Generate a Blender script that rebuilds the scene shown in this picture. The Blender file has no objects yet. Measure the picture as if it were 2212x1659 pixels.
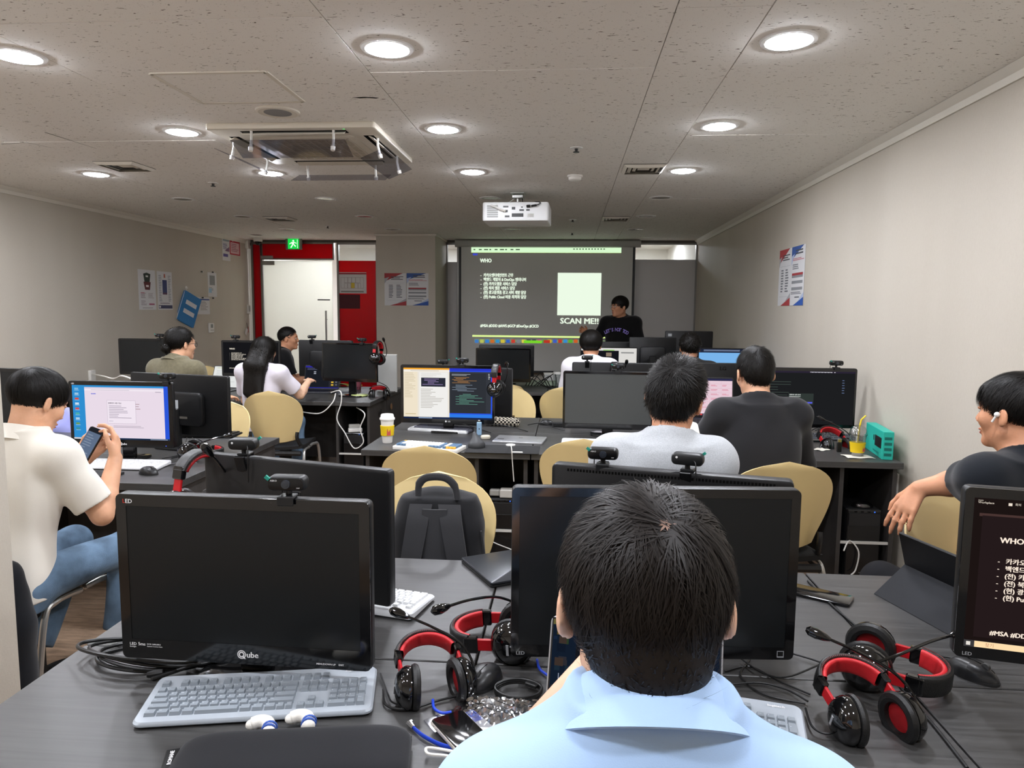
import bpy, bmesh, math, random
import numpy as np
from mathutils import Vector, Matrix, Euler
random.seed(7); np.random.seed(7)
PI = math.pi
scene = bpy.context.scene
COL = scene.collection

# ------------------------------------------------------------------ camera
FOC = 1534.0; CX, CY = 1106.0, 829.5; CAMZ = 1.53
_p = math.atan(158.8 / FOC); _s = math.atan(121.27 * math.cos(_p) / FOC); _r = 0.00916
CF = Vector((-math.sin(_s) * math.cos(_p), math.cos(_s) * math.cos(_p), -math.sin(_p)))
_R0 = Vector((math.cos(_s), math.sin(_s), 0)); _U0 = _R0.cross(CF)
CR = _R0 * math.cos(_r) + _U0 * math.sin(_r); CU = _U0 * math.cos(_r) - _R0 * math.sin(_r)
CAM = Vector((0, 0, CAMZ))
cd = bpy.data.cameras.new('camera'); cam = bpy.data.objects.new('camera', cd); COL.objects.link(cam)
cd.sensor_width = 36.0; cd.lens = 36.0 * FOC / 2212.0; cd.clip_start = 0.05; cd.clip_end = 100
cam.matrix_world = Matrix(((CR.x, CU.x, -CF.x, CAM.x), (CR.y, CU.y, -CF.y, CAM.y), (CR.z, CU.z, -CF.z, CAM.z), (0, 0, 0, 1)))
scene.camera = cam

# ------------------------------------------------------------------ light and exposure
EXPO = 2.2
LAMP_POWER = 60.0        # strength of the lit ceiling downlights
CORRIDOR_POWER = 11.0    # corridor light panels behind the glass partition
wd = bpy.data.worlds.new('world'); scene.world = wd; wd.use_nodes = True
wd.node_tree.nodes['Background'].inputs[0].default_value = (0.6, 0.62, 0.65, 1)
wd.node_tree.nodes['Background'].inputs[1].default_value = 0.02
scene.view_settings.view_transform = 'Standard'; scene.view_settings.look = 'None'
scene.view_settings.gamma = 1.0; scene.view_settings.use_curve_mapping = False
scene.view_settings.exposure = EXPO
scene.cycles.diffuse_bounces = 6; scene.cycles.transparent_max_bounces = 16

# ------------------------------------------------------------------ measuring helpers (world coordinates from heights and depths)
ZD = 0.73; ZC = 2.57; XL = -4.95; XR = 1.865; YF = 10.75; YB = -1.3
def ray(x, y): return CF + CR * ((x - CX) / FOC) - CU * ((y - CY) / FOC)
def onz(x, y, z=ZD): d = ray(x, y); return CAM + d * ((z - CAMZ) / d.z)
def ony(x, y, Y): d = ray(x, y); return CAM + d * (Y / d.y)
def onx(x, y, X): d = ray(x, y); return CAM + d * (X / d.x)

# ------------------------------------------------------------------ materials
def lin(h):
    h = h.lstrip('#'); c = [int(h[i:i + 2], 16) / 255 for i in (0, 2, 4)]
    return tuple(x / 12.92 if x <= .04045 else ((x + .055) / 1.055) ** 2.4 for x in c) + (1.0,)
MATS = {}
def mat(name, col=None, rough=.5, metal=0., spec=.5, emit=None, estr=0., trans=0., alpha=1., coat=0., ior=1.45,
        bump=None, vary=None, sheen=0., sss=0., coord='Object'):
    if name in MATS: return MATS[name]
    m = bpy.data.materials.new(name); m.use_nodes = True; nt = m.node_tree; b = nt.nodes['Principled BSDF']
    c = lin(col) if isinstance(col, str) else (tuple(col) + (1.,))[:4]
    I = b.inputs
    I['Base Color'].default_value = c; I['Roughness'].default_value = rough; I['Metallic'].default_value = metal
    I['Specular IOR Level'].default_value = spec; I['IOR'].default_value = ior
    I['Transmission Weight'].default_value = trans; I['Alpha'].default_value = alpha; I['Coat Weight'].default_value = coat
    I['Coat Roughness'].default_value = .08
    if sheen: I['Sheen Weight'].default_value = sheen
    if sss: I['Subsurface Weight'].default_value = sss; I['Subsurface Radius'].default_value = (.012, .005, .003); I['Subsurface Scale'].default_value = 1.
    if emit is not None:
        I['Emission Color'].default_value = lin(emit) if isinstance(emit, str) else (tuple(emit) + (1.,))[:4]; I['Emission Strength'].default_value = estr
    tc = nt.nodes.new('ShaderNodeTexCoord')
    def tex(scale, stretch=(1, 1, 1), detail=4.):
        mp = nt.nodes.new('ShaderNodeMapping'); mp.inputs['Scale'].default_value = stretch
        nt.links.new(tc.outputs[coord], mp.inputs['Vector'])
        n = nt.nodes.new('ShaderNodeTexNoise'); n.inputs['Scale'].default_value = scale; n.inputs['Detail'].default_value = detail
        nt.links.new(mp.outputs[0], n.inputs['Vector']); return n
    if vary:   # (scale, amount, stretch) lightens and darkens the thing's own colour
        sc, am, *st = vary; n = tex(sc, st[0] if st else (1, 1, 1), 6.)
        mx = nt.nodes.new('ShaderNodeMix'); mx.data_type = 'RGBA'
        mx.inputs[6].default_value = tuple(max(0, x * (1 - am)) for x in c[:3]) + (1,); mx.inputs[7].default_value = tuple(min(1, x * (1 + am)) for x in c[:3]) + (1,)
        rp = nt.nodes.new('ShaderNodeMapRange'); rp.inputs[1].default_value = .3; rp.inputs[2].default_value = .7
        nt.links.new(n.outputs['Fac'], rp.inputs[0]); nt.links.new(rp.outputs[0], mx.inputs[0]); nt.links.new(mx.outputs[2], I['Base Color'])
    if bump:
        sc, am, *st = bump; n = tex(sc, st[0] if st else (1, 1, 1), 3.)
        bp = nt.nodes.new('ShaderNodeBump'); bp.inputs['Strength'].default_value = am; bp.inputs['Distance'].default_value = .004
        nt.links.new(n.outputs['Fac'], bp.inputs['Height']); nt.links.new(bp.outputs[0], I['Normal'])
    MATS[name] = m
    return m
def glow(name, col, s=1.0):
    if name in MATS: return MATS[name]
    m = bpy.data.materials.new(name); m.use_nodes = True; nt = m.node_tree; nt.nodes.clear()
    o = nt.nodes.new('ShaderNodeOutputMaterial'); e = nt.nodes.new('ShaderNodeEmission')
    e.inputs[0].default_value = lin(col) if isinstance(col, str) else (tuple(col) + (1.,))[:4]; e.inputs[1].default_value = s
    nt.links.new(e.outputs[0], o.inputs[0]); MATS[name] = m
    return m

def sglow(name, col, s=1.0): return glow(name, col, s / 2 ** EXPO)   # brightness at this exposure of displays, small lamps and the slide's painted projector light

# ------------------------------------------------------------------ mesh building
class MB:
    def __init__(s): s.v = []; s.f = []; s.M = Matrix()
    def at(s, M): s.M = M; return s
    def add(s, vs, fs):
        n = len(s.v); M = s.M
        s.v += [tuple(M @ Vector(p)) for p in vs]; s.f += [tuple(i + n for i in f) for f in fs]; return s
    def box(s, x0, x1, y0, y1, z0, z1, bev=0., seg=1):
        if bev <= 0:
            return s.add([(x0, y0, z0), (x1, y0, z0), (x1, y1, z0), (x0, y1, z0), (x0, y0, z1), (x1, y0, z1), (x1, y1, z1), (x0, y1, z1)],
                         [(0, 3, 2, 1), (4, 5, 6, 7), (0, 1, 5, 4), (1, 2, 6, 5), (2, 3, 7, 6), (3, 0, 4, 7)])
        bm = bmesh.new(); bmesh.ops.create_cube(bm, size=1)
        for v in bm.verts: v.co = Vector(((x0 + x1) / 2 + v.co.x * (x1 - x0), (y0 + y1) / 2 + v.co.y * (y1 - y0), (z0 + z1) / 2 + v.co.z * (z1 - z0)))
        bmesh.ops.bevel(bm, geom=bm.edges[:], offset=bev, segments=seg, affect='EDGES', profile=.5)
        return s.bm(bm)
    def bm(s, bm):
        bm.verts.index_update(); s.add([v.co.copy() for v in bm.verts], [[v.index for v in f.verts] for f in bm.faces]); bm.free(); return s
    def prism(s, poly, z0, z1, ax='z'):
        n = len(poly)
        g = {'z': lambda p, h: (p[0], p[1], h), 'y': lambda p, h: (p[0], h, p[1]), 'x': lambda p, h: (h, p[0], p[1])}[ax]
        return s.add([g(p, z0) for p in poly] + [g(p, z1) for p in poly],
                     [tuple(range(n))[::-1], tuple(range(n, 2 * n))] + [(i, (i + 1) % n, n + (i + 1) % n, n + i) for i in range(n)])
    def slab(s, poly, z0, z1, bev, ax='z', seg=2):
        """an extruded outline with rounded rims"""
        n = len(poly); c = Vector((sum(p[0] for p in poly) / n, sum(p[1] for p in poly) / n)); P = [Vector(p[:2]) for p in poly]
        def inset(d):
            out = []
            for i in range(n):
                a, b, e = P[i - 1], P[i], P[(i + 1) % n]
                t = (e - a); t = t.normalized() if t.length > 1e-9 else Vector((1, 0)); nr = Vector((-t.y, t.x))
                if nr.dot(c - b) < 0: nr = -nr
                out.append(b + nr * d)
            return out
        rings = []
        for k in range(seg + 1):
            a = k / seg * PI / 2; rings.append((inset(bev * (1 - math.sin(a))), z0 + bev * (1 - math.cos(a))))
        for k in range(seg, -1, -1):
            a = k / seg * PI / 2; rings.append((inset(bev * (1 - math.sin(a))), z1 - bev * (1 - math.cos(a))))
        g = {'z': lambda p, h: (p[0], p[1], h), 'y': lambda p, h: (p[0], h, p[1]), 'x': lambda p, h: (h, p[0], p[1])}[ax]
        vs = [g(p, h) for r, h in rings for p in r]; fs = [tuple(range(n))[::-1], tuple(range(len(vs) - n, len(vs)))]
        for k in range(len(rings) - 1):
            fs += [(k * n + i, k * n + (i + 1) % n, (k + 1) * n + (i + 1) % n, (k + 1) * n + i) for i in range(n)]
        return s.add(vs, fs)
    def tube(s, pts, r, n=8, closed=False, cap=True, flat=None):
        P = [Vector(p) for p in pts]; m = len(P); rs = r if isinstance(r, (list, tuple)) else [r] * m
        T = []
        for i in range(m):
            a = P[i - 1] if (i > 0 or closed) else P[0]; b = P[(i + 1) % m] if (i < m - 1 or closed) else P[-1]
            d = b - a; T.append(d.normalized() if d.length > 1e-9 else Vector((0, 0, 1)))
        up = Vector((0, 0, 1)) if abs(T[0].z) < .9 else Vector((1, 0, 0))
        N = (up - T[0] * up.dot(T[0])).normalized(); vs = []
        for i in range(m):
            N = N - T[i] * N.dot(T[i]); N = N.normalized() if N.length > 1e-6 else T[i].orthogonal().normalized()
            B = T[i].cross(N)
            for k in range(n):
                a = 2 * PI * k / n; sx = flat or 1.
                vs.append(P[i] + (N * math.cos(a) + B * math.sin(a) * sx) * rs[i])
        fs = []
        for i in range(m if closed else m - 1):
            j = (i + 1) % m
            fs += [(i * n + k, i * n + (k + 1) % n, j * n + (k + 1) % n, j * n + k) for k in range(n)]
        if cap and not closed: fs += [tuple(range(n))[::-1], tuple(range((m - 1) * n, m * n))]
        return s.add(vs, fs)
    def cyl(s, p0, p1, r0, r1=None, n=16): return s.tube([p0, p1], [r0, r0 if r1 is None else r1], n)
    def lathe(s, prof, n=24, ax='z'):
        vs = []; m = len(prof)
        for r, z in prof:
            for k in range(n):
                a = 2 * PI * k / n; p = (r * math.cos(a), r * math.sin(a), z)
                vs.append(p if ax == 'z' else ((p[0], -p[2], p[1]) if ax == 'y' else (p[2], p[0], p[1])))
        fs = [(i * n + k, i * n + (k + 1) % n, (i + 1) * n + (k + 1) % n, (i + 1) * n + k) for i in range(m - 1) for k in range(n)]
        if prof[0][0] > 1e-6: fs.append(tuple(range(n))[::-1])
        if prof[-1][0] > 1e-6: fs.append(tuple(range((m - 1) * n, m * n)))
        return s.add(vs, fs)
    def grid(s, fn, nu, nv, thick=0.):
        P = [[Vector(fn(i / nu, j / nv)) for i in range(nu + 1)] for j in range(nv + 1)]
        vs = [p for row in P for p in row]; w = nu + 1
        fs = [(j * w + i, j * w + i + 1, (j + 1) * w + i + 1, (j + 1) * w + i) for j in range(nv) for i in range(nu)]
        if thick:
            k = len(vs); off = []
            for j in range(nv + 1):
                for i in range(nu + 1):
                    du = P[j][min(i + 1, nu)] - P[j][max(i - 1, 0)]; dv = P[min(j + 1, nv)][i] - P[max(j - 1, 0)][i]
                    nn = du.cross(dv); nn = nn.normalized() if nn.length > 1e-12 else Vector((0, 0, 1)); off.append(P[j][i] + nn * thick)
            vs += off; fs = [f[::-1] for f in fs] + [tuple(a + k for a in f) for f in fs]
            bd = [i for i in range(w)] + [j * w + nu for j in range(1, nv + 1)] + [nv * w + i for i in range(nu - 1, -1, -1)] + [j * w for j in range(nv - 1, 0, -1)]
            fs += [(bd[i], bd[(i + 1) % len(bd)], bd[(i + 1) % len(bd)] + k, bd[i] + k) for i in range(len(bd))]
        return s.add(vs, fs)
    def ball(s, c, r, nu=16, nv=10):
        r = r if isinstance(r, (tuple, list)) else (r, r, r)
        vs = [(c[0], c[1], c[2] - r[2])]; 
        for j in range(1, nv):
            t = -PI / 2 + PI * j / nv
            vs += [(c[0] + r[0] * math.cos(t) * math.cos(2 * PI * i / nu), c[1] + r[1] * math.cos(t) * math.sin(2 * PI * i / nu), c[2] + r[2] * math.sin(t)) for i in range(nu)]
        vs.append((c[0], c[1], c[2] + r[2])); L = len(vs) - 1
        fs = [(0, 1 + (i + 1) % nu, 1 + i) for i in range(nu)] + [(L, L - nu + i, L - nu + (i + 1) % nu) for i in range(nu)]
        for j in range(nv - 2):
            fs += [(1 + j * nu + i, 1 + j * nu + (i + 1) % nu, 1 + (j + 1) * nu + (i + 1) % nu, 1 + (j + 1) * nu + i) for i in range(nu)]
        return s.add(vs, fs)
    def build(s, name, m, parent=None, smooth=35., loc=None, rot=None):
        me = bpy.data.meshes.new(name); me.from_pydata(s.v, [], s.f); me.update()
        return link(name, me, m, parent, smooth, loc, rot)
def link(name, me, m, parent=None, smooth=35., loc=None, rot=None):
    if m is not None and not me.materials: me.materials.append(m)
    if smooth and len(me.polygons):
        me.polygons.foreach_set('use_smooth', [True] * len(me.polygons))
        if smooth < 180: me.set_sharp_from_angle(angle=math.radians(smooth))
    o = bpy.data.objects.new(name, me); COL.objects.link(o)
    if parent is not None: o.parent = parent
    if loc is not None: o.location = loc
    if rot is not None: o.rotation_euler = rot
    return o
def rrect(w, h, r, n=4, cx=0., cy=0.):
    P = []
    for (sx, sy, a0) in ((1, 1, 0), (-1, 1, 90), (-1, -1, 180), (1, -1, 270)):
        for k in range(n + 1):
            a = math.radians(a0 + 90 * k / n); P.append((cx + sx * (w / 2 - r) + r * math.cos(a), cy + sy * (h / 2 - r) + r * math.sin(a)))
    return P
def spline(pts, n=8, closed=False):
    P = [Vector(p) for p in pts]; m = len(P); out = []
    for i in range(m if closed else m - 1):
        a = P[i - 1] if (i or closed) else P[0]; b = P[i]; c = P[(i + 1) % m]; d = P[(i + 2) % m] if (closed or i + 2 < m) else P[-1]
        for k in range(n):
            t = k / n
            out.append(.5 * (2 * b + (c - a) * t + (2 * a - 5 * b + 4 * c - d) * t * t + (3 * b - a - 3 * c + d) * t ** 3))
    if not closed: out.append(P[-1])
    return out
def tag(o, label=None, cat=None, group=None, kind=None):
    if label: o['label'] = label
    if cat: o['category'] = cat
    if group: o['group'] = group
    if kind: o['kind'] = kind
    return o
def thing(name, label, cat, loc=(0, 0, 0), rotz=0., group=None, rot=None):
    o = bpy.data.objects.new(name, None); COL.objects.link(o); o.empty_display_size = .05
    o.location = loc; o.rotation_euler = rot if rot is not None else (0, 0, rotz)
    return tag(o, label, cat, group)
def copy_tree(o, parent=None):
    c = o.copy(); COL.objects.link(c)
    if parent is not None: c.parent = parent
    for ch in o.children: copy_tree(ch, c)
    return c
def place(proto, used, loc, rot, label, group=None):
    """first use moves the pattern itself, later ones copy it with its parts"""
    o = copy_tree(proto) if proto.name in used else proto
    used.add(proto.name); o.location = loc
    o.rotation_euler = rot if isinstance(rot, (tuple, list, Euler)) else (0, 0, rot); tag(o, label, None, group); return o
_txt = {}
def text_mesh(s, size, bold=0., align='LEFT', res=3):
    k = (s, bold, align, res)
    if k not in _txt:
        c = bpy.data.curves.new('lettering', 'FONT'); c.body = s; c.size = 1.; c.offset = bold; c.align_x = align; c.resolution_u = res
        o = bpy.data.objects.new('lettering', c); COL.objects.link(o)
        me = bpy.data.meshes.new_from_object(o.evaluated_get(bpy.context.evaluated_depsgraph_get()))
        _txt[k] = ([v.co.copy() for v in me.vertices], [tuple(p.vertices) for p in me.polygons])
        bpy.data.objects.remove(o); bpy.data.curves.remove(c); bpy.data.meshes.remove(me)
    return _txt[k]
def put_text(mb, s, x, z, size, y=0., bold=.015, align='LEFT', sx=1., frame='xz', res=2):
    """lettering laid on the x-z plane facing -y (or flat on x-y)"""
    vs, fs = text_mesh(s, size, 0., align, res); q = bold * 1.6
    for i, (dx, dz) in enumerate(((0, 0), (q, 0), (-q, 0), (0, q * .7)) if bold > .012 else ((0, 0),)):   # heavier strokes from shifted layers
        e = .00003 * i
        if frame == 'xz': mb.add([(x + (v.x * sx + dx) * size, y - e, z + (v.y + dz) * size) for v in vs], fs)
        else: mb.add([(x + (v.x * sx + dx) * size, z + (v.y + dz) * size, y + e) for v in vs], fs)
    return mb
def quad(mb, x0, x1, z0, z1, y): return mb.add([(x0, y, z0), (x1, y, z0), (x1, y, z1), (x0, y, z1)], [(0, 1, 2, 3)])
def cable(name, label, pts, r=.0022, m=None, n=6, sub=6, closed=False):
    o = MB().tube(spline(pts, sub, closed), r, n, closed).build(name, m or MATS['cable_black'])
    return tag(o, label, 'cable')
# ================================================================== surfaces
def ceiling_mat():
    m = bpy.data.materials.new('ceiling_tile'); m.use_nodes = True; nt = m.node_tree; b = nt.nodes['Principled BSDF']; N = nt.nodes.new; L = nt.links.new
    b.inputs['Roughness'].default_value = .92; b.inputs['Specular IOR Level'].default_value = .15
    tc = N('ShaderNodeTexCoord'); outs = []
    for st, sc, th in (((36, 100, 1), 1.0, .66), ((110, 220, 1), 1.0, .69)):
        mp = N('ShaderNodeMapping'); mp.inputs['Scale'].default_value = st; L(tc.outputs['Object'], mp.inputs[0])
        n = N('ShaderNodeTexNoise'); n.inputs['Scale'].default_value = sc; n.inputs['Detail'].default_value = 2.5; n.inputs['Distortion'].default_value = .6
        L(mp.outputs[0], n.inputs[0]); r = N('ShaderNodeMapRange'); r.inputs[1].default_value = th; r.inputs[2].default_value = th + .05
        L(n.outputs['Fac'], r.inputs[0]); outs.append(r)
    mx = N('ShaderNodeMath'); mx.operation = 'MAXIMUM'; L(outs[0].outputs[0], mx.inputs[0]); L(outs[1].outputs[0], mx.inputs[1])
    c = N('ShaderNodeMix'); c.data_type = 'RGBA'; c.inputs[6].default_value = lin('#f0eee9'); c.inputs[7].default_value = lin('#6b6256')
    L(mx.outputs[0], c.inputs[0]); L(c.outputs[2], b.inputs['Base Color'])
    bp = N('ShaderNodeBump'); bp.inputs['Strength'].default_value = .3; bp.inputs['Distance'].default_value = .002; bp.invert = True
    L(mx.outputs[0], bp.inputs['Height']); L(bp.outputs[0], b.inputs['Normal']); MATS['ceiling_tile'] = m; return m
def wallpaper_mat():
    m = bpy.data.materials.new('wallpaper'); m.use_nodes = True; nt = m.node_tree; b = nt.nodes['Principled BSDF']; N = nt.nodes.new; L = nt.links.new
    b.inputs['Roughness'].default_value = .62; b.inputs['Specular IOR Level'].default_value = .35
    tc = N('ShaderNodeTexCoord'); ns = []
    for st in ((140, 140, 900), (900, 900, 60), (2.2, 2.2, .3)):
        mp = N('ShaderNodeMapping'); mp.inputs['Scale'].default_value = st; L(tc.outputs['Object'], mp.inputs[0])
        n = N('ShaderNodeTexNoise'); n.inputs['Scale'].default_value = 1.; n.inputs['Detail'].default_value = 2.; L(mp.outputs[0], n.inputs[0]); ns.append(n)
    a = N('ShaderNodeMath'); a.operation = 'ADD'; L(ns[0].outputs['Fac'], a.inputs[0]); L(ns[1].outputs['Fac'], a.inputs[1])
    a2 = N('ShaderNodeMath'); a2.operation = 'ADD'; L(a.outputs[0], a2.inputs[0]); L(ns[2].outputs['Fac'], a2.inputs[1])
    r = N('ShaderNodeMapRange'); r.inputs[1].default_value = 1.1; r.inputs[2].default_value = 1.9; L(a2.outputs[0], r.inputs[0])
    c = N('ShaderNodeMix'); c.data_type = 'RGBA'; c.inputs[6].default_value = lin('#beb6a8'); c.inputs[7].default_value = lin('#cac3b6')
    L(r.outputs[0], c.inputs[0]); L(c.outputs[2], b.inputs['Base Color'])
    bp = N('ShaderNodeBump'); bp.inputs['Strength'].default_value = .35; bp.inputs['Distance'].default_value = .002
    L(a.outputs[0], bp.inputs['Height']); L(bp.outputs[0], b.inputs['Normal']); MATS['wallpaper'] = m; return m
def translucent_mat(name, col, tcol, mix=.6, rough=.25, gloss=.06):
    m = bpy.data.materials.new(name); m.use_nodes = True; nt = m.node_tree; nt.nodes.clear(); N = nt.nodes.new; L = nt.links.new
    o = N('ShaderNodeOutputMaterial'); d = N('ShaderNodeBsdfDiffuse'); t = N('ShaderNodeBsdfTranslucent'); g = N('ShaderNodeBsdfGlossy')
    d.inputs[0].default_value = lin(col); t.inputs[0].default_value = lin(tcol); g.inputs['Roughness'].default_value = rough
    a = N('ShaderNodeMixShader'); a.inputs[0].default_value = mix; L(d.outputs[0], a.inputs[1]); L(t.outputs[0], a.inputs[2])
    b = N('ShaderNodeMixShader'); b.inputs[0].default_value = gloss; L(a.outputs[0], b.inputs[1]); L(g.outputs[0], b.inputs[2])
    L(b.outputs[0], o.inputs[0]); MATS[name] = m; return m
def clear_mat(name, tint='#f4f7f7', gloss=.08, rough=.03):
    m = bpy.data.materials.new(name); m.use_nodes = True; nt = m.node_tree; nt.nodes.clear(); N = nt.nodes.new; L = nt.links.new
    o = N('ShaderNodeOutputMaterial'); t = N('ShaderNodeBsdfTransparent'); g = N('ShaderNodeBsdfGlossy'); a = N('ShaderNodeMixShader')
    t.inputs[0].default_value = lin(tint); g.inputs['Roughness'].default_value = rough; a.inputs[0].default_value = gloss
    L(t.outputs[0], a.inputs[1]); L(g.outputs[0], a.inputs[2]); L(a.outputs[0], o.inputs[0]); MATS[name] = m; return m
ceiling_mat(); wallpaper_mat()
mat('floor', '#86705c', .55, spec=.3, vary=(9, .35, (1, 5, 1)), bump=(120, .2))
mat('trim', '#ddd8cc', .5); mat('white_plastic', '#e6e4de', .4); mat('white_metal', '#e8e8e6', .35, spec=.6)
mat('grey_metal', '#8d8b86', .35, .8); mat('chrome', '#c9c9c9', .18, 1.); mat('black_metal', '#161616', .4)
mat('dark_hole', '#0b0a09', .9, spec=.1); mat('corridor_white', '#e9e7e0', .7); mat('steel', '#a9a8a4', .3, 1.)
translucent_mat('red_film', '#6a0619', '#c2002a', .5, .25, .02); translucent_mat('frosted', '#eef0ea', '#f6f6ee', .62, .2, .04)
translucent_mat('grey_film', '#d2d2d0', '#b0adac', .35, .3, .04); clear_mat('clear_glass')
clear_mat('acrylic', '#d9d9de', .10, .05)
mat('cable_black', '#131313', .45); mat('cable_white', '#e4e2dc', .45); mat('cable_grey', '#4a4a4a', .5); mat('cable_blue', '#2145c4', .45); mat('cable_yellow', '#e2c800', .5)

# ================================================================== the room
def struct(o): return tag(o, kind='structure')
fl = struct(MB().box(XL - .1, XR + .1, YB - .1, YF + 3.3, -.1, 0).build('floor', MATS['floor'], smooth=0))
wl = struct(MB().box(XL - .12, XL, YB, YF, 0, ZC).build('wall_left', MATS['wallpaper'], smooth=0))
wr = struct(MB().box(XR, XR + .12, YB, YF, 0, ZC).build('wall_right', MATS['wallpaper'], smooth=0))
wb = struct(MB().box(XL, XR, YB - .12, YB, 0, ZC).build('wall_back', MATS['wallpaper'], smooth=0))
# ceiling: panels with open joints under a dark plenum board
cl = struct(MB().box(XL - .1, XR + .1, YB - .1, YF + .1, ZC + .03, ZC + .08).build('ceiling', mat('plenum', '#4b463f', .9), smooth=0))
SX = [XL, -3.62, -2.215, -.895, .352, .674, XR]; G = .0022
ACX, ACY = -1.585, 4.49
for i in range(6):
    y = YB; ys = [YB] + [.2 + 1.2 * k + (.6 if i % 2 else 0) for k in range(9)] + [YF]
    for a, b in zip(ys[:-1], ys[1:]):
        dz = random.uniform(-.001, .001)
        if i == 2 and a < 2.4 + .6 < b + .6 and False: continue
        t = MB().box(SX[i] + G, SX[i + 1] - G, a + G * .6, b - G * .6, ZC + dz, ZC + .02 + dz).build('ceiling_tile', MATS['ceiling_tile'], cl, 0)
# crown trims
for n, X, s in (('trim_1', XL, 1), ('trim_2', XR, -1)):
    pr = [(X, ZC - .06), (X + s * .012, ZC - .06), (X + s * .02, ZC - .03), (X + s * .05, ZC - .008), (X + s * .055, ZC - .001), (X, ZC - .001)]
    struct(MB().prism([(p[0], p[1]) for p in pr], YB, YF, 'y').build(n, MATS['trim'], smooth=30))
# near wall end beside the first desk
pe = ony(28, 1200, 2.05)
struct(MB().box(-2.3, pe.x, 1.85, 2.05, 0, ZC, .004).build('pillar_beside_desk', MATS['wallpaper'], smooth=0))
# far pillar
struct(MB().box(-2.683, -1.851, 9.82, YF + .1, 0, ZC - .002).build('pillar', MATS['wallpaper'], smooth=0))
struct(MB().box(-2.70, -1.835, 9.80, YF, ZC - .03, ZC - .003).build('trim_3', MATS['trim'], smooth=0))

# ---------------------------------------------------------------- far glass partition
def PX(x, y=600, Y=YF): return ony(x, y, Y).x
def PZ(y, x=700, Y=YF): return ony(x, y, Y).z
def framed(name, x0, x1, z0, z1, panes, fw=.03, mf=None):
    """panes: (part name, za, zb, material)"""
    o = thing(name, None, None, ((x0 + x1) / 2, YF, z0)); o['kind'] = 'structure'; w = (x1 - x0) / 2
    f = MB(); h = z1 - z0
    for s in (-1, 1): f.box(s * w - fw / 2, s * w + fw / 2, -.03, .03, 0, h)
    f.box(-w, w, -.03, .03, h - fw, h); f.box(-w, w, -.03, .03, 0, fw)
    f.build('window_frame', mf or MATS['grey_metal'], o, 0)
    for pn, a, b, m in panes: MB().box(-w + fw / 2, w - fw / 2, -.006, .006, a - z0, b - z0).build(pn, m, o, 0)
    return o
xa, xb, xc, xd, xe = PX(547), PX(567), PX(722), PX(731), PX(815)
ztop = ZC - .035; zdoor = PZ(563)
struct(MB().box(XL, -2.683, YF - .04, YF + .06, ztop, ZC).build('trim_4', mat('frame_dark', '#5b5750', .5), smooth=0))
struct(MB().box(-1.851, XR, YF - .04, YF + .06, ztop, ZC).build('trim_5', MATS['frame_dark'], smooth=0))
framed('window_1', xa, xb, 0, ztop, [('pane', .03, ztop - .03, MATS['red_film'])])
framed('window_2', xb, xc, zdoor + .01, ztop, [('pane', zdoor + .03, ztop - .02, MATS['red_film'])], .02)
framed('window_3', xd, xe, 0, ztop, [('upper_pane', PZ(563), ztop - .02, MATS['clear_glass']), ('lower_pane', .03, PZ(563), MATS['red_film'])])
framed('window_4', -1.85, PX(990), 0, ztop, [('upper_pane', PZ(565), ztop - .02, MATS['clear_glass']), ('lower_pane', .03, PZ(565), MATS['grey_film'])])
framed('window_5', PX(1368), XR - .01, 0, ztop, [('upper_pane', PZ(561, 1430), ztop - .02, MATS['clear_glass']), ('lower_pane', .03, PZ(561, 1430), MATS['grey_film'])], .025)
struct(MB().box(PX(990) + .02, PX(1368) - .02, YF, YF + .08, 0, ztop).build('wall_far', MATS['wallpaper'], smooth=0))
d = thing('door_1', None, None, ((xb + xc) / 2, YF - .01, 0)); d['kind'] = 'structure'
dw = (xc - xb) / 2 - .025
MB().box(-dw, dw, -.006, .006, .01, zdoor - .005).build('door_pane', MATS['frosted'], d, 0)
MB().box(-dw - .02, -dw + .18, -.02, .02, zdoor - .07, zdoor - .01).build('patch_fitting', MATS['steel'], d, 0)
MB().box(-dw - .02, -dw + .17, -.06, -.02, zdoor + .02, zdoor + .07, .006).build('door_closer', MATS['steel'], d)
hb = MB(); hx = PX(706) - d.location.x
hb.cyl((hx, -.06, PZ(780)), (hx, -.06, PZ(671)), .014); hb.cyl((hx, -.06, PZ(690)), (hx, 0, PZ(690)), .008); hb.cyl((hx, -.06, PZ(765)), (hx, 0, PZ(765)), .008)
hb.build('door_handle', MATS['steel'], d)
MB().box(PX(686) - d.location.x, PX(713) - d.location.x, -.009, -.0065, PZ(649), PZ(646.5)).build('door_sticker', MATS['black_metal'], d, 0)
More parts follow.
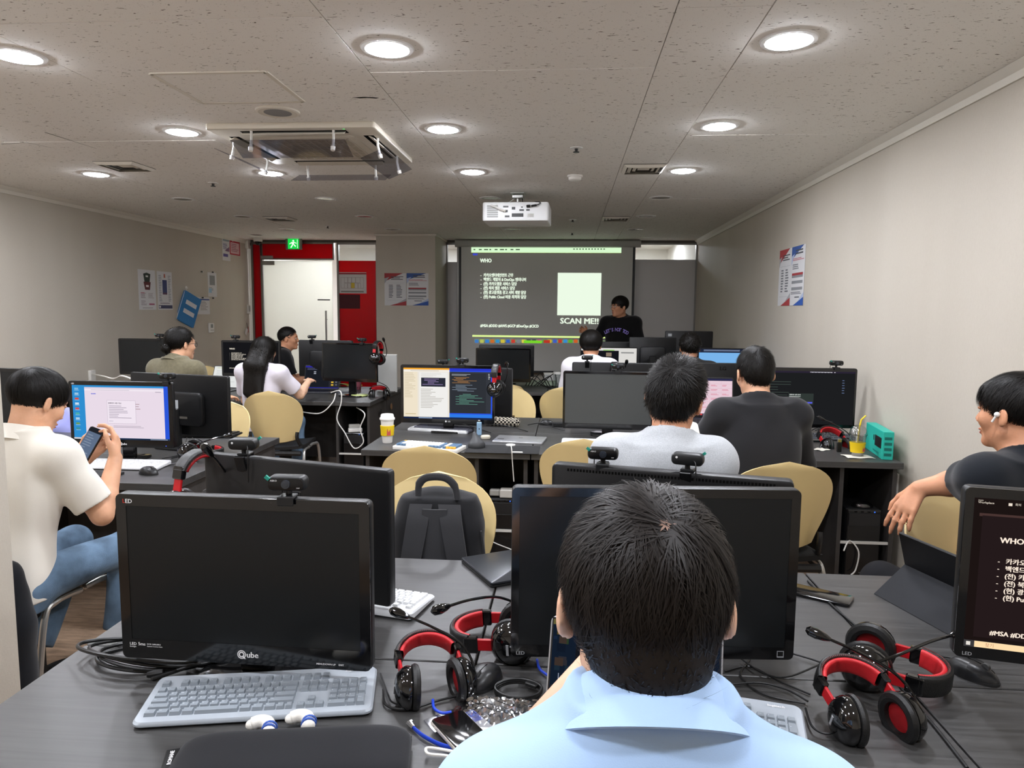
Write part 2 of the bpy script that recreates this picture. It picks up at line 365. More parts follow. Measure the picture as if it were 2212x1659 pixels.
# corridor beyond the glass
struct(MB().box(XL - .1, XR + .1, YF + 3.2, YF + 3.3, 0, 2.9).build('wall_corridor', MATS['corridor_white'], smooth=0))
for n, X in (('wall_corridor_left', XL - .1), ('wall_corridor_right', XR)): struct(MB().box(X, X + .1, YF + .1, YF + 3.2, 0, 2.9).build(n, MATS['corridor_white'], smooth=0))
struct(MB().box(XL - .1, XR + .1, YF + .06, YF + 3.3, 2.72, 2.8).build('ceiling_corridor', MATS['corridor_white'], smooth=0))
glow('corridor_lamp', '#f3f5ff', CORRIDOR_POWER)
for k, (x, y, w) in enumerate(((1.35, 12.55, .5), (-1.0, 12.3, .5), (-3.6, 11.7, .9), (-2.6, 12.9, .5))):
    t = thing('corridor_light', ['bright square ceiling lamp seen through the clear glass beside the projection screen', 'corridor ceiling lamp behind the projection screen', 'corridor ceiling lamp behind the white frosted door', 'corridor ceiling lamp behind the floor plan glass'][k], 'ceiling lamp', (x, y, 2.72))
    MB().box(-w / 2 - .02, w / 2 + .02, -.27, .27, -.02, 0).build('frame', MATS['white_metal'], t, 0)
    MB().box(-w / 2, w / 2, -.25, .25, -.026, -.019).build('diffuser', MATS['corridor_lamp'], t, 0)
struct(MB().box(-4.1, -2.2, YF + 3.0, YF + 3.19, 0, 2.35).build('wall_corridor_panel', mat('mauve_panel', '#6d6470', .6), smooth=0))

# ================================================================== ceiling fittings
glow('lamp_glow', '#f3f6ff', LAMP_POWER)
def downlight(lit):
    t = thing('downlight', None, 'downlight')
    MB().lathe([(.086, -.001), (.088, -.008), (.104, -.006), (.108, 0.0)], 36).build('trim_ring', MATS['white_metal'], t)
    if lit: MB().lathe([(0, -.018), (.03, -.0176), (.06, -.0148), (.078, -.009), (.085, 0)], 36).build('diffuser', MATS['lamp_glow'], t)
    else:
        MB().lathe([(.085, -.003), (.075, .02), (.06, .028), (0, .029)], 36).build('reflector', mat('lamp_off', '#a8a49a', .25, .6), t)
        MB().lathe([(0, .012), (.03, .013), (.036, .024), (.036, .03)], 24).build('bulb', mat('bulb_off', '#c9c7be', .4), t)
    return t
dl_on, dl_off = downlight(True), downlight(False); used = set()
LX = [-3.725, -2.31, -.742, .822]; LYs = [2.914 + 1.268 * i for i in range(-2, 6)]
rown = ['far behind the viewer', 'above the first desks', 'first row in view', 'beside the air conditioner, second row', 'third row', 'fourth row', 'fifth row', 'nearest the projection screen']
coln = ['column along the poster wall', 'column by the air conditioner', 'column ending at the projector', 'column nearest the plain wall']
for i, y in enumerate(LYs):
    for j, x in enumerate(LX):
        lit = i <= 4
        if j == 0 and i in (2, 3, 4) and False: continue
        place(dl_on if lit else dl_off, used, (x, y, ZC - .0005), 0,
              ('glowing' if lit else 'unlit') + ' round ceiling downlight, ' + coln[j] + ', ' + rown[i], 'ceiling downlights')
place(dl_off, used, (-4.45, 9.93, ZC - .0005), 0, 'unlit round ceiling downlight beside the dome camera near the red corner', 'ceiling downlights')

t = thing('ceiling_speaker', 'round grey ceiling speaker grille between hatch and air conditioner', 'speaker', (-1.556, 3.782, ZC))
MB().lathe([(.095, -.010), (.10, -.012), (.112, -.008), (.115, 0)], 36).build('rim', MATS['trim'], t)
MB().lathe([(0, -.012), (.06, -.011), (.096, -.008)], 36).build('grille', mat('speaker_grey', '#8f8f90', .6, bump=(900, .5)), t)

def vent(x, y, label, w=.30):
    t = thing('ceiling_vent', label, 'vent', (x, y, ZC), group='square ceiling air vents')
    MB().box(-w / 2, w / 2, -w / 2, w / 2, -.0015, -.0005).build('backing', mat('vent_back', '#4a463f', .8), t, 0)
    for k in range(4):
        r = w / 2 * (1 - k * .24); q = r - .022; b = MB(); z0, z1 = -.004 - .004 * (k > 0), -.022 + .004 * k
        b.add([(-r, -r, z0), (r, -r, z0), (r, r, z0), (-r, r, z0), (-q, -q, z1), (q, -q, z1), (q, q, z1), (-q, q, z1)],
              [(0, 1, 5, 4), (1, 2, 6, 5), (2, 3, 7, 6), (3, 0, 4, 7)] if k < 3 else [(0, 1, 5, 4), (1, 2, 6, 5), (2, 3, 7, 6), (3, 0, 4, 7), (4, 5, 6, 7)])
        b.build('louvre', MATS['trim'], t, 0)
vent(-3.284, 5.135, 'square ceiling vent nearest the plain part of the poster wall'); vent(.524, 5.36, 'square ceiling vent in the narrow ceiling strip, closer one')
vent(-3.35, 8.135, 'square ceiling vent towards the exit sign'); vent(.505, 8.165, 'square ceiling vent in the narrow ceiling strip, nearer the screen')
def sprinkler(x, y, label):
    t = thing('sprinkler', label, 'sprinkler', (x, y, ZC), group='ceiling sprinkler heads')
    MB().lathe([(.042, 0), (.04, -.004), (.02, -.007), (.0, -.007)], 20).build('plate', MATS['white_metal'], t)
    b = MB(); b.cyl((0, 0, -.006), (0, 0, -.024), .012, .009, 10); b.lathe([(0, -.03), (.02, -.03), (.02, -.026), (0, -.024)], 14); b.build('head', MATS['black_metal'], t)
sprinkler(.03, 4.693, 'small black sprinkler head between the lamps, nearest the viewer'); sprinkler(.026, 8.283, 'small black sprinkler head just beyond the projector')
sprinkler(-2.988, 5.869, 'small black sprinkler head past the air conditioner'); sprinkler(-3.05, 8.902, 'small black sprinkler head in front of the red panel'); sprinkler(.027, 9.687, 'small black sprinkler head close to the screen housing')
t = thing('smoke_detector', 'round white smoke detector on the ceiling before the projector', 'smoke detector', (.029, 5.632, ZC))
MB().lathe([(.06, 0), (.06, -.012), (.054, -.016)], 28).build('base', MATS['white_plastic'], t)
MB().lathe([(.05, -.016), (.047, -.034), (.036, -.042), (0, -.044)], 28).build('cap', MATS['white_plastic'], t)
t = thing('ceiling_hatch', 'rectangular access hatch frame in the ceiling before the air conditioner', 'hatch', (-1.617, 3.387, ZC))
hw, hd = .265, .226; b = MB()
for s in (-1, 1): b.box(s * hw - .011, s * hw + .011, -hd, hd, -.006, .001); b.box(-hw, hw, s * hd - .011, s * hd + .011, -.006, .001)
b.build('frame', MATS['trim'], t, 0); MB().box(-hw + .013, hw - .013, -hd + .013, hd - .013, -.004, -.001).build('panel', MATS['ceiling_tile'], t, 0)
g = MB(); P = [(0, 0), (.03, .014), (.07, .01), (.11, .022), (.125, .012), (.10, .002), (.06, -.006), (.03, -.004)]
g.prism([(p[0] - .06, p[1]) for p in P], -.0012, -.0004)
tag(g.build('ceiling_hole', MATS['dark_hole'], loc=(-1.02, 3.56, ZC), smooth=0), 'small torn dark hole in a ceiling tile beside the seam', 'hole')
for k, (P, lb) in enumerate((([(98, 286), (209, 321)], 'long dark gap at a ceiling tile edge over the poster wall'), ([(2, 311), (58, 308), (112, 319)], 'bent dark gap at a ceiling tile edge near the picture border'), ([(1432, 463), (1475, 465), (1520, 462)], 'dark sagging gap in the ceiling near the plain wall'))):
    Q = [onz(x, y, ZC - .0008) for x, y in P]; g = MB()
    for a, c in zip(Q[:-1], Q[1:]): n_ = Vector((-(c - a).y, (c - a).x, 0)).normalized() * .004; g.add([a, c + n_ * .2, c + n_, a + n_ * 1.4], [(0, 1, 2, 3)])
    g.add([v - Vector((0, 0, -.0004)) for v in [Vector(q_) for q_ in g.v]], [tuple(reversed(f_)) for f_ in g.f]); tag(g.build('ceiling_gap', MATS['dark_hole'], smooth=0), lb, 'gap')
# ---- cassette air conditioner with clear deflectors
t = thing('air_conditioner', 'ceiling cassette air conditioner with clear plastic wind deflectors', 'air conditioner', (ACX, ACY, ZC))
S = .49; mat('ac_cream', '#dcd5c6', .45)
b = MB(); b.slab(rrect(2 * S, 2 * S, .02, 3), -.034, 0, .006); b.build('panel', MATS['ac_cream'], t)
mat('ac_grille', '#cac3b6', .5)
b = MB(); q = .27
for k in range(12):
    x = -q + 2 * q * k / 11; b.box(x - .004, x + .004, -q, q, -.046, -.036)
for k in range(18):
    x = -q + 2 * q * k / 17; b.box(-q, q, x - .003, x + .003, -.044, -.036)
g = b.build('intake_grille', MATS['ac_grille'], t, 0); g['kind'] = 'stuff'
b = MB(); b.slab(rrect(2 * q + .1, 2 * q + .1, .04, 4), -.0395, -.034, .002); b.build('intake_frame', MATS['ac_cream'], t)
MB().box(-q, q, -q, q, -.0402, -.0395).build('intake_back', mat('ac_dark', '#b5ad9f', .8), t, 0)
MB().box(.30, .312, -.465, -.457, -.0352, -.034).build('status_lamp', sglow('led_green', '#5bff77', 1.), t, 0)
for k in range(4):
    M = Matrix.Rotation(k * PI / 2, 4, 'Z')
    MB().at(M).box(-.31, .31, -.435, -.375, -.0352, -.0338).build('air_slot', MATS['dark_hole'], t, 0)
    MB().at(M @ Matrix.Translation((0, -.41, -.037)) @ Matrix.Rotation(math.radians(28), 4, 'X')).box(-.30, .30, -.03, .03, -.003, .003, .001).build('vane', MATS['ac_cream'], t, 0)
    df = MB().at(M @ Matrix.Translation((0, -.44, -.135)) @ Matrix.Rotation(math.radians(-22), 4, 'X')).box(-.33, .33, -.085, .085, -.002, .002, .0008).build('wind_deflector', MATS['acrylic'], t, 0)
    for s in (-.24, .24):
        b = MB().at(M); b.tube([(s, -.44, -.03), (s, -.44, -.075), (s, -.455, -.14)], .008, 8); b.lathe([(0, 0)], 3) if False else None
        b.cyl((s, -.452, -.128), (s, -.458, -.150), .014, .012, 12); b.build('hanger', MATS['white_plastic'], t)
# ---- projector
t = thing('projector', 'white ceiling projector with ports facing the viewer', 'projector', (-.485, 6.42, 0), rotz=math.radians(-1.5))
pj = ony(1115, 462, 6.42).z; t.location = (ony(1116, 462, 6.3).x, 6.45, pj)
b = MB(); b.slab(rrect(.575, .46, .03, 4), -.085, .075, .012); b.build('body', mat('projector_white', '#eceded', .4), t)
F = -.2315
b = MB()
for k in range(6): b.box(-.245, -.15, F - .001, F, -.055 + k * .018, -.043 + k * .018)
b.build('air_grille', mat('grille_grey', '#a7a9a6', .6), t, 0)
b = MB()
for x0, x1, z0, z1 in ((-.105, -.06, .028, .042), (-.105, -.065, -.012, .008), (-.03, .0, .01, .032), (.035, .075, -.002, .012), (-.03, .07, -.052, -.022), (.05, .066, .026, .034), (.095, .125, .0, .012), (-.09, -.05, -.055, -.04)):
    b.box(x0, x1, F - .0012, F, z0, z1)
b.build('ports', MATS['black_metal'], t, 0)
MB().box(.105, .16, F - .001, F, -.055, -.025).build('rating_plate', MATS['grey_metal'], t, 0)
b = MB(); b.tube([(-.21, F, .045), (-.17, F - .03, .03), (-.13, F - .04, .01), (-.085, F - .012, -.005)], .009, 8); b.build('plug_white', MATS['cable_white'], t)
b = MB(); b.cyl((.1, F - .015, .035), (.13, F - .02, .036), .012, n=8); b.cyl((.14, F - .02, .036), (.185, F - .02, .043), .009, n=8); b.tube(spline([(.185, F - .02, .043), (.215, F - .01, .06), (.19, F, .075), (.06, F + .12, .085), (.04, .0, .16)]), .004, 6); b.build('plug_black', MATS['cable_black'], t)
zc = ZC - pj
b = MB(); b.box(-.065, .065, -.06, .06, zc - .012, zc, .003); b.cyl((0, 0, zc - .02), (0, 0, .1), .022); b.box(-.05, .05, -.05, .05, zc - .05, zc - .02, .004); b.box(-.06, .06, -.06, .06, .074, .1, .004); b.build('ceiling_mount', MATS['steel'], t)
b = MB(); b.tube(spline([(-.16, F, .05), (-.19, F + .05, .08), (-.1, 0, .1), (-.02, 0, zc - .04)]), .004, 6); b.build('signal_lead', MATS['cable_white'], t)
# ---- dome camera and exit sign
t = thing('dome_camera', 'white dome security camera on the ceiling above the red glass corner', 'security camera', (-4.63, 10.40, ZC))
MB().lathe([(.065, 0), (.065, -.045), (.058, -.055)], 24).build('housing', MATS['white_plastic'], t)
MB().lathe([(.05, -.055), (.045, -.085), (.025, -.105), (0, -.11)], 24).build('dome', mat('smoke_dome', '#101010', .1), t)
ex = ony(635, 527, 10.55)
t = thing('exit_sign', 'green glowing running man exit sign above the frosted door', 'exit sign', (ex.x, 10.55, ex.z))
MB().box(-.125, .125, -.02, .02, -.085, .085, .006).build('housing', MATS['grey_metal'], t)
MB().box(-.085, .085, -.024, -.02, -.075, .075).build('lit_panel', sglow('exit_green', '#19d94a', 1.), t, 0)
b = MB()   # running figure and doorway
b.add([(-.02, -.0245, .045), (.0, -.0245, .06), (.018, -.0245, .045), (.0, -.0245, .03)], [(0, 1, 2, 3)])
for p in ([(-.03, .025), (.01, .03), (.012, -.01), (-.02, -.012)], [(-.02, -.012), (.0, -.012), (-.03, -.06), (-.05, -.055)], [(.0, -.01), (.014, -.008), (.04, -.03), (.03, -.05)], [(-.03, .025), (-.025, .01), (-.06, -.01), (-.062, .002)], [(.01, .03), (.01, .018), (.045, .0), (.05, .012)]):
    b.add([(x, -.0245, z) for x, z in p], [(0, 1, 2, 3)])
b.box(.058, .066, -.0247, -.0242, -.065, .065); b.build('running_figure', sglow('exit_white', '#e9ffe9', 1.1), t, 0)
for s in (-.08, .08): MB().cyl((s, 0, .085), (s, 0, ZC - ex.z), .005, n=8).build('hanger', MATS['grey_metal'], t)

# ================================================================== projection screen and its slide
YS = 10.58; k0 = 600 / 2212
def SL(cx, cy): p = ony(940 + cx * k0, 480 + cy * k0, YS); return p.x, p.z
U = k0 * YS / FOC * 1.0     # metres for one unit of the slide layout
x0, zt = SL(190, 178); x1, _ = SL(1596, 178); zb = SL(800, 1130)[1] - .1
t = thing('projection_screen', 'pull-down projection screen showing the dark WHO slide', 'projection screen', (0, YS, 0))
MB().box(x0, x1, -.0, .002, zb, zt + .03).build('fabric', mat('screen_fabric', '#d6d6d2', .8), t, 0)
for xx in (x0 + .016, x1 - .016): MB().box(xx - .018, xx + .018, -.001, 0, zb, zt).build('black_border', MATS['black_metal'], t, 0)
hx0, hx1 = SL(158, 160)[0], SL(1640, 160)[0]
MB().slab(rrect(.12, .105, .035, 4, cx=.03, cy=min(zt + .05, ZC - .06)), hx0, hx1, .004, 'x').build('housing', mat('housing_grey', '#b6b6b2', .4), t)
MB().box(x0, x1, -.012, .014, zb - .03, zb).build('bottom_bar', MATS['black_metal'], t, 0)
def E(name, col, s): return sglow(name, col, s)  # projector light painted as glowing shapes on the fabric, which emits nothing itself
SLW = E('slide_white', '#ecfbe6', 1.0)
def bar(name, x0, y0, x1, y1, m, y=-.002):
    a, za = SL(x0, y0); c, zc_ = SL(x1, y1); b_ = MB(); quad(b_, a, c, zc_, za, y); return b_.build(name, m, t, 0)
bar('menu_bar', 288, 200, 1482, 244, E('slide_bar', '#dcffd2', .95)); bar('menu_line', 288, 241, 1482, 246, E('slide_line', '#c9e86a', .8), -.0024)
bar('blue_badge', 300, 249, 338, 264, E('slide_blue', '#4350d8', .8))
b = MB()
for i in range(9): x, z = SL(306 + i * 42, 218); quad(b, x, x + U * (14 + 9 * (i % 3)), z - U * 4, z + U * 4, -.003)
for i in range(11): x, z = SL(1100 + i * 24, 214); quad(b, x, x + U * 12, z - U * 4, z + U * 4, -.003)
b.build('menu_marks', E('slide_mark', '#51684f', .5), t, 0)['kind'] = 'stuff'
b = MB()
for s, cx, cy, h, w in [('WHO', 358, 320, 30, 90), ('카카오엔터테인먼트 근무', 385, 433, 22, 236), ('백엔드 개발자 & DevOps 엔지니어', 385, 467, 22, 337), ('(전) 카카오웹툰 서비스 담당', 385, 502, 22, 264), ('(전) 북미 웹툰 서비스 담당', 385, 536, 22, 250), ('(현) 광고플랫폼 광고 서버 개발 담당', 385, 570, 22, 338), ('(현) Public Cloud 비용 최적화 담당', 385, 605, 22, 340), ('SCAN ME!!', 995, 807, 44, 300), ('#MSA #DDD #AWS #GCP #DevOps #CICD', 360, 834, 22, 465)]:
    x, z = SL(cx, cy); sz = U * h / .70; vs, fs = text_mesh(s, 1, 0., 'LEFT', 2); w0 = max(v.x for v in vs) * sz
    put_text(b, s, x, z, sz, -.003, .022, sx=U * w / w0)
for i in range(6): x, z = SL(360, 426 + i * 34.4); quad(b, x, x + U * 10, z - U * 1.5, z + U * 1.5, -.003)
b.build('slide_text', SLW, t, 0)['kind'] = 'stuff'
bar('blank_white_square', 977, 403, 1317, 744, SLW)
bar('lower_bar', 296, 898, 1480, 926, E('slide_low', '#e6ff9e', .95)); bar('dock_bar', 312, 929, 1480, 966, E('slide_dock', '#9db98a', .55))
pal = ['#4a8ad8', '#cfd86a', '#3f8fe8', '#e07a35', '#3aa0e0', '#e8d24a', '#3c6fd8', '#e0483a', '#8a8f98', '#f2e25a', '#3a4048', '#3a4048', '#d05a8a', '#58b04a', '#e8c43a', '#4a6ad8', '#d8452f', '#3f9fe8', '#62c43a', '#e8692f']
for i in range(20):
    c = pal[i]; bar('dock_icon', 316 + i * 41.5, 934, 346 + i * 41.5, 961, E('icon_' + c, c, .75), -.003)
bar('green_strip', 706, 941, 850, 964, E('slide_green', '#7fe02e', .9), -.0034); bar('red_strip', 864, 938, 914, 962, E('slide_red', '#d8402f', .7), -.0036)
# ================================================================== desks, towers and chairs
def wood_mat():
    m = bpy.data.materials.new('desk_black'); m.use_nodes = True; nt = m.node_tree; b = nt.nodes['Principled BSDF']; N = nt.nodes.new; L = nt.links.new
    tc = N('ShaderNodeTexCoord'); mp = N('ShaderNodeMapping'); mp.inputs['Scale'].default_value = (1.6, 34, 34); L(tc.outputs['Object'], mp.inputs[0])
    n = N('ShaderNodeTexNoise'); n.inputs['Scale'].default_value = 2.; n.inputs['Detail'].default_value = 6.; n.inputs['Distortion'].default_value = .8; L(mp.outputs[0], n.inputs[0])
    c = N('ShaderNodeMix'); c.data_type = 'RGBA'; c.inputs[6].default_value = lin('#2a2928'); c.inputs[7].default_value = lin('#444342')
    r = N('ShaderNodeMapRange'); r.inputs[1].default_value = .3; r.inputs[2].default_value = .75; L(n.outputs['Fac'], r.inputs[0]); L(r.outputs[0], c.inputs[0]); L(c.outputs[2], b.inputs['Base Color'])
    r2 = N('ShaderNodeMapRange'); r2.inputs[3].default_value = .36; r2.inputs[4].default_value = .52; L(n.outputs['Fac'], r2.inputs[0]); L(r2.outputs[0], b.inputs['Roughness'])
    bp = N('ShaderNodeBump'); bp.inputs['Strength'].default_value = .12; bp.inputs['Distance'].default_value = .001; L(n.outputs['Fac'], bp.inputs['Height']); L(bp.outputs[0], b.inputs['Normal'])
    b.inputs['Specular IOR Level'].default_value = .7; MATS['desk_black'] = m
wood_mat(); mat('desk_side', '#3a3735', .5, vary=(3, .15, (8, 8, 1))); mat('bar_white', '#cfcdc6', .35)
def desk(label, x0, x1, y0, y1, user=-1, bay=True, grommet=False):
    """user = -1: sits on the y0 side"""
    t = thing('computer_desk', label, 'desk', ((x0 + x1) / 2, (y0 + y1) / 2, 0), 0 if user < 0 else PI)
    w, d = (x1 - x0) / 2, (y1 - y0) / 2; g = .0025
    MB().box(-w + g, w - g, -d + g, d - g, ZD - .035, ZD, .002).build('desktop', MATS['desk_black'], t, 0)
    for x in (-w + .03, w - .03): MB().box(x - .011, x + .011, -d + .04, d - .01, 0.0, ZD - .035).build('side_panel', MATS['desk_side'], t, 0)
    MB().box(-w + .041, w - .041, d - .04, d - .022, .12, ZD - .035).build('modesty_panel', MATS['desk_side'], t, 0)
    if bay:
        MB().box(w - .32, w - .298, -d + .04, d - .04, 0, ZD - .035).build('bay_panel', MATS['desk_side'], t, 0)
        MB().box(w - .298, w - .041, -d + .04, d - .04, .04, .06).build('bay_floor', MATS['desk_side'], t, 0)
        MB().box(w - .298, w - .041, -d + .045, -d + .055, .26, .274).build('retaining_bar', MATS['bar_white'], t, 0)
    return t
A = [-1.135, -.198, .742, 1.69]; B = [-1.175, -.2, .81, 1.82]; Lx = [-4.72, -3.74, -2.76, -1.78]; Cx = [-4.6, -3.63, -2.66, -1.69]; Dx = [-1.17, -.2, .77, 1.74]
YA, YBm, YL, YC, YDd = (.87, 1.532, 2.196), (3.92, 4.60, 5.28), (3.03, 3.635, 4.24), (5.95, 6.57, 7.19), (6.95, 7.57, 8.19)
desk('black desk at the front carrying the covered grey keyboard', A[0], A[1], YA[0], YA[1], bay=False)
desk('black desk under the open laptop of the blue shirt person', A[1], A[2], YA[0], YA[1], bay=False)
desk('black desk under the monitor cut off by the picture edge', A[2], A[3], YA[0], YA[1], bay=False)
desk('black desk holding the white keyboard, before the backpack', A[0], A[1], YA[1], YA[2], 1, bay=False)
desk('black desk holding the closed dark laptop', A[1], A[2], YA[1], YA[2], 1, bay=False)
desk('black desk holding the kickstand tablet', A[2], A[3], YA[1], YA[2], 1, bay=False)
desk('black desk with the paper coffee cup and code screen', B[0], B[1], YBm[0], YBm[1])
desk('black desk in front of the grey shirt person', B[1], B[2], YBm[0], YBm[1])
desk('black desk with the iced drink and teal box', B[2], B[3], YBm[0], YBm[1])
for k, s in enumerate(('behind the code screen', 'behind the dark grey monitor', 'behind the black sweater person')): desk('rear half of the middle desks, ' + s, B[k], B[k + 1], YBm[1], YBm[2], 1, bay=False)
desk('black desk with the mouse beside the white polo person', Lx[2], Lx[3], YL[0], YL[1], bay=False)
desk('black desk end beyond the polo person, with red headset', Lx[2], Lx[3], YL[1], YL[2], 1, bay=False)
desk('black desk by the poster wall next to the polo person', Lx[1], Lx[2], YL[0], YL[1], bay=False)
desk('black desk by the poster wall behind the lavender cloth', Lx[1], Lx[2], YL[1], YL[2], 1, bay=False)
for k, s in enumerate(('nearest the poster wall', 'in front of the olive shirt person', 'in front of the long-haired person')): desk('black desk ' + s, Cx[k], Cx[k + 1], YC[0], YC[1])
for k, s in enumerate(('nearest the poster wall', 'before the WHO monitor', 'before the white door')): desk('rear black desk of the far block ' + s, Cx[k], Cx[k + 1], YC[1], YC[2], 1, bay=False)
for k, s in enumerate(('with the off monitor before the screen', 'in front of the white shirt person', 'by the plain wall near the presenter')): desk('black desk ' + s, Dx[k], Dx[k + 1], YDd[0], YDd[1])
for k, s in enumerate(('below the projected dock', 'before the presenter', 'with the tall black monitors')): desk('rear black desk ' + s, Dx[k], Dx[k + 1], YDd[1], YDd[2], 1, bay=False)

mat('tower_black', '#1d1d1e', .42); mat('tower_gloss', '#141415', .2)
def tower(label, x, y, led='#3f7bff', label_text=True):
    t = thing('computer_tower', label, 'computer', (x, y, .06), group='desktop computers in the desk bays')
    MB().box(-.09, .09, 0, .40, 0, .39, .003).build('case', MATS['tower_black'], t, 0)
    MB().box(-.092, .092, -.02, 0, 0, .39, .006).build('front_panel', MATS['tower_gloss'], t)
    MB().box(-.085, .085, -.023, -.02, .30, .372, .003).build('drive_cover', MATS['tower_black'], t)
    b = MB(); [b.box(-.055 + k * .035, -.04 + k * .035, -.0215, -.0198, .377, .383) for k in range(3)]; b.build('ports', MATS['dark_hole'], t, 0)
    MB().box(.05, .056, -.0218, -.0198, .377, .383).build('power_lamp', sglow('led_blue' + led, led, 1.2), t, 0)
    b = MB(); put_text(b, 'NCORE', 0, .03, .009, -.0205, .01, 'CENTER'); b.build('maker_mark', mat('print_grey', '#8b8b8b', .5), t, 0)
    return t
tower('black computer tower with white adapter, in bay beside long-haired person', Cx[3] - .17, YC[0] + .075)
tower('black computer tower in the bay below the silver laptop', B[1] - .17, YBm[0] + .075)
tower('black computer tower in the bay below the teal box', B[3] - .17, YBm[0] + .075)
tower('black computer tower in the bay below the coil of wires', Dx[1] - .17, YDd[0] + .075); tower('black computer tower in the bay of the white shirt person', Dx[2] - .17, YDd[0] + .075)

# ---------------------------------------------------------------- chairs (the sitter faces +y)
mat('chair_yellow', '#dcc48c', .42, bump=(700, .05)); mat('chair_rim', '#e6d9a2', .45); mat('chair_black', '#1b1a19', .5); mat('chair_tube', '#b4b2ad', .32, .75)
def chair_proto():
    t = thing('stacking_chair', None, 'chair')
    def half(v):
        if v > .58: return .230 * max(0., 1 - ((v - .58) / .42) ** 2.3) ** .5
        q = v / .58; return .166 + .064 * math.sin(q * PI / 2) ** 1.15
    def P(u, v, off=0.):
        x = (2 * u - 1) * half(v); z = .505 + .385 * v - .03 * (1 - v) * (1 - (x / .18) ** 2 if abs(x) < .18 else 0)
        return (x, -.215 - .10 * v + 1.5 * x * x * (1 - .35 * v) + off, z)
    MB().grid(lambda u, v: P(u, v ** .75 if v < 1 else 1.), 20, 18, .007).build('backrest', MATS['chair_yellow'], t, 60)
    b = MB(); b.tube([P(u, .0, .004) for u in [k / 16 for k in range(17)]], .0085, 6); b.build('lower_rim', MATS['chair_rim'], t)
    b = MB()
    for k, w in enumerate((.043, .033, .027)): b.box(-w, w, -.247 + .006 * k, -.232 + .006 * k, .597 - k * .022, .600 - k * .022)
    b.box(-.006, .006, -.256, -.24, .622, .65); b.build('slots', mat('slot_brown', '#5b4a2e', .6), t, 0)['kind'] = 'stuff'
    def S(u, v):
        x = (2 * u - 1) * (.215 - .02 * v); y = -.20 + .42 * v
        return (x, y, .445 - .022 * math.cos((2 * u - 1) * 1.3) + .02 * abs(v - .45) - .05 * max(0, v - .85))
    MB().grid(S, 12, 12, -.022).build('seat', MATS['chair_black'], t, 60)
    for s in (-1, 1):
        MB().tube(spline([(s * .205, -.06, .42), (s * .20, -.17, .44), (s * .185, -.225, .51), (s * .187, -.222, .56)], 4), [.018] * 8 + [.02] * 5, 8, flat=.6).build('side_bracket', MATS['chair_black'], t)
        MB().tube(spline([(s * .205, .02, .405), (s * .21, .13, .405), (s * .225, .20, .36), (s * .235, .235, .02)], 6), .0125, 10).build('leg', MATS['chair_tube'], t)
        MB().tube(spline([(s * .205, .0, .40), (s * .21, -.12, .40), (s * .225, -.19, .35), (s * .235, -.25, .02)], 6), .0125, 10).build('leg', MATS['chair_tube'], t)
        for y in (.235, -.25): MB().lathe([(.0135, .0), (.0145, .004), (.0145, .05), (.0125, .052)], 10).build('foot_cap', MATS['chair_black'], t, loc=(s * .235, y * 1.0, 0))
    MB().tube([(-.205, .0, .40), (.205, .0, .40)], .011, 8).build('cross_tube', MATS['chair_tube'], t)
    MB().tube([(-.205, -.20, .385), (.205, -.20, .385)], .02, 8).build('back_bar', MATS['chair_black'], t)
    return t
CH = chair_proto(); cu = set()
def chair(px, py, Y, rot, label):
    """px, py: top centre of the backrest in view, Y its depth"""
    p = ony(px, py, Y); R = Matrix.Rotation(rot, 3, 'Z'); o = R @ Vector((0, -.31, 0))
    return place(CH, cu, (p.x - o.x, Y - o.y, 0), rot, label, 'cream stacking chairs')
chair(918, 966, 3.24, 0, 'cream chair tucked behind the chair with the backpack')
chair(1706, 972, 3.08, math.radians(4), 'cream chair under the black sweater person')
chair(1262, 936, 3.52, math.radians(-4), 'cream chair half hidden by the grey shirt person')
chair(580, 833, 5.28, math.radians(3), 'cream chair under the long-haired person')
chair(948, 1050, 2.72, PI + .05, 'cream chair holding the black backpack')
chair(500, 882, 4.62, PI - .3, 'cream chair just behind the back of the black monitor')
chair(-98, 1046, 2.33, math.radians(-9), 'cream chair under the white polo person')
chair(1105, 828, 6.05, math.radians(48), 'cream chair seen edge-on beside the code monitor, upper'); chair(1098, 860, 5.95, PI + .9, 'cream chair edge beside the code monitor, lower')
chair(445, 778, 7.5, PI, 'cream chair top behind the olive shirt person')
chair(1224, 860, 6.0, 0, 'cream chair under the white shirt person'); chair(388, 800, 4.75, .25, 'cream chair under the olive shirt person')
chair(2030, 1082, 2.66, PI + .35, 'cream chair under the reaching arm, by the plain wall')
chair(1500, 870, 6.1, 0, 'cream chair under the curly-haired person near the wall')
chair(1436, 1010, 2.2, .05, 'cream chair under the grey shirt person')
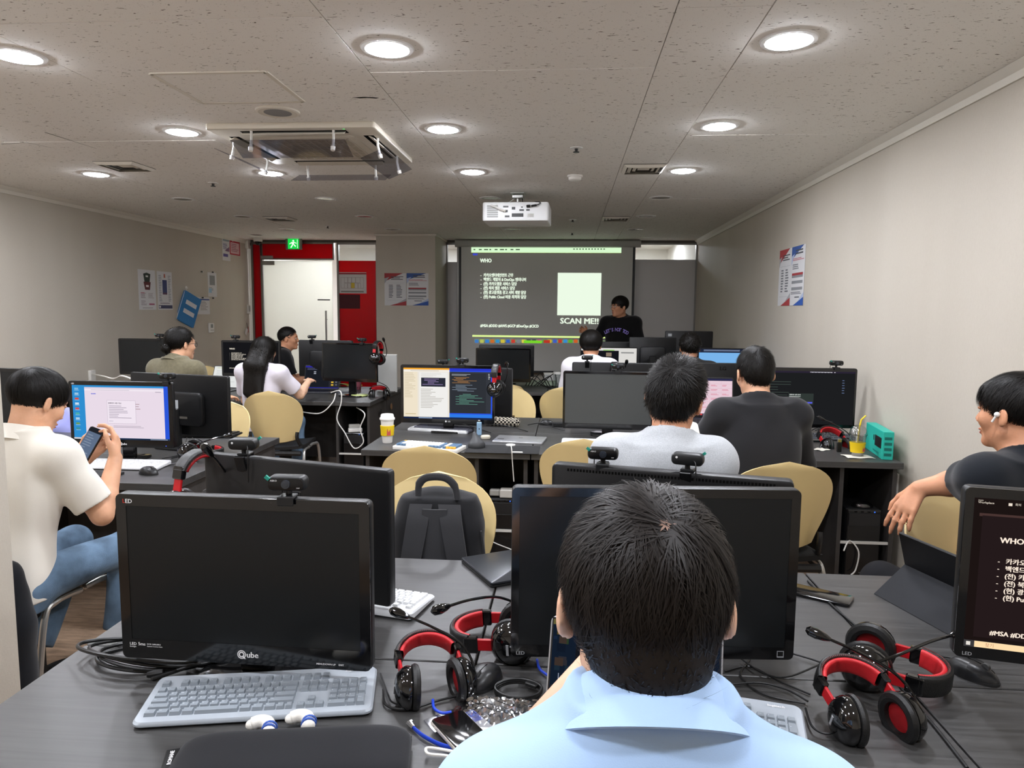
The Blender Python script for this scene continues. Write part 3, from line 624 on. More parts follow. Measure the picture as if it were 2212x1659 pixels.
# ================================================================== screens and monitors
mat('bezel_gloss', '#0d0d0e', .10, spec=.6, coat=.4); mat('bezel_matt', '#161616', .38); mat('back_black', '#141415', .42, bump=(600, .06)); mat('panel_off', '#191b1c', .22, spec=.35)
mat('print_white', '#e8e8e8', .5); mat('print_red', '#c4352c', .5); mat('print_silver', '#9b9da0', .4); mat('panel_grey', '#4c4e4d', .3, spec=.35)
class Scr:
    """what a display shows: flat lit shapes, u and v run 0..1 from its top-left corner"""
    def __init__(s, parent, w, h, cx=0., cz=0., y=-.015, M=None, prefix='', br=1.0): s.p, s.w, s.h, s.cx, s.cz, s.y, s.d, s.M, s.pf, s.br = parent, w, h, cx, cz, y, {}, M or Matrix(), prefix, br; s.n = 0
    def mb(s, col):
        if col not in s.d: s.d[col] = MB().at(s.M); s.d[col]._y = 0
        return s.d[col]
    def xz(s, u, v): return s.cx + (u - .5) * s.w, s.cz + (.5 - v) * s.h
    def rect(s, u0, v0, u1, v1, col):
        b = s.mb(col); x0, z0 = s.xz(u0, v1); x1, z1 = s.xz(u1, v0); s.n += 1; quad(b, x0, x1, z0, z1, s.y - .00012 * min(s.n, 14) - .000004 * s.n); return s
    def text(s, t, u, v, h, col, bold=.012, align='LEFT', wid=None):
        b = s.mb(col); x, z = s.xz(u, v); sz = h * s.h / .7; sx = 1.
        if wid: vs, _ = text_mesh(t, 1, bold, align, 2); sx = wid * s.w / (max(q.x for q in vs) * sz)
        s.n += 1; put_text(b, t, x, z, sz, s.y - .0019, bold, align, sx); return s
    def lines(s, u0, v0, u1, v1, n, col, fill=.45, seed=1, indent=0.):
        rr = random.Random(seed); dv = (v1 - v0) / n
        for k in range(n):
            a = u0 + (indent * rr.choice((0, 1, 2, 2, 3)) if indent else 0)
            s.rect(a, v0 + k * dv, a + (u1 - a) * rr.uniform(.35, 1.), v0 + (k + fill) * dv, col)
        return s
    def done(s):
        for c, b in s.d.items():
            o = b.build(s.pf + 'screen_content', sglow('px' + c + '%.2f' % s.br, c, s.br), s.p, 0); o['kind'] = 'stuff'
def monitor(label, tl, tr, ybot, Yl, Yr, face=-1, bez=(.018, .018, .018, .03), style='gloss', screen='off', stand=True, tilt=0., name='monitor', thick=.03, zb=None, bulge=True, ztop=None, w=None, basew=.22):
    """tl, tr: the upper corners in view with their depths; ybot the lower edge at tl. face -1 shows the display to the viewer side"""
    a = ony(*tl, Yl); c = ony(*tr, Yr); zt = ztop if ztop else (a.z + c.z) / 2; z0 = zb if zb is not None else ony(tl[0], ybot, Yl).z
    dx, dy = c.x - a.x, Yr - Yl; w = w or math.hypot(dx, dy); h = zt - z0; rz = math.atan2(dy, dx) + (PI if face > 0 else 0)
    cx, cy = (a.x + c.x) / 2, (Yl + Yr) / 2
    t = thing(name, label, 'monitor', (cx, cy, ZD), rz)
    M = Matrix.Translation((0, 0, z0 - ZD)) @ Matrix.Rotation(math.radians(-tilt), 4, 'X') @ Matrix.Translation((0, 0, h / 2))
    gl = MATS['bezel_gloss'] if style == 'gloss' else MATS['bezel_matt']
    MB().at(M).slab(rrect(w, h, .012, 3), -.014, thick - .014, .005, 'y').build('housing', MATS['back_black'], t)
    L_, R_, T_, B_ = bez; sw, sh = w - L_ - R_, h - T_ - B_; sx, sz = (L_ - R_) / 2, (B_ - T_) / 2
    f = MB().at(M); o = rrect(w - .002, h - .002, .011, 3); i_ = rrect(sw, sh, .001, 3, sx, sz); n = len(o)
    for yy, in ((-.0155,),):
        f.add([(p[0], yy, p[1]) for p in o] + [(p[0], yy + .0002, p[1]) for p in i_] + [(p[0], yy + .004, p[1]) for p in i_] + [(p[0], -.012, p[1]) for p in o],
              [(k, (k + 1) % n, n + (k + 1) % n, n + k) for k in range(n)] + [(n + k, n + (k + 1) % n, 2 * n + (k + 1) % n, 2 * n + k) for k in range(n)] + [(3 * n + k, 3 * n + (k + 1) % n, (k + 1) % n, k) for k in range(n)])
    f.build('bezel', gl, t, 40)
    b = MB().at(M); quad(b, sx - sw / 2, sx + sw / 2, sz - sh / 2, sz + sh / 2, -.0142); b.build('display', MATS['panel_grey' if screen == 'grey' else 'panel_off'], t, 0)
    if bulge: MB().at(M).slab(rrect(w * .55, h * .55, .03, 4, 0, -h * .06), thick - .016, thick + .02, .012, 'y').build('back_cover', MATS['back_black'], t)
    if stand:
        zz = z0 - ZD
        MB().box(-.035, .035, thick, thick + .03, .008, zz + h * .45, .006).build('stand_neck', gl, t)
        MB().slab([(p[0], p[1] + .03) for p in rrect(basew, .17, .05, 5)], 0.0, .012, .004).build('stand_base', gl, t)
    t['_w'], t['_h'] = w, h
    S = Scr(t, sw, sh, sx, sz, -.0142, M)
    return t, S, M, w, h, z0
def marks(t, M, items, m, name='lettering'):
    b = MB().at(M)
    for s, x, z, sz, al in items: put_text(b, s, x, z, sz, -.0159, .014, al)
    o = b.build(name, m, t, 0); o['kind'] = 'stuff'; return o
def top_at(mon, u):   # a spot on a monitor's upper edge, u from -.5 to .5 seen from the viewer
    t, S, M, w, h, z0 = mon; s = 1 if abs(math.cos(t.rotation_euler.z) - 1) < .7 else -1
    R = Matrix.Rotation(t.rotation_euler.z, 3, 'Z'); return Vector(t.location) + R @ (M @ Vector((s * u * w, 0, h / 2)))

# ================================================================== webcams
mat('cam_black', '#191a1b', .4); mat('cam_front', '#101011', .25); mat('teal_tape', '#1f8a78', .5); mat('lens', '#2b2f36', .08, coat=.5)
def webcam_proto():
    t = thing('webcam', None, 'webcam')      # looks towards -y, base on a monitor's upper edge
    MB().slab(rrect(.094, .036, .014, 4, 0, .038), -.022, .018, .008, 'y').build('body', MATS['cam_black'], t)
    MB().slab(rrect(.086, .029, .011, 4, 0, .038), -.0235, -.021, .001, 'y').build('front_plate', MATS['cam_front'], t)
    MB().lathe([(0, .0285), (.006, .0285), (.0065, .0275), (.0105, .0272), (.0115, .023)], 20, 'y').at(Matrix()).build('lens', MATS['lens'], t, loc=(.001, 0, .038))
    b = MB(); put_text(b, 'ABKO', -.037, .0445, .0062, -.0238, .01); put_text(b, '1080P', .026, .028, .0035, -.0238, .005); b.build('lettering', MATS['print_white'], t, 0)['kind'] = 'stuff'
    b = MB(); b.tube([(0, 0, .022), (0, .0, .008)], .008, 10); b.box(-.02, .02, -.026, .012, .001, .008, .002); b.box(-.02, .02, -.03, -.0255, -.014, .008, .0015); b.build('clip', MATS['cam_black'], t)
    MB().at(Matrix.Translation((0, .03, -.012)) @ Matrix.Rotation(math.radians(-20), 4, 'X')).box(-.017, .017, -.006, .004, -.035, .018, .002).build('rear_foot', MATS['cam_front'], t)
    MB().at(Matrix.Translation((-.044, -.022, .053)) @ Matrix.Rotation(.7, 4, 'Y')).box(-.006, .006, -.003, .003, -.004, .004).build('tape', MATS['teal_tape'], t, 0)
    b = MB(); b.lathe([(0, -.0186), (.0035, -.0186), (.0035, -.017)], 12, 'y'); b.build('rear_mark', MATS['print_white'], t, loc=(.03, 0, .044))
    MB().tube(spline([(-.02, .016, .036), (-.028, .03, .03), (-.03, .036, -.01), (-.026, .034, -.08)], 5), .0018, 5).build('lead', MATS['cable_black'], t)
    return t
WC = webcam_proto(); wu = set()
def webcam(mon, u, label, flip=False, turn=0., pitch=0., sc=.85):
    p = top_at(mon, u); rz = mon[0].rotation_euler.z + turn
    if flip: rz += PI
    o = place(WC, wu, (p.x, p.y, p.z), (pitch, 0, rz), label, 'black webcams'); o.scale = (sc, sc, sc); return o

# ================================================================== headsets
mat('gloss_black', '#09090a', .07, spec=.7, coat=.5); mat('leather_black', '#151515', .42, bump=(300, .15)); mat('red_pad', '#c01f26', .5, bump=(180, .1)); mat('red_plastic', '#b4161f', .3)
def headset_proto():
    t = thing('headset', None, 'headset')
    R = .074
    def arc(a, r): a = math.radians(a); return Vector((-r * math.cos(a), 0, r * math.sin(a)))
    def band(r0, r1, wd, a0, a1, n=22, rnd=.3):
        def fn(u, v):
            a = a0 + (a1 - a0) * u; c = v * 2 * PI; x = math.cos(c); z = math.sin(c)
            ww = wd * (abs(x) ** .45) * (1 if x > 0 else -1); rr = (r0 + r1) / 2 + (r1 - r0) / 2 * (abs(z) ** .6) * (1 if z > 0 else -1)
            q = arc(a, rr); return (q.x, ww, q.z)
        return MB().grid(fn, n, 14)
    band(R, R + .013, .022, 18, 162).build('headband', MATS['leather_black'], t, 70)
    band(R - .010, R + .002, .020, 20, 160).build('headband_pad', MATS['red_pad'], t, 70)
    b = MB()
    for k in range(40):
        a = 20 + 140 * k / 39
        for s in (-1, 1): q = arc(a, R + .004); b.box(q.x - .0012, q.x + .0012, s * .0216 - .001, s * .0216 + .001, q.z - .0022, q.z + .0022)
    b.build('stitching', mat('stitch', '#57322f', .6), t, 0)['kind'] = 'stuff'
    for s in (-1, 1):
        q = arc(18, R + .004); x = s * abs(q.x)
        MB().box(x - .008, x + .008, -.019, .019, q.z - .022, q.z + .012, .003).build('hinge_block', MATS['bezel_gloss'], t)
        MB().box(x - .0035, x + .0035, -.014, .014, -.052, q.z - .01, .002).build('slider', MATS['red_plastic'], t)
        MB().box(x - .006, x + .006, -.012, .012, -.062, -.038, .003).build('yoke', MATS['bezel_gloss'], t)
        M = Matrix.Translation((s * .066, 0, -.074)) @ Matrix.Rotation(s * -.12, 4, 'Y')
        f = 1 if s > 0 else -1
        def lx(prof): 
            b_ = MB().at(M); b_.lathe([(r * 1.2, f * z * 1.1) for r, z in prof], 26, 'x'); return b_
        lx([(0, .030), (.014, .029), (.028, .024), (.038, .014), (.042, .004), (.041, -.004), (.036, -.006)]).build('ear_cup', MATS['gloss_black'], t)
        lx([(.036, -.004), (.043, -.008), (.045, -.014), (.042, -.021), (.034, -.024), (.027, -.020), (.025, -.012)]).build('ear_cushion', MATS['leather_black'], t)
        lx([(0, -.011), (.027, -.012)]).build('cup_lining', MATS['red_pad'], t)
        b = MB().at(M); b.box(f * .03 - .004, f * .03 + .002, -.012, .012, -.004, .002); b.build('cup_mark', MATS['print_silver'], t, 0)
    P = spline([(.092, -.004, -.078), (.094, -.03, -.055), (.07, -.055, -.012), (.01, -.072, .035), (-.045, -.078, .075)], 5); b = MB(); b.tube(P, .0034, 8); b.build('mic_boom', MATS['bezel_gloss'], t)
    d = (P[-1] - P[-3]).normalized(); b = MB(); e = P[-1]; b.tube([e - d * .004, e + d * .008, e + d * .026, e + d * .042, e + d * .05], [.0045, .009, .0125, .011, .004], 12); b.build('microphone', MATS['gloss_black'], t)
    return t
HS = headset_proto(); hu = set()
def headset(loc, rot, label, sc=1.): o = place(HS, hu, loc, tuple(math.radians(a) for a in rot), label, 'black and red headsets'); o.scale = (sc,) * 3; return o

# ================================================================== keyboards
def key_layout():
    K = []; u = 1.
    def row(y, x, spec, h=1.):
        for it in spec:
            w, s = it if isinstance(it, tuple) else (1., it)
            if s is not None: K.append((x, y, w, h, s))
            x += w
    row(0, 0, ['Esc', None, 'F1', 'F2', 'F3', 'F4', (.5, None), 'F5', 'F6', 'F7', 'F8', (.5, None), 'F9', 'F10', 'F11', 'F12', (.25, None), 'Prt', 'Scr', 'Pau'])
    row(1.35, 0, list('`1234567890-=') + [(2., 'Backspace'), (.25, None), 'Ins', 'Hom', 'PgU', (.25, None), 'Num', '/', '*', '-'])
    row(2.35, 0, [(1.5, 'Tab')] + list('QWERTYUIOP[]') + [(1.5, '\\'), (.25, None), 'Del', 'End', 'PgD', (.25, None), '7', '8', '9'])
    row(3.35, 0, [(1.75, 'Caps')] + list("ASDFGHJKL;'") + [(2.25, 'Enter'), (3.5, None), '4', '5', '6'])
    row(4.35, 0, [(2.25, 'Shift')] + list('ZXCVBNM,./') + [(2.75, 'Shift'), (1.25, None), '^', (1.25, None), '1', '2', '3'])
    row(5.35, 0, [(1.25, 'Ctrl'), (1.25, 'Win'), (1.25, 'Alt'), (1.25, ' '), (4.5, ''), (1.25, ' '), (1.25, 'Alt'), (1.25, 'Win'), (.9, 'Fn'), (.85, 'Ctrl'), (.25, None), '<', 'v', '>', (.25, None), (2., '0'), '.'])
    K.append((21.5, 2.35, 1., 2., '+')); K.append((21.5, 4.35, 1., 2., 'Enter'))
    return K
KEYS = key_layout(); U_ = .0187
def keyboard(label, loc, rz, body, keym, legend=None, single=True, brand=None, w=.45, d=.155, only=None, keyh=.0065, edge=.012):
    t = thing('keyboard', label, 'keyboard', loc, rz); x0 = -w / 2 + (w - 22.5 * U_) / 2; yb = d / 2 - .026
    def slope(y): return .014 + .010 * (y + d / 2) / d
    P = rrect(w, d, edge, 4); b = MB(); n = len(P)
    def ring(k, dz, bot=False): return [(p[0] * k, p[1] * (k - (1 - k) * 1.5), (.003 if bot else slope(p[1])) + dz) for p in P]
    R_ = [ring(.985, 0, True), ring(1., .003, True), ring(1., -.004), ring(.985, 0)]
    b.add([p for r in R_ for p in r], [tuple(range(n))[::-1], tuple(range(3 * n, 4 * n))] + [(i * n + k, i * n + (k + 1) % n, (i + 1) * n + (k + 1) % n, (i + 1) * n + k) for i in range(3) for k in range(n)])
    b.build('body', body, t, 40)
    cache = {}; joined = MB(); lg = MB()
    for x, y, kw, kh, s in KEYS:
        cx = x0 + (x + kw / 2) * U_; cy = yb - (y + kh / 2) * U_ * .98
        if only and not only(cx): continue
        z = slope(cy); a, c = kw * U_ / 2 - .0009, kh * U_ * .98 / 2 - .0009; q = .0022
        vs = [(-a, -c, -.004), (a, -c, -.004), (a, c, -.004), (-a, c, -.004), (-a + q, -c + q, keyh), (a - q, -c + q, keyh), (a - q, c - q * .6, keyh), (-a + q, c - q * .6, keyh)]
        fs = [(4, 5, 6, 7), (0, 1, 5, 4), (1, 2, 6, 5), (2, 3, 7, 6), (3, 0, 4, 7)]
        if single:
            if (kw, kh) not in cache:
                m_ = MB().add(vs, fs); o = m_.build('key', keym, t, 0, loc=(cx, cy, z)); cache[(kw, kh)] = o.data
            else:
                o = bpy.data.objects.new('key', cache[(kw, kh)]); COL.objects.link(o); o.parent = t; o.location = (cx, cy, z)
        else: joined.at(Matrix.Translation((cx, cy, z))).add(vs, fs)
        if legend and s.strip(): put_text(lg, s, cx - a + .0035, cy + .0005, .0055 if len(s) == 1 else .0032, z + keyh + .0003, .01, frame='xy', res=1)
    if not single: joined.build('keys', keym, t, 0)['kind'] = 'stuff'
    if legend: lg.build('key_legends', legend, t, 0)['kind'] = 'stuff'
    if brand:
        b = MB(); put_text(b, brand, w / 2 - .066, d / 2 - .020, .0105, slope(d / 2 - .02) + .0012, .02, frame='xy'); b.build('lettering', MATS['print_white'], t, 0)['kind'] = 'stuff'
    return t

# ================================================================== mice and laptops
mat('mouse_black', '#1c1c1d', .35); mat('rubber', '#222222', .7)
def mouse_proto():
    t = thing('mouse', None, 'mouse')
    def fn(u, v):
        a = u * 2 * PI; r = math.cos(v * PI / 2) ** .55; x = .031 * r * math.cos(a) * (1 + .06 * math.cos(2 * a)); y = .055 * r * math.sin(a)
        return (x, y, .004 + .033 * math.sin(v * PI / 2) * (1 - .5 * (y / .075) ** 2 + .12 * (-y / .055) * 0) * (1 - .22 * (y > .0) * (y / .055) ** 2))
    MB().grid(fn, 24, 10).build('shell', MATS['mouse_black'], t, 60)
    MB().prism([(.0315 * math.cos(k / 24 * 2 * PI), .0555 * math.sin(k / 24 * 2 * PI)) for k in range(24)], 0, .006).build('base', MATS['rubber'], t)
    MB().at(Matrix.Translation((0, .026, .0325)) @ Matrix.Rotation(PI / 2, 4, 'Y')).lathe([(0, -.004), (.008, -.004), (.008, .004), (0, .004)], 16).build('wheel', MATS['cable_grey'], t)
    b = MB(); b.tube([(0, .045, .0262), (0, .037, .0312)], .0009, 4); b.tube([(0, .016, .0358), (0, -.012, .0375)], .0009, 4); b.build('button_gap', MATS['dark_hole'], t, 0)['kind'] = 'stuff'
    return t
MS = mouse_proto(); mu = set()
def mouse(loc, rz, label): return place(MS, mu, loc, rz, label, 'black computer mice')
def laptop(label, loc, rz, w, d, ang, deck, lid, keym, hl=None, name='laptop', scr=(.008, .008, .008, .012), cat='laptop'):
    """hinge along local +y edge, display facing -y"""
    t = thing(name, label, cat, loc, rz); hl = hl or d
    MB().slab(rrect(w, d, .012, 4), 0, .014, .004).build('base', deck, t)
    k = MB(); nx, ny = 15, 6
    for i in range(nx):
        for j in range(ny): x = -w * .43 + w * .86 * i / nx; y = -d * .04 + d * .46 * j / ny; k.box(x, x + w * .86 / nx * .86, y, y + d * .46 / ny * .84, .0138, .0152)
    k.build('keys', keym, t, 0)['kind'] = 'stuff'
    MB().slab(rrect(w * .34, d * .3, .006, 3, 0, -d * .28), .0138, .0144, .0002).build('trackpad', deck, t)
    M = Matrix.Translation((0, d / 2 - .004, .014)) @ Matrix.Rotation(-math.radians(ang - 90), 4, 'X')
    MB().at(M).slab(rrect(w, hl, .012, 4, 0, hl / 2), -.003, .004, .002, 'y').build('lid', lid, t)
    L_, R_, T_, B_ = scr
    b = MB().at(M); quad(b, -w / 2 + .003, w / 2 - .003, .004, hl - .003, -.0032); b.build('screen_border', MATS['bezel_matt'], t, 0)
    return t, Scr(t, w - L_ - R_, hl - T_ - B_, 0, hl / 2 + (B_ - T_) / 2, -.0034, M), M
# ================================================================== front block monitors
m1 = monitor('off glossy black monitor with white Qube lettering at the front', (258, 1064), (803, 1078), 1412, 1.405, 1.395, bez=(.023, .023, .026, .044), basew=.24)
t, S, M, w, h, z0 = m1
marks(t, M, [('ED', -w / 2 + .0225, h / 2 - .020, .0125, 'LEFT'), ('ube', .004, -h / 2 + .0165, .018, 'LEFT'), ('LED', -w / 2 + .018, -h / 2 + .030, .009, 'LEFT'), ('5ms', -w / 2 + .037, -h / 2 + .030, .010, 'LEFT'), ('DCR 5,000,000:1', -w / 2 + .057, -h / 2 + .032, .0045, 'LEFT'), ('Backlight', -w / 2 + .018, -h / 2 + .0255, .004, 'LEFT'), ('Dynamic Contrast Ratio', -w / 2 + .057, -h / 2 + .0275, .0035, 'LEFT'),
            ('MENU', w / 2 - .118, -h / 2 + .010, .0055, 'LEFT'), ('DOWN', w / 2 - .103, -h / 2 + .010, .0055, 'LEFT'), ('UP', w / 2 - .083, -h / 2 + .010, .0055, 'LEFT'), ('EXIT', w / 2 - .070, -h / 2 + .010, .0055, 'LEFT')], MATS['print_white'])
marks(t, M, [('L', -w / 2 + .0165, h / 2 - .020, .0125, 'LEFT')], MATS['print_red'], 'red_letter')
def q_mark(t, M, x, z, r):
    b = MB().at(M); C = lambda rr, n=24: [(x + rr * math.cos(2 * PI * k / n), -.0159, z + rr * math.sin(2 * PI * k / n)) for k in range(n)]
    for a, c in ((r, r * .8), (r * .66, r * .38)):
        v = C(a) + C(c); b.add(v, [(k, (k + 1) % 24, 24 + (k + 1) % 24, 24 + k) for k in range(24)])
    b.add([(x + .1 * r, -.016, z - .3 * r), (x + .4 * r, -.016, z - .2 * r), (x + .95 * r, -.016, z - 1.0 * r), (x + .5 * r, -.016, z - .95 * r)], [(0, 1, 2, 3)])
    b.build('ring_mark', MATS['print_white'], t, 0)['kind'] = 'stuff'
q_mark(t, M, -.0065, -h / 2 + .0225, .0095)
p2 = ony(858, 1310, 1.74).z
m2 = monitor('black monitor seen from behind, beyond the Qube monitor', (447, 977), (846, 1013), 1300, 1.90, 1.74, face=1, style='matt', zb=p2, thick=.026)
m3 = monitor('large off black monitor behind the blue shirt person', (1106, 1047), (1727, 1056), 1412, 1.49, 1.535, bez=(.017, .021, .020, .028), style='gloss')
t, S, M, w, h, z0 = m3
marks(t, M, [('LED', -w / 2 + .012, -h / 2 + .006, .011, 'LEFT')], MATS['print_silver'])
b = MB().at(M); quad(b, w / 2 - .037, w / 2 - .022, -h / 2 + .006, -h / 2 + .021, -.0158); b.build('energy_sticker', MATS['print_silver'], t, 0)
b = MB().at(M); quad(b, w / 2 - .0355, w / 2 - .0235, -h / 2 + .009, -h / 2 + .0195, -.0161); b.build('energy_print', MATS['black_metal'], t, 0)
m4 = monitor('black monitor back with a row of vent slots, over the parted hair', (1197, 1001), (1715, 1031), 1300, 1.88, 1.745, face=1, style='matt', zb=.80, thick=.04, bulge=False)
t, S, M, w, h, z0 = m4
b = MB().at(M)
for k in range(62):
    x = -w / 2 + .045 + (w - .09) * k / 61; b.box(x - .0026, x + .0026, .0255, .0264, h / 2 - .017, h / 2 - .010)
b.build('vent_slots', MATS['dark_hole'], t, 0)['kind'] = 'stuff'
MB().at(M).slab(rrect(w - .03, h - .06, .03, 4, 0, -.02), .025, .05, .012, 'y').build('back_shell', MATS['back_black'], t)
xl = ony(2081, 1047, 1.54)
m5 = monitor('monitor cut by the picture edge, showing the WHO slide', (2081, 1047), (2865, 1100), 1411, 1.54, 1.42, ztop=xl.z, bez=(.018, .018, .022, .026))
def who(S, k=1.0, bg='#2b211f', sub=False):
    S.rect(0, 0, 1, 1, bg); W = '#f3e9da'
    S.text('WHO', .115, .235, .05, W, .02); y = .36
    for i, s in enumerate(('카카오엔터테인먼트 근무', '백엔드 개발자 & DevOps 엔지니어', '(전) 카카오웹툰 서비스 담당', '(전) 북미 웹툰 서비스 담당', '(현) 광고플랫폼 광고 서버 개발 담당', '(현) Public Cloud 비용 최적화 담당')):
        S.text('-', .115, y + i * .043, .022, W, .02); S.text(s, .145, y + i * .043, .024, W, .016)
    S.text('#MSA #DDD #AWS #GCP #DevOps #CICD', .105, .87 if not sub else .85, .026, W, .018)
t, S, M, w, h, z0 = m5
S.rect(0, 0, 1, 1, '#1c1413'); S.rect(.02, .10, 1, .12, '#4a3532'); S.rect(.03, .115, 1, .93, '#241a1b'); S.text('Workplace', .012, .035, .014, '#f0e2d2'); S.text('zoom', .012, .018, .009, '#f0e2d2')
S.rect(.11, .022, .122, .04, '#f0e2d2'); S.text('회의', .13, .035, .013, '#f0e2d2'); W = '#ffeedc'
S.text('WHO', .092, .285, .036, W, .025)
for i, s in enumerate(('카카오엔터테인먼트 근무', '백엔드 개발자 & DevOps 엔지니어', '(전) 카카오웹툰 서비스 담당', '(전) 북미 웹툰 서비스 담당', '(현) 광고플랫폼 광고 서버 개발 담당', '(현) Public Cloud 비용 최적화 담당')):
    v = .42 + i * .0485; S.text('-', .09, v, .024, W, .03); S.text(s, .115, v, .029, W, .022)
S.text('#MSA #DDD #AWS #GCP #DevOps #CICD', .082, .905, .03, W, .025)
S.rect(0, .955, 1, 1, '#3b3a3c'); S.rect(.035, .957, .31, .998, '#ffdfae'); S.rect(.008, .965, .022, .99, '#e8e2da'); S.text('찾기', .07, .988, .02, '#c58a6a'); S.rect(.325, .965, .34, .99, '#e8e2da'); S.done()
marks(t, M, [('LED', -w / 2 + .016, -h / 2 + .006, .011, 'LEFT')], MATS['print_silver'])

# ================================================================== polo person's desk
m11 = monitor('lit Qube monitor showing a white web page on blue', (151, 822), (374, 825), 962, 3.50, 3.50, bez=(.019, .022, .022, .04), basew=.2)
t, S, M, w, h, z0 = m11
S.rect(0, 0, 1, 1, '#2f8ed0'); S.rect(.13, .035, .985, .97, '#e9dbe8'); S.rect(.955, .0, 1, .97, '#2b56d8'); S.rect(.13, .035, .955, .06, '#d9cddf'); S.rect(.13, .065, .955, .10, '#f0e6f0'); S.rect(.2, .08, .6, .087, '#b9adbd')
S.text('zoom', .2, .165, .028, '#3f52d8', .03)
S.rect(.36, .27, .66, .70, '#c4b8c6'); S.rect(.363, .275, .657, .695, '#f1e6f1'); S.text('업데이트 사용 가능!', .375, .335, .022, '#4a4450', .02)
S.lines(.38, .37, .64, .62, 8, '#9c90a2', .3, 3); S.rect(.375, .655, .42, .66, '#6a6a86'); S.lines(.66, .33, .74, .46, 3, '#b49aa2', .3, 4); S.lines(.42, .74, .8, .79, 2, '#b7abb9', .4, 5); S.rect(.87, .10, .93, .115, '#b9adbd')
for i, c in enumerate(('#7fb6df', '#9fc8e2', '#d84f3f', '#cfe2ef', '#d8524f', '#4fb0a8', '#b3d3ea', '#6f9a58', '#3f8f9a')): S.rect(.028, .05 + i * .092, .068, .085 + i * .092, c); S.rect(.025, .092 + i * .092, .075, .099 + i * .092, '#a9d0ea')
S.rect(0, .97, 1, 1, '#22314a'); S.rect(0, .972, .13, 1, '#cfd2d8'); S.rect(.8, .978, .98, .993, '#8f9bb0'); S.done()
marks(t, M, [('ube', .002, -h / 2 + .013, .016, 'LEFT'), ('ED', -w / 2 + .022, h / 2 - .017, .009, 'LEFT'), ('L', -w / 2 + .0175, h / 2 - .017, .009, 'LEFT')], MATS['print_white']); q_mark(t, M, -.007, -h / 2 + .018, .008)
b = MB().at(M); quad(b, w / 2 - .045, w / 2 - .041, -h / 2 + .010, -h / 2 + .014, -.016); b.build('power_lamp', sglow('led_blue2', '#4a6aff', 1.4), t, 0)
m12 = monitor('black monitor seen from behind, with label and ports, past the web page monitor', (283, 804), (493, 812), 930, 3.96, 3.80, face=1, style='matt', zb=ony(497, 946, 3.80).z, thick=.022)
t, S, M, w, h, z0 = m12
b = MB().at(M @ Matrix.Rotation(PI, 4, 'Z')); quad(b, -.045, .03, -.02, .03, -.0425); b.build('rating_label', mat('label_white', '#b9bcbf', .5), t, 0); b = MB().at(M); b.box(-.09, .01, .0415, .0435, -.075, -.062); b.build('port_strip', MATS['steel'], t, 0)
monitor('black monitor edge beside the polo person\'s hair', (-70, 792), (28, 796), 940, 3.6, 3.55, style='matt', bulge=False, w=.5)

# ================================================================== middle block
m6 = monitor('lit monitor split between a web page and dark code', (866, 787), (1069, 790), 912, 4.56, 4.56, bez=(.020, .014, .020, .030))
t, S, M, w, h, z0 = m6
S.rect(0, 0, .52, 1, '#ebe5da'); S.rect(0, 0, .52, .032, '#f2a52c'); S.rect(0, .035, .52, .075, '#f4efe6'); S.rect(.08, .048, .4, .06, '#cfc9bd'); S.rect(0, .075, .16, .965, '#efe3cb'); S.rect(.18, .085, .50, .965, '#f0efec')
S.rect(.2, .19, .475, .365, '#2b2d3a'); S.lines(.215, .21, .46, .345, 5, '#9a86b8', .35, 3, .02); S.lines(.195, .41, .47, .80, 13, '#bdb9b2', .4, 4); S.lines(.015, .10, .14, .60, 16, '#cbbd9f', .3, 5); S.lines(.2, .1, .46, .18, 4, '#cfccc6', .3, 6); S.rect(.02, .9, .14, .915, '#c9b98f')
S.rect(.52, 0, 1, 1, '#2b55e6'); S.rect(.52, .0, 1, .05, '#2b39c8'); S.rect(.52, .065, .985, .88, '#2f3238'); S.rect(.52, .065, .985, .09, '#3a3d45'); S.rect(.93, .09, .985, .88, '#363940')
S.lines(.545, .11, .92, .15, 2, '#b7bcc4', .35, 7); S.lines(.55, .17, .86, .30, 6, '#c08a4f', .32, 8, .02); S.lines(.55, .32, .84, .46, 6, '#8f9fb0', .3, 9, .02); S.lines(.55, .50, .92, .72, 9, '#6fb09a', .28, 10, .04); S.lines(.955, .1, .975, .22, 4, '#e3e6ea', .4, 11)
S.rect(.52, .9, 1, .965, '#2f7be8'); S.rect(0, .965, 1, 1, '#1c2a4a'); S.lines(.17, .975, .33, .995, 1, '#9fb7d8', .8, 2); S.done()
marks(t, M, [('LG', .004, -h / 2 + .010, .013, 'LEFT')], MATS['print_white'])
b = MB().at(M); b.lathe([(0, .0160), (.006, .0160), (.006, .0150)], 16, 'y'); o = b.build('maker_disc', MATS['print_white'], t)
o.location = M @ Vector((-.009, 0, -h / 2 + .0145)) - M @ Vector((0, 0, 0))
m7 = monitor('black monitor back peeking out beside the code monitor', (925, 790), (1107, 795), 905, 5.03, 4.93, face=1, style='matt')
m8 = monitor('off dark grey monitor before the grey shirt person', (1217, 803), (1414, 802), 924, 4.58, 4.56, bez=(.014, .014, .016, .036), screen='grey')
m9 = monitor('black monitor back behind the dark grey monitor', (1236, 783), (1440, 784), 905, 4.98, 4.98, face=1, style='matt')
m9b = monitor('black LG monitor back behind the pink spreadsheet laptop', (1452, 784), (1672, 784), 905, 4.98, 4.98, face=1, style='matt', bulge=False)
t, S, M, w, h, z0 = m9b; b = MB().at(M @ Matrix.Rotation(PI, 4, 'Z')); put_text(b, 'LG', 0, h / 2 - .05, .036, -.0165, .03, 'CENTER'); b.build('lettering', mat('emboss', '#08080a', .2), t, 0)['kind'] = 'stuff'
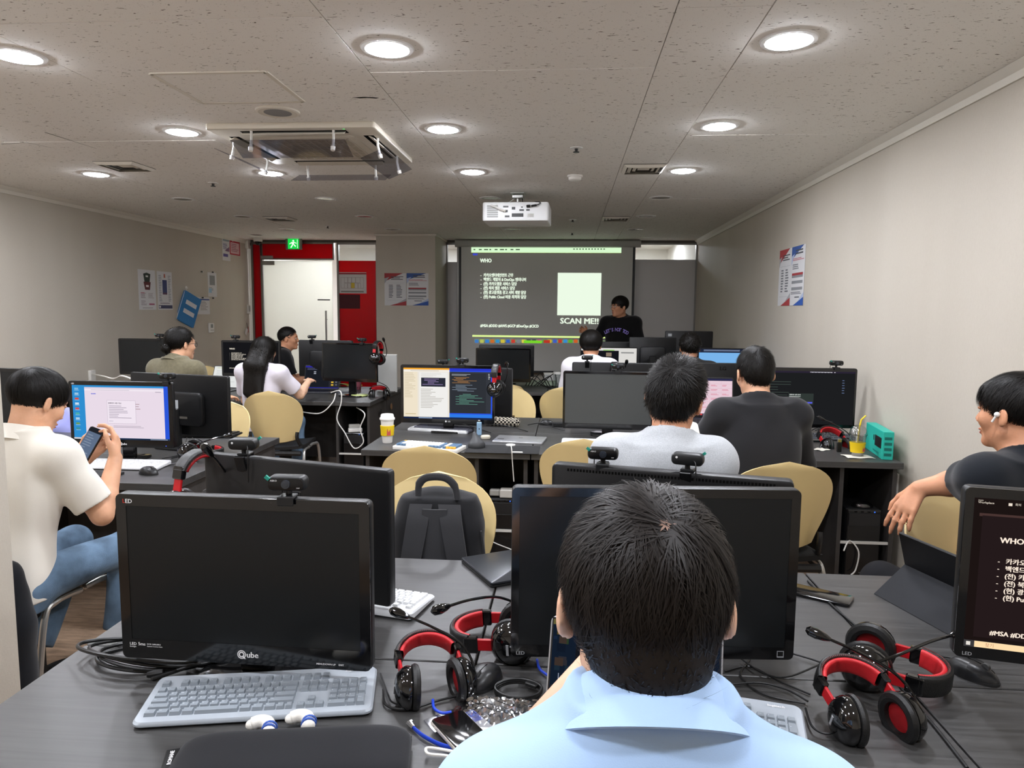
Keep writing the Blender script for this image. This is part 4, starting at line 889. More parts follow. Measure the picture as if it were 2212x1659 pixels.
m10 = monitor('dark monitor with a small dialog box beside the black sweater person', (1648, 795), (1851, 794), 921, 4.56, 4.56, bez=(.012, .012, .020, .022))
t, S, M, w, h, z0 = m10
S.rect(0, 0, 1, 1, '#1d1e20'); S.rect(0, .0, 1, .035, '#2a2434'); S.lines(.5, .012, .97, .026, 1, '#c9c9cf', .7, 3)
for i in range(8): S.rect(.52 + i * .035, .012, .535 + i * .035, .025, '#d4d4da')
S.lines(.05, .2, .3, .5, 6, '#3f4a45', .2, 2); S.rect(.27, .42, .55, .63, '#303835'); S.text('업데이트 설치 안내', .28, .455, .018, '#e8ecea', .02); S.lines(.28, .475, .53, .515, 2, '#cfd6d2', .45, 4); S.rect(.28, .535, .34, .545, '#4f9fc0'); S.rect(.40, .58, .46, .605, '#8a8f8c'); S.rect(.475, .578, .54, .607, '#5b5fe0')
S.lines(.86, .16, .89, .44, 6, '#5a6a8a', .3, 5); S.text('o o o o', .74, .945, .012, '#8a8a8e'); S.done()
lp, S, M = laptop('open laptop showing a pink spreadsheet beside the black sweater person', (0, 0, 0), 0, .36, .25, 122, mat('laptop_navy', '#23222c', .4), MATS['bezel_matt'], mat('keys_dark', '#0f0f12', .5))
q = ony(1527, 900, 4.36); lp.location = (q.x, 4.36, ZD + .085); lp.rotation_euler = (math.radians(25), 0, 0); st_ = thing('laptop_stand', 'folding stand raising the pink spreadsheet laptop', 'stand', (q.x, 4.36, ZD)); [MB().at(Matrix.Translation((x, 0, .078)) @ Matrix.Rotation(math.radians(25), 4, 'X')).box(-.012, .012, -.115, .115, -.004, .0, .001).build('rest', MATS['steel'], st_, 0) for x in (-.1, .1)]; [MB().box(x - .01, x + .01, .07, .08, 0, .108).build('strut', MATS['steel'], st_, 0) for x in (-.1, .1)]; [MB().box(x - .01, x + .01, -.1, .1, 0, .005).build('foot', MATS['steel'], st_, 0) for x in (-.1, .1)]; S.rect(0, 0, 1, 1, '#e9cdd9'); S.rect(0, 0, 1, .06, '#2a2a4a')
for i in range(7): S.rect(0, .14 + i * .12, 1, .146 + i * .12, '#d7b3c2')
for i in range(1, 5): S.rect(i * .2, .06, i * .2 + .004, .95, '#d7b3c2')
for i in range(6):
    for j in range(5): S.lines(.02 + j * .2, .17 + i * .12, .18 + j * .2, .22 + i * .12, 2, '#d8708a', .4, i * 7 + j)
S.rect(0, .95, 1, 1, '#3a3350')
for i in range(16): S.rect(.05 + i * .055, .958, .085 + i * .055, .992, pal[i])
S.done()

# ================================================================== far block beside the door
n1 = monitor('off black monitor nearest the poster wall, behind the olive shirt person', (257, 732), (391, 731), 808, 6.4, 6.4, style='matt')
n2 = monitor('dark monitor showing the small WHO slide', (479, 735), (606, 736), 812, 6.35, 6.35, style='matt'); t, S, M, w, h, z0 = n2; who(S, bg='#17171a', sub=True); S.done()
n3 = monitor('black monitor back before the white door', (646, 733), (762, 737), 812, 6.85, 6.80, face=1, style='matt')
n4 = monitor('off black monitor with a headset hanging from its corner', (697, 738), (815, 744), 822, 6.38, 6.28, style='gloss', bez=(.012, .012, .014, .03))
lp, S, M = laptop('pale laptop showing a white document, by the olive shirt person', (0, 0, 0), 0, .33, .23, 112, mat('laptop_silver', '#b9babd', .35, .7), MATS['laptop_silver'], MATS['keys_dark'])
q = onz(462, 846); lp.location = (q.x, q.y + .06, ZD); lp.rotation_euler.z = -.18; S.rect(0, 0, 1, 1, '#e4e6e4'); S.rect(.1, .04, .95, .1, '#d9dcc9'); S.lines(.1, .2, .9, .8, 8, '#c3c7c6', .3, 3); S.done()
lp, S, M = laptop('open dark laptop with a purple-topped chat screen, before the long-haired person', (0, 0, 0), 0, .345, .24, 104, mat('laptop_grey', '#4b4c50', .35, .6), MATS['laptop_grey'], MATS['keys_dark'])
q = onz(688, 850); lp.location = (q.x - .04, q.y + .10, ZD); lp.rotation_euler.z = .06
S.rect(0, 0, 1, 1, '#20222b'); S.rect(0, 0, 1, .07, '#2f2a9a'); S.rect(0, .96, 1, 1, '#2a2a8a'); S.rect(.02, .1, .7, .95, '#1b1d24'); S.rect(.72, .1, .98, .95, '#2a2b30'); S.lines(.25, .25, .32, .4, 2, '#b9bcc9', .5, 2); S.lines(.05, .1, .5, .2, 2, '#5a5f80', .4, 3)
for i, v in enumerate((.42, .58, .7, .82)): S.rect(.78, v, .78 + (.18 if i == 0 else .07), v + .06, '#e3b93a'); S.rect(.9, v, .96, v + .05, '#6a6a70')
S.lines(.78, .12, .9, .34, 4, '#a9abb4', .4, 8); S.done()

# ================================================================== block before the presenter
d1 = monitor('off black monitor standing alone before the projected image', (1028, 751), (1147, 753), 824, 7.2, 7.2, bez=(.016, .016, .016, .034)); monitor('black monitor back just behind the lone off monitor', (1035, 744), (1154, 746), 812, 7.8, 7.8, face=1, style='matt')
d2 = monitor('lit monitor with a white window and dark call panel, by the white shirt person', (1254, 750), (1377, 750), 824, 7.2, 7.2, style='matt', bez=(.008, .008, .008, .02)); t, S, M, w, h, z0 = d2
S.rect(0, 0, 1, 1, '#dcdad6'); S.rect(.0, .08, .68, 1, '#15161c'); S.rect(.4, .05, .6, .08, '#9fd07a'); S.rect(.72, .12, .95, .16, '#8a8a8a'); S.rect(.44, .42, .62, .72, '#d9d6d0'); S.rect(.3, .3, .4, .33, '#4a6ad8'); S.rect(.45, .14, .55, .26, '#8a7a6a'); S.lines(.05, .45, .38, .6, 3, '#9a9aa2', .4, 3); S.done()
monitor('wide dark monitor back under the presenter', (1308, 738), (1378, 738), 800, 8.06, 8.06, face=1, style='matt', w=.56)
monitor('black monitor back with a pale label, below the presenter', (1376, 729), (1444, 728), 800, 7.8, 7.8, face=1, style='matt', w=.5)
d3 = monitor('tall black monitor back with white sticker by the plain wall', (1437, 716), (1540, 714), 800, 7.9, 7.9, face=1, style='matt', bulge=False)
t, S, M, w, h, z0 = d3; b = MB().at(M @ Matrix.Rotation(PI, 4, 'Z')); quad(b, -w / 2 + .03, -w / 2 + .07, h / 2 - .06, h / 2 - .03, -.0165); b.build('sticker', MATS['label_white'], t, 0)
d4 = monitor('lit monitor with a sky blue picture by the plain wall', (1508, 752), (1612, 752), 824, 7.1, 7.1, style='matt', bez=(.008, .008, .008, .02)); t, S, M, w, h, z0 = d4
S.rect(0, 0, 1, 1, '#79b4ea'); S.rect(0, 0, 1, .12, '#20263a'); S.lines(.1, .03, .9, .09, 2, '#8fa0c0', .4, 2); S.rect(0, .45, .35, 1, '#1a1f2c'); S.done()

# ================================================================== webcams on the monitors
def wc(mon, px, label, **k):
    """px: where along the picture the camera sits on the monitor's upper edge"""
    best = min((abs((lambda q: CX + FOC * (q - CAM).dot(CR) / (q - CAM).dot(CF))(top_at(mon, u / 100)) - px), u / 100) for u in range(-50, 51)); return webcam(mon, best[1], label, **k)
wc(m1, 625, 'webcam with teal tape clipped on the front Qube monitor', turn=.06)
wc(m2, 527, 'webcam seen from behind on the monitor past the Qube one', turn=.25, pitch=-.05)
wc(m4, 1302, 'webcam with teal tape partly hidden behind the parted hair', flip=True, turn=.1)
wc(m4, 1487, 'webcam with white dot seen from behind, before the grey shirt', turn=-.1)
wc(m11, 362, 'webcam on the corner of the lit web page monitor')
wc(m6, 1000, 'webcam centred on the code monitor'); wc(m7, 957, 'webcam seen from behind beside the one on the code monitor')
wc(m9, 1268, 'webcam on a raised clip before the white shirt person'); wc(m8, 1335, 'webcam on the dark grey monitor'); wc(m10, 1806, 'webcam on the monitor with the dialog box')
wc(n1, 345, 'webcam on the off monitor beside the bun of hair'); wc(n2, 509, 'webcam on the small WHO monitor'); wc(n3, 674, 'webcam seen from behind before the white door'); wc(n4, 783, 'webcam on the monitor with the hanging headset')
wc(d4, 1497, 'webcam beside the curly hair near the wall')

# ================================================================== keyboards, mice, headsets, front laptop
mat('cover_grey', '#a3aab1', .34, spec=.5); mat('cover_key', '#8d959c', .3, spec=.5); mat('key_white', '#dfe0e0', .4); mat('board_white', '#d2d3d4', .4); mat('legend_dark', '#777a80', .5); mat('cover_legend', '#dfe4e8', .5)
fl_, fr_ = onz(278, 1572, .737), onz(806, 1541, .737); dv = (fr_ - fl_); az = math.atan2(dv.y, dv.x); mid = (fl_ + fr_) / 2; nrm = Vector((-math.sin(az), math.cos(az), 0))
keyboard('full keyboard under a milky silicone cover, before the Qube monitor', (mid.x + nrm.x * .08, mid.y + nrm.y * .08, ZD), az, MATS['cover_grey'], MATS['cover_key'], MATS['cover_legend'], True, 'logitech', w=.452, d=.16, edge=.016)
a_, b_ = onz(1565, 1500, .754), onz(1728, 1525, .754); az = math.atan2((b_ - a_).y, (b_ - a_).x); ux = Vector((math.cos(az), math.sin(az), 0)); nrm = Vector((-math.sin(az), math.cos(az), 0)); c_ = b_ - ux * .222 - nrm * .078
keyboard('keyboard under a milky cover, its number pad beside the open laptop', (c_.x, c_.y, ZD), az, MATS['cover_grey'], MATS['cover_key'], MATS['cover_legend'], True, 'logitech', w=.452, d=.16, edge=.016, only=lambda x: x > .05)
a_, b_ = onz(805, 1326, .737), onz(884, 1338, .737); az = math.atan2((b_ - a_).y, (b_ - a_).x); ux = Vector((math.cos(az), math.sin(az), 0)); nrm = Vector((-math.sin(az), math.cos(az), 0)); c_ = b_ - ux * .218 + nrm * .0775
keyboard('white keyboard partly hidden behind the monitor backs', (c_.x, c_.y, ZD), az + PI, MATS['board_white'], MATS['key_white'], None, True, None, only=lambda x: x < -.03)
a_, b_ = onz(172, 1010), onz(330, 1010); c_ = (a_ + b_) / 2
keyboard('white keyboard under the polo person\'s phone', (c_.x + .01, c_.y + .02, ZD), .02, MATS['board_white'], MATS['key_white'], MATS['legend_dark'], False)
c_ = onz(1280, 965); keyboard('white keyboard corner beside the grey shirt person', (c_.x + .04, c_.y + .06, ZD), -.04, MATS['board_white'], MATS['key_white'], MATS['legend_dark'], False)
c_ = onz(1770, 948); keyboard('dark grey keyboard under the headset by the iced drink', (c_.x - .0, c_.y + .02, ZD), .0, mat('board_grey', '#6d7078', .4), mat('key_grey', '#5c6068', .4), None, False)
c_ = onz(455, 938); keyboard('black keyboard on the desk end behind the black monitor', (c_.x - .02, c_.y - .06, ZD), PI + .1, MATS['bezel_matt'], MATS['keys_dark'], MATS['print_silver'], False)
mouse(tuple(onz(1046, 1475)), math.radians(155), 'black mouse beside the red headset at the front'); o = mouse(tuple(onz(2100, 1460)), math.radians(215), 'black mouse by the monitor cut off by the picture edge')
mouse(tuple(onz(321, 1024)), math.radians(-110), 'dark grey mouse on the polo person\'s desk'); mouse(tuple(onz(1181, 918)), math.radians(80), 'black mouse beside the dark grey monitor')
cable('mouse_lead', 'grey lead running from the polo person\'s mouse to the headset', [onz(338, 1016, .735), onz(370, 1002, .733), onz(400, 999, .733), onz(425, 1000, .733)], .0022, mat('cable_light', '#77787a', .5))

lp, S, M = laptop('open laptop with forest wallpaper before the blue shirt person', (0, 0, 0), 0, .314, .222, 108, MATS['laptop_silver'], MATS['laptop_silver'], MATS['keys_dark'], scr=(.006, .006, .006, .01))
a_, b_ = ony(1193, 1357, 1.30), ony(1561, 1386, 1.245); az = math.atan2(b_.y - a_.y, b_.x - a_.x); mid = (a_ + b_) / 2
nrm = Vector((-math.sin(az), math.cos(az), 0)); hy = .222 * math.sin(math.radians(18)); c_ = mid - nrm * (hy + .107); lp.location = (c_.x, c_.y, ZD); lp.rotation_euler.z = az
rr = random.Random(4); S.rect(0, 0, 1, 1, '#121c2b')
for k in range(260):
    u, v = rr.random(), rr.random() ** 1.3; g = rr.random(); s = rr.uniform(.006, .03)
    if rr.random() < .5 - .4 * v: c = rr.choice(('#4a4a1e', '#36441f', '#5a4a20', '#2a3a26'))
    else: c = rr.choice(('#16233a', '#1a2834', '#2b2a30', '#101826', '#3a2f2a'))
    S.rect(u - s, v - s * 1.3, min(u + s, 1), min(v + s * 1.3, 1), c) if u - s > 0 and v - s * 1.3 > 0 else None
S.rect(0, 0, 1, .045, '#5f5a34'); S.lines(.05, .016, .4, .03, 1, '#d9d6c0', .8, 2)
for i in range(4): S.rect(.12 + i * .06, .014, .155 + i * .06, .031, '#e3e0cc')
S.rect(.15, .10, .78, .92, '#14161c'); S.rect(.16, .115, .172, .135, '#e0443e'); S.rect(.18, .115, .192, .135, '#dea123'); S.rect(.2, .115, .212, .135, '#2aa83a')
S.rect(.03, .55, .06, .59, '#e8b51a'); S.rect(.03, .70, .06, .74, '#efe9dc'); S.rect(.05, .46, .055, .53, '#8f96a8'); S.done()

headset(onz(927, 1425, ZD + .056), (-70, 0, 24), 'headset with raised microphone between keyboard and mouse', .86); headset(onz(1050, 1362, ZD + .036), (-94, 0, 84), 'headset lying flat beside the large off monitor')
headset(onz(1850, 1490, ZD + .056), (-70, 0, 12), 'headset with raised microphone beside the number pad', .9); headset(onz(1958, 1440, ZD + .042), (-93, 0, -118), 'headset lying with open red cushion by the cut-off monitor')
headset(onz(446, 975, ZD + .042), (-93, 0, -80), 'red-padded headset lying behind the polo person\'s mouse')
p_ = top_at(m2, -.46); headset((p_.x - .03, p_.y - .02, p_.z - .075), (0, 12, 70), 'headset hanging on the corner of the monitor back at the front')
p_ = top_at(m6, .495); headset((p_.x + .01, p_.y + .03, p_.z - .075), (0, 0, 85), 'headset hanging on the corner of the code monitor')
p_ = top_at(n4, .49); headset((p_.x + .01, p_.y, p_.z - .06), (0, 10, 80), 'headset hanging on the far off monitor before the white panel')
p_ = top_at(m9, -.08); headset((p_.x + .02, p_.y, p_.z - .08), (0, 0, 88), 'headset hanging on the monitor behind the dark grey one')
headset(onz(1797, 945, ZD + .05), (-55, 0, 10), 'headset resting on the grey keyboard by the iced drink'); headset(onz(818, 845, ZD + .045), (-70, 0, 20), 'headset lying on the far desk beside the bottles')
# ================================================================== people: smooth solid fields turned into one continuous skin
class Field:
    def __init__(s, lo, hi, h):
        s.h = h; s.lo = np.array(lo, float); n = np.ceil((np.array(hi) - s.lo) / h).astype(int) + 1; s.n = n
        s.ax = [(s.lo[i] + h * np.arange(n[i])).astype(np.float32) for i in range(3)]
        s.F = np.full(tuple(n), 9., np.float32); s.pos = np.zeros(3); s.R = np.eye(3); s.sc = 1.; s.off = 0.
    def frame(s, pos=(0, 0, 0), R=None, sc=1.): s.pos = np.array(pos, float); s.R = np.eye(3) if R is None else np.array(R, float); s.sc = sc; return s
    def w(s, p): return s.pos + s.R @ (np.array(p, float) * s.sc)
    def sub(s, lo, hi):
        i0 = np.clip(np.floor((np.array(lo) - s.lo) / s.h).astype(int), 0, s.n); i1 = np.clip(np.ceil((np.array(hi) - s.lo) / s.h).astype(int) + 1, 0, s.n)
        if (i1 <= i0).any(): return None
        sl = tuple(slice(a, b) for a, b in zip(i0, i1)); x = s.ax[0][sl[0]][:, None, None]; y = s.ax[1][sl[1]][None, :, None]; z = s.ax[2][sl[2]][None, None, :]
        return sl, x, y, z
    def put(s, sl, d, k, op):
        F = s.F[sl]
        if op == 'u': h = np.clip(.5 + .5 * (F - d) / k, 0, 1); s.F[sl] = F * (1 - h) + d * h - k * h * (1 - h)
        elif op == 's': h = np.clip(.5 - .5 * (F + d) / k, 0, 1); s.F[sl] = F * (1 - h) - d * h + k * h * (1 - h)
        else: h = np.clip(.5 - .5 * (F - d) / k, 0, 1); s.F[sl] = F * (1 - h) + d * h + k * h * (1 - h)
    def cone(s, a, b, ra, rb=None, k=.012, op='u', cut=None, raw=False):
        """cut=(point, dir): the solid ends flat there"""
        a, b = (np.array(a, float), np.array(b, float)) if raw else (s.w(a), s.w(b)); rb = ra if rb is None else rb; q = 1. if raw else s.sc; ra, rb = ra * q + s.off, rb * q + s.off
        m = max(ra, rb) + k + 2 * s.h; g = s.sub(np.minimum(a, b) - m, np.maximum(a, b) + m)
        if g is None: return s
        sl, x, y, z = g; ba = b - a; L = max(ba @ ba, 1e-9); px, py, pz = x - a[0], y - a[1], z - a[2]
        t = np.clip((px * ba[0] + py * ba[1] + pz * ba[2]) / L, 0, 1)
        d = np.sqrt((px - t * ba[0]) ** 2 + (py - t * ba[1]) ** 2 + (pz - t * ba[2]) ** 2) - (ra + (rb - ra) * t)
        if cut is not None:
            c, n = cut; d = np.maximum(d, (x - c[0]) * n[0] + (y - c[1]) * n[1] + (z - c[2]) * n[2])
        s.put(sl, d, k, op); return s
    def ell(s, c, r, k=.012, op='u', rot=None):
        R = s.R if rot is None else s.R @ np.array(rot); c = s.w(c); r = np.array(r, float) * s.sc + s.off; m = r.max() + k + 2 * s.h
        g = s.sub(c - m, c + m)
        if g is None: return s
        sl, x, y, z = g; px, py, pz = x - c[0], y - c[1], z - c[2]
        l = [R[0, i] * px + R[1, i] * py + R[2, i] * pz for i in range(3)]
        k0 = np.sqrt(sum((l[i] / r[i]) ** 2 for i in range(3))); k1 = np.sqrt(sum((l[i] / r[i] ** 2) ** 2 for i in range(3))) + 1e-9
        s.put(sl, k0 * (k0 - 1) / k1, k, op); return s
    def loft(s, st, k=.02, op='u', fold=0., p=2.3):
        """stations (z, x, y, rx, ry) stacked upwards"""
        st = np.array(st, float); zz = st[:, 0]; m = k + .06 + 2 * s.h; mx = st[:, 3:5].max() + m
        g = s.sub((st[:, 1].min() - mx, st[:, 2].min() - mx, zz[0] - m), (st[:, 1].max() + mx, st[:, 2].max() + mx, zz[-1] + m))
        if g is None: return s
        sl, x, y, z = g; zf = np.linspace(zz[0], zz[-1], 60)
        I = [np.interp(z, zf, np.convolve(np.pad(np.interp(zf, zz, st[:, i]), 3, 'edge'), np.ones(7) / 7, 'valid')) for i in (1, 2, 3, 4)]
        rx, ry = I[2] + s.off, I[3] + s.off; e = (np.abs((x - I[0]) / rx) ** p + np.abs((y - I[1]) / ry) ** p) ** (1 / p); d = (e - 1) * np.minimum(rx, ry)
        d = np.maximum(d, np.maximum(zz[0] - z - s.off, z - zz[-1] - s.off)); s.put(sl, d.astype(np.float32), k, op); return s
    def folds(s, amp, fr=22., seed=0):
        x = s.ax[0][:, None, None]; y = s.ax[1][None, :, None]; z = s.ax[2][None, None, :]; a = seed * 1.7
        s.F += (amp * (np.sin(fr * (z + .35 * x) + 2.2 * np.sin(7 * x + a) + 1.5 * np.sin(9 * y + a)) * .6 + np.sin(fr * 1.7 * (x * .8 - z * .55) + 2 * np.sin(11 * z + a)) * .4)).astype(np.float32); return s
    def wrap(s, name, m, parent, smooth=180.):
        F, h = s.F, s.h; F[0], F[-1] = 9, 9; F[:, 0], F[:, -1] = 9, 9; F[:, :, 0], F[:, :, -1] = 9, 9
        S = F < 0; c = [(i, j, k) for i in (0, 1) for j in (0, 1) for k in (0, 1)]; N = F.shape
        cnt = np.zeros((N[0] - 1, N[1] - 1, N[2] - 1), np.int8)
        for i, j, k in c: cnt += S[i:N[0] - 1 + i, j:N[1] - 1 + j, k:N[2] - 1 + k]
        I = np.argwhere((cnt > 0) & (cnt < 8)); V = [F[I[:, 0] + i, I[:, 1] + j, I[:, 2] + k] for i, j, k in c]
        acc = np.zeros((len(I), 3)); num = np.zeros(len(I))
        for a in range(8):
            for b in range(a + 1, 8):
                if sum(abs(c[a][q] - c[b][q]) for q in range(3)) != 1: continue
                mm = (V[a] < 0) != (V[b] < 0); t = np.where(mm, V[a] / np.where(mm, V[a] - V[b], 1), 0)
                ca, cb = np.array(c[a]), np.array(c[b]); acc += np.where(mm[:, None], ca + t[:, None] * (cb - ca), 0); num += mm
        P = s.lo + h * (I + acc / np.maximum(num, 1)[:, None]); idx = np.full(cnt.shape, -1, np.int32); idx[I[:, 0], I[:, 1], I[:, 2]] = np.arange(len(I)); Q = []
        for ax in range(3):
            o = [1, 2, 0], [2, 0, 1]; u, v = o[0][ax], o[1][ax]
            A = np.take(S, range(0, N[ax] - 1), ax); B = np.take(S, range(1, N[ax]), ax); E_ = np.argwhere(A != B); E_ = E_[(E_[:, u] > 0) & (E_[:, v] > 0) & (E_[:, u] < N[u] - 1) & (E_[:, v] < N[v] - 1)]
            e = np.eye(3, dtype=int); q = [E_ - e[u] - e[v], E_ - e[v], E_, E_ - e[u]]; q = np.stack([idx[a[:, 0], a[:, 1], a[:, 2]] for a in q], 1)
            fl = A[E_[:, 0], E_[:, 1], E_[:, 2]]; q[~fl] = q[~fl][:, ::-1]; Q.append(q)
        Q = np.concatenate(Q); Q = Q[(Q >= 0).all(1)]
        # one gentle relaxation
        for _ in range(2):
            sm = np.zeros_like(P); n = np.zeros(len(P))
            for a, b in ((0, 1), (1, 2), (2, 3), (3, 0)):
                np.add.at(sm, Q[:, a], P[Q[:, b]]); np.add.at(sm, Q[:, b], P[Q[:, a]]); np.add.at(n, Q[:, a], 1); np.add.at(n, Q[:, b], 1)
            P = P * .6 + .4 * sm / np.maximum(n, 1)[:, None]
        s.P, s.Q = P, Q
        return link(name, np_mesh(name, P, Q), m, parent, smooth)
def np_mesh(name, P, Q):
    me = bpy.data.meshes.new(name); k = Q.shape[1]; me.vertices.add(len(P)); me.vertices.foreach_set('co', np.asarray(P, np.float32).ravel()); me.loops.add(Q.size); me.loops.foreach_set('vertex_index', Q.ravel().astype(np.int32))
    me.polygons.add(len(Q)); me.polygons.foreach_set('loop_start', np.arange(0, Q.size, k, dtype=np.int32)); me.update(calc_edges=True); return me
def rot(yaw=0., pitch=0., roll=0.):   # turn left +, nod down +, lean the head's top to its left +
    return np.array(Matrix.Rotation(yaw, 3, 'Z') @ Matrix.Rotation(-pitch, 3, 'X') @ Matrix.Rotation(-roll, 3, 'Y'))

def head_prims(f, jaw=1., ear=1., eo=0.):
    f.ell((0, -.012, .028), (.075, .096, .084), .02); f.ell((0, .026, -.03), (.061 * jaw, .066, .086), .035)
    for s in (-1, 1):
        f.cone((s * .05 * jaw, -.005, -.062), (s * .012, .066, -.102), .019, .016, .02); f.ell((s * .04, .058, -.028), (.024, .026, .026), .02)
    f.ell((0, .07, -.102), (.022, .018, .016), .016); f.ell((0, .078, .02), (.048, .018, .016), .02)
    for s in (-1, 1): f.ell((s * .031, .097, -.001), (.019, .016, .012), .016, 's')
    f.cone((0, .088, .008), (0, .107, -.034), .0065, .0105, .012)
    for s in (-1, 1): f.ell((s * .012, .098, -.039), (.008, .011, .008), .007)
    f.ell((0, .088, -.066), (.024, .011, .0065), .006); f.ell((0, .086, -.079), (.020, .011, .0068), .006); f.ell((0, .103, -.0725), (.022, .009, .0016), .004, 's')
    for s in (-1, 1):
        E_ = np.array(Matrix.Rotation(s * .35, 3, 'Z') @ Matrix.Rotation(-.12, 3, 'X'))
        f.ell((s * (.080 + eo), -.012, -.01), (.0075, .018 * ear, .030 * ear), .006, 'u', E_); f.ell((s * (.088 + eo), -.006, -.004), (.006, .010 * ear, .018 * ear), .005, 's', E_); f.ell((s * (.077 + eo * .6), -.006, -.034), (.006, .009, .009), .006)
def arm_pts(sh, el, wr): return np.array(sh, float), np.array(el, float), np.array(wr, float)
def hand_prims(f, wr, d, nrm, side, curl=.4, spread=.12, sc=1., thumb=.6, k=.005):
    """wr wrist, d pointing to the fingers, nrm out of the back of the hand, side +1 when the thumb lies to d x nrm"""
    d = np.array(d, float); d /= np.linalg.norm(d); nrm = np.array(nrm, float); nrm -= d * (nrm @ d); nrm /= np.linalg.norm(nrm); l = np.cross(d, nrm) * side; wr = np.array(wr, float); q = sc
    kn = []
    for i, (o, L) in enumerate(((.030, .082), (.010, .086), (-.010, .082), (-.029, .074))):
        p = wr + (d * L + l * o) * q; kn.append(p); f.cone(wr + l * o * .55 * q + d * .012 * q, p, .0135 * q, .0105 * q, .012, raw=True)
    f.cone(wr + d * .03 * q + l * .012 * q, wr + d * .07 * q + l * .0 * q, .016 * q, .013 * q, .012, raw=True)
    for i, (L1, L2, L3) in enumerate(((.040, .024, .02), (.045, .028, .021), (.042, .026, .021), (.033, .02, .018))):
        p = kn[i]; a = curl * (.8 + .1 * i); s0 = spread * (1 - i * .66); dd = d + l * s0; dd /= np.linalg.norm(dd)
        for L, m_, r0, r1 in ((L1, .55, .0095, .0086), (L2, 1.25, .0086, .0078), (L3, 1.8, .0078, .0064)):
            e = dd * math.cos(a * m_) - nrm * math.sin(a * m_); n_ = p + e * L * q; f.cone(p, n_, r0 * q, r1 * q, k, raw=True); p = n_
    b = wr + (d * .02 + l * .022 - nrm * .004) * q; t1 = b + (d * .030 + l * .030 * (1.2 - thumb) + l * .008 - nrm * .018 * thumb) * q; t2 = t1 + (d * .030 + l * .012 - nrm * .014 * thumb) * q; t3 = t2 + (d * .024 - nrm * .010 * thumb) * q
    f.cone(b, t1, .0145 * q, .0112 * q, .01, raw=True); f.cone(t1, t2, .0108 * q, .0092 * q, k, raw=True); f.cone(t2, t3, .0092 * q, .0072 * q, k, raw=True)

def skin_mat(name, col): return mat(name, col, .48, spec=.4, sss=.12, vary=(18, .10), bump=(140, .08))
mat('hair_black', '#120f0c', .5, spec=.28); mat('hair_brown', '#1b1511', .5, spec=.3); mat('hair_fade', '#2a211b', .6)
mat('print_white', '#e8e8e8', .5); skin_mat('skin_a', '#d9a685'); skin_mat('skin_b', '#c9906e'); skin_mat('skin_c', '#e0b497'); mat('lip', '#b06a5c', .45); mat('eye_white', '#d8d4cc', .25); mat('iris', '#1a100a', .15)

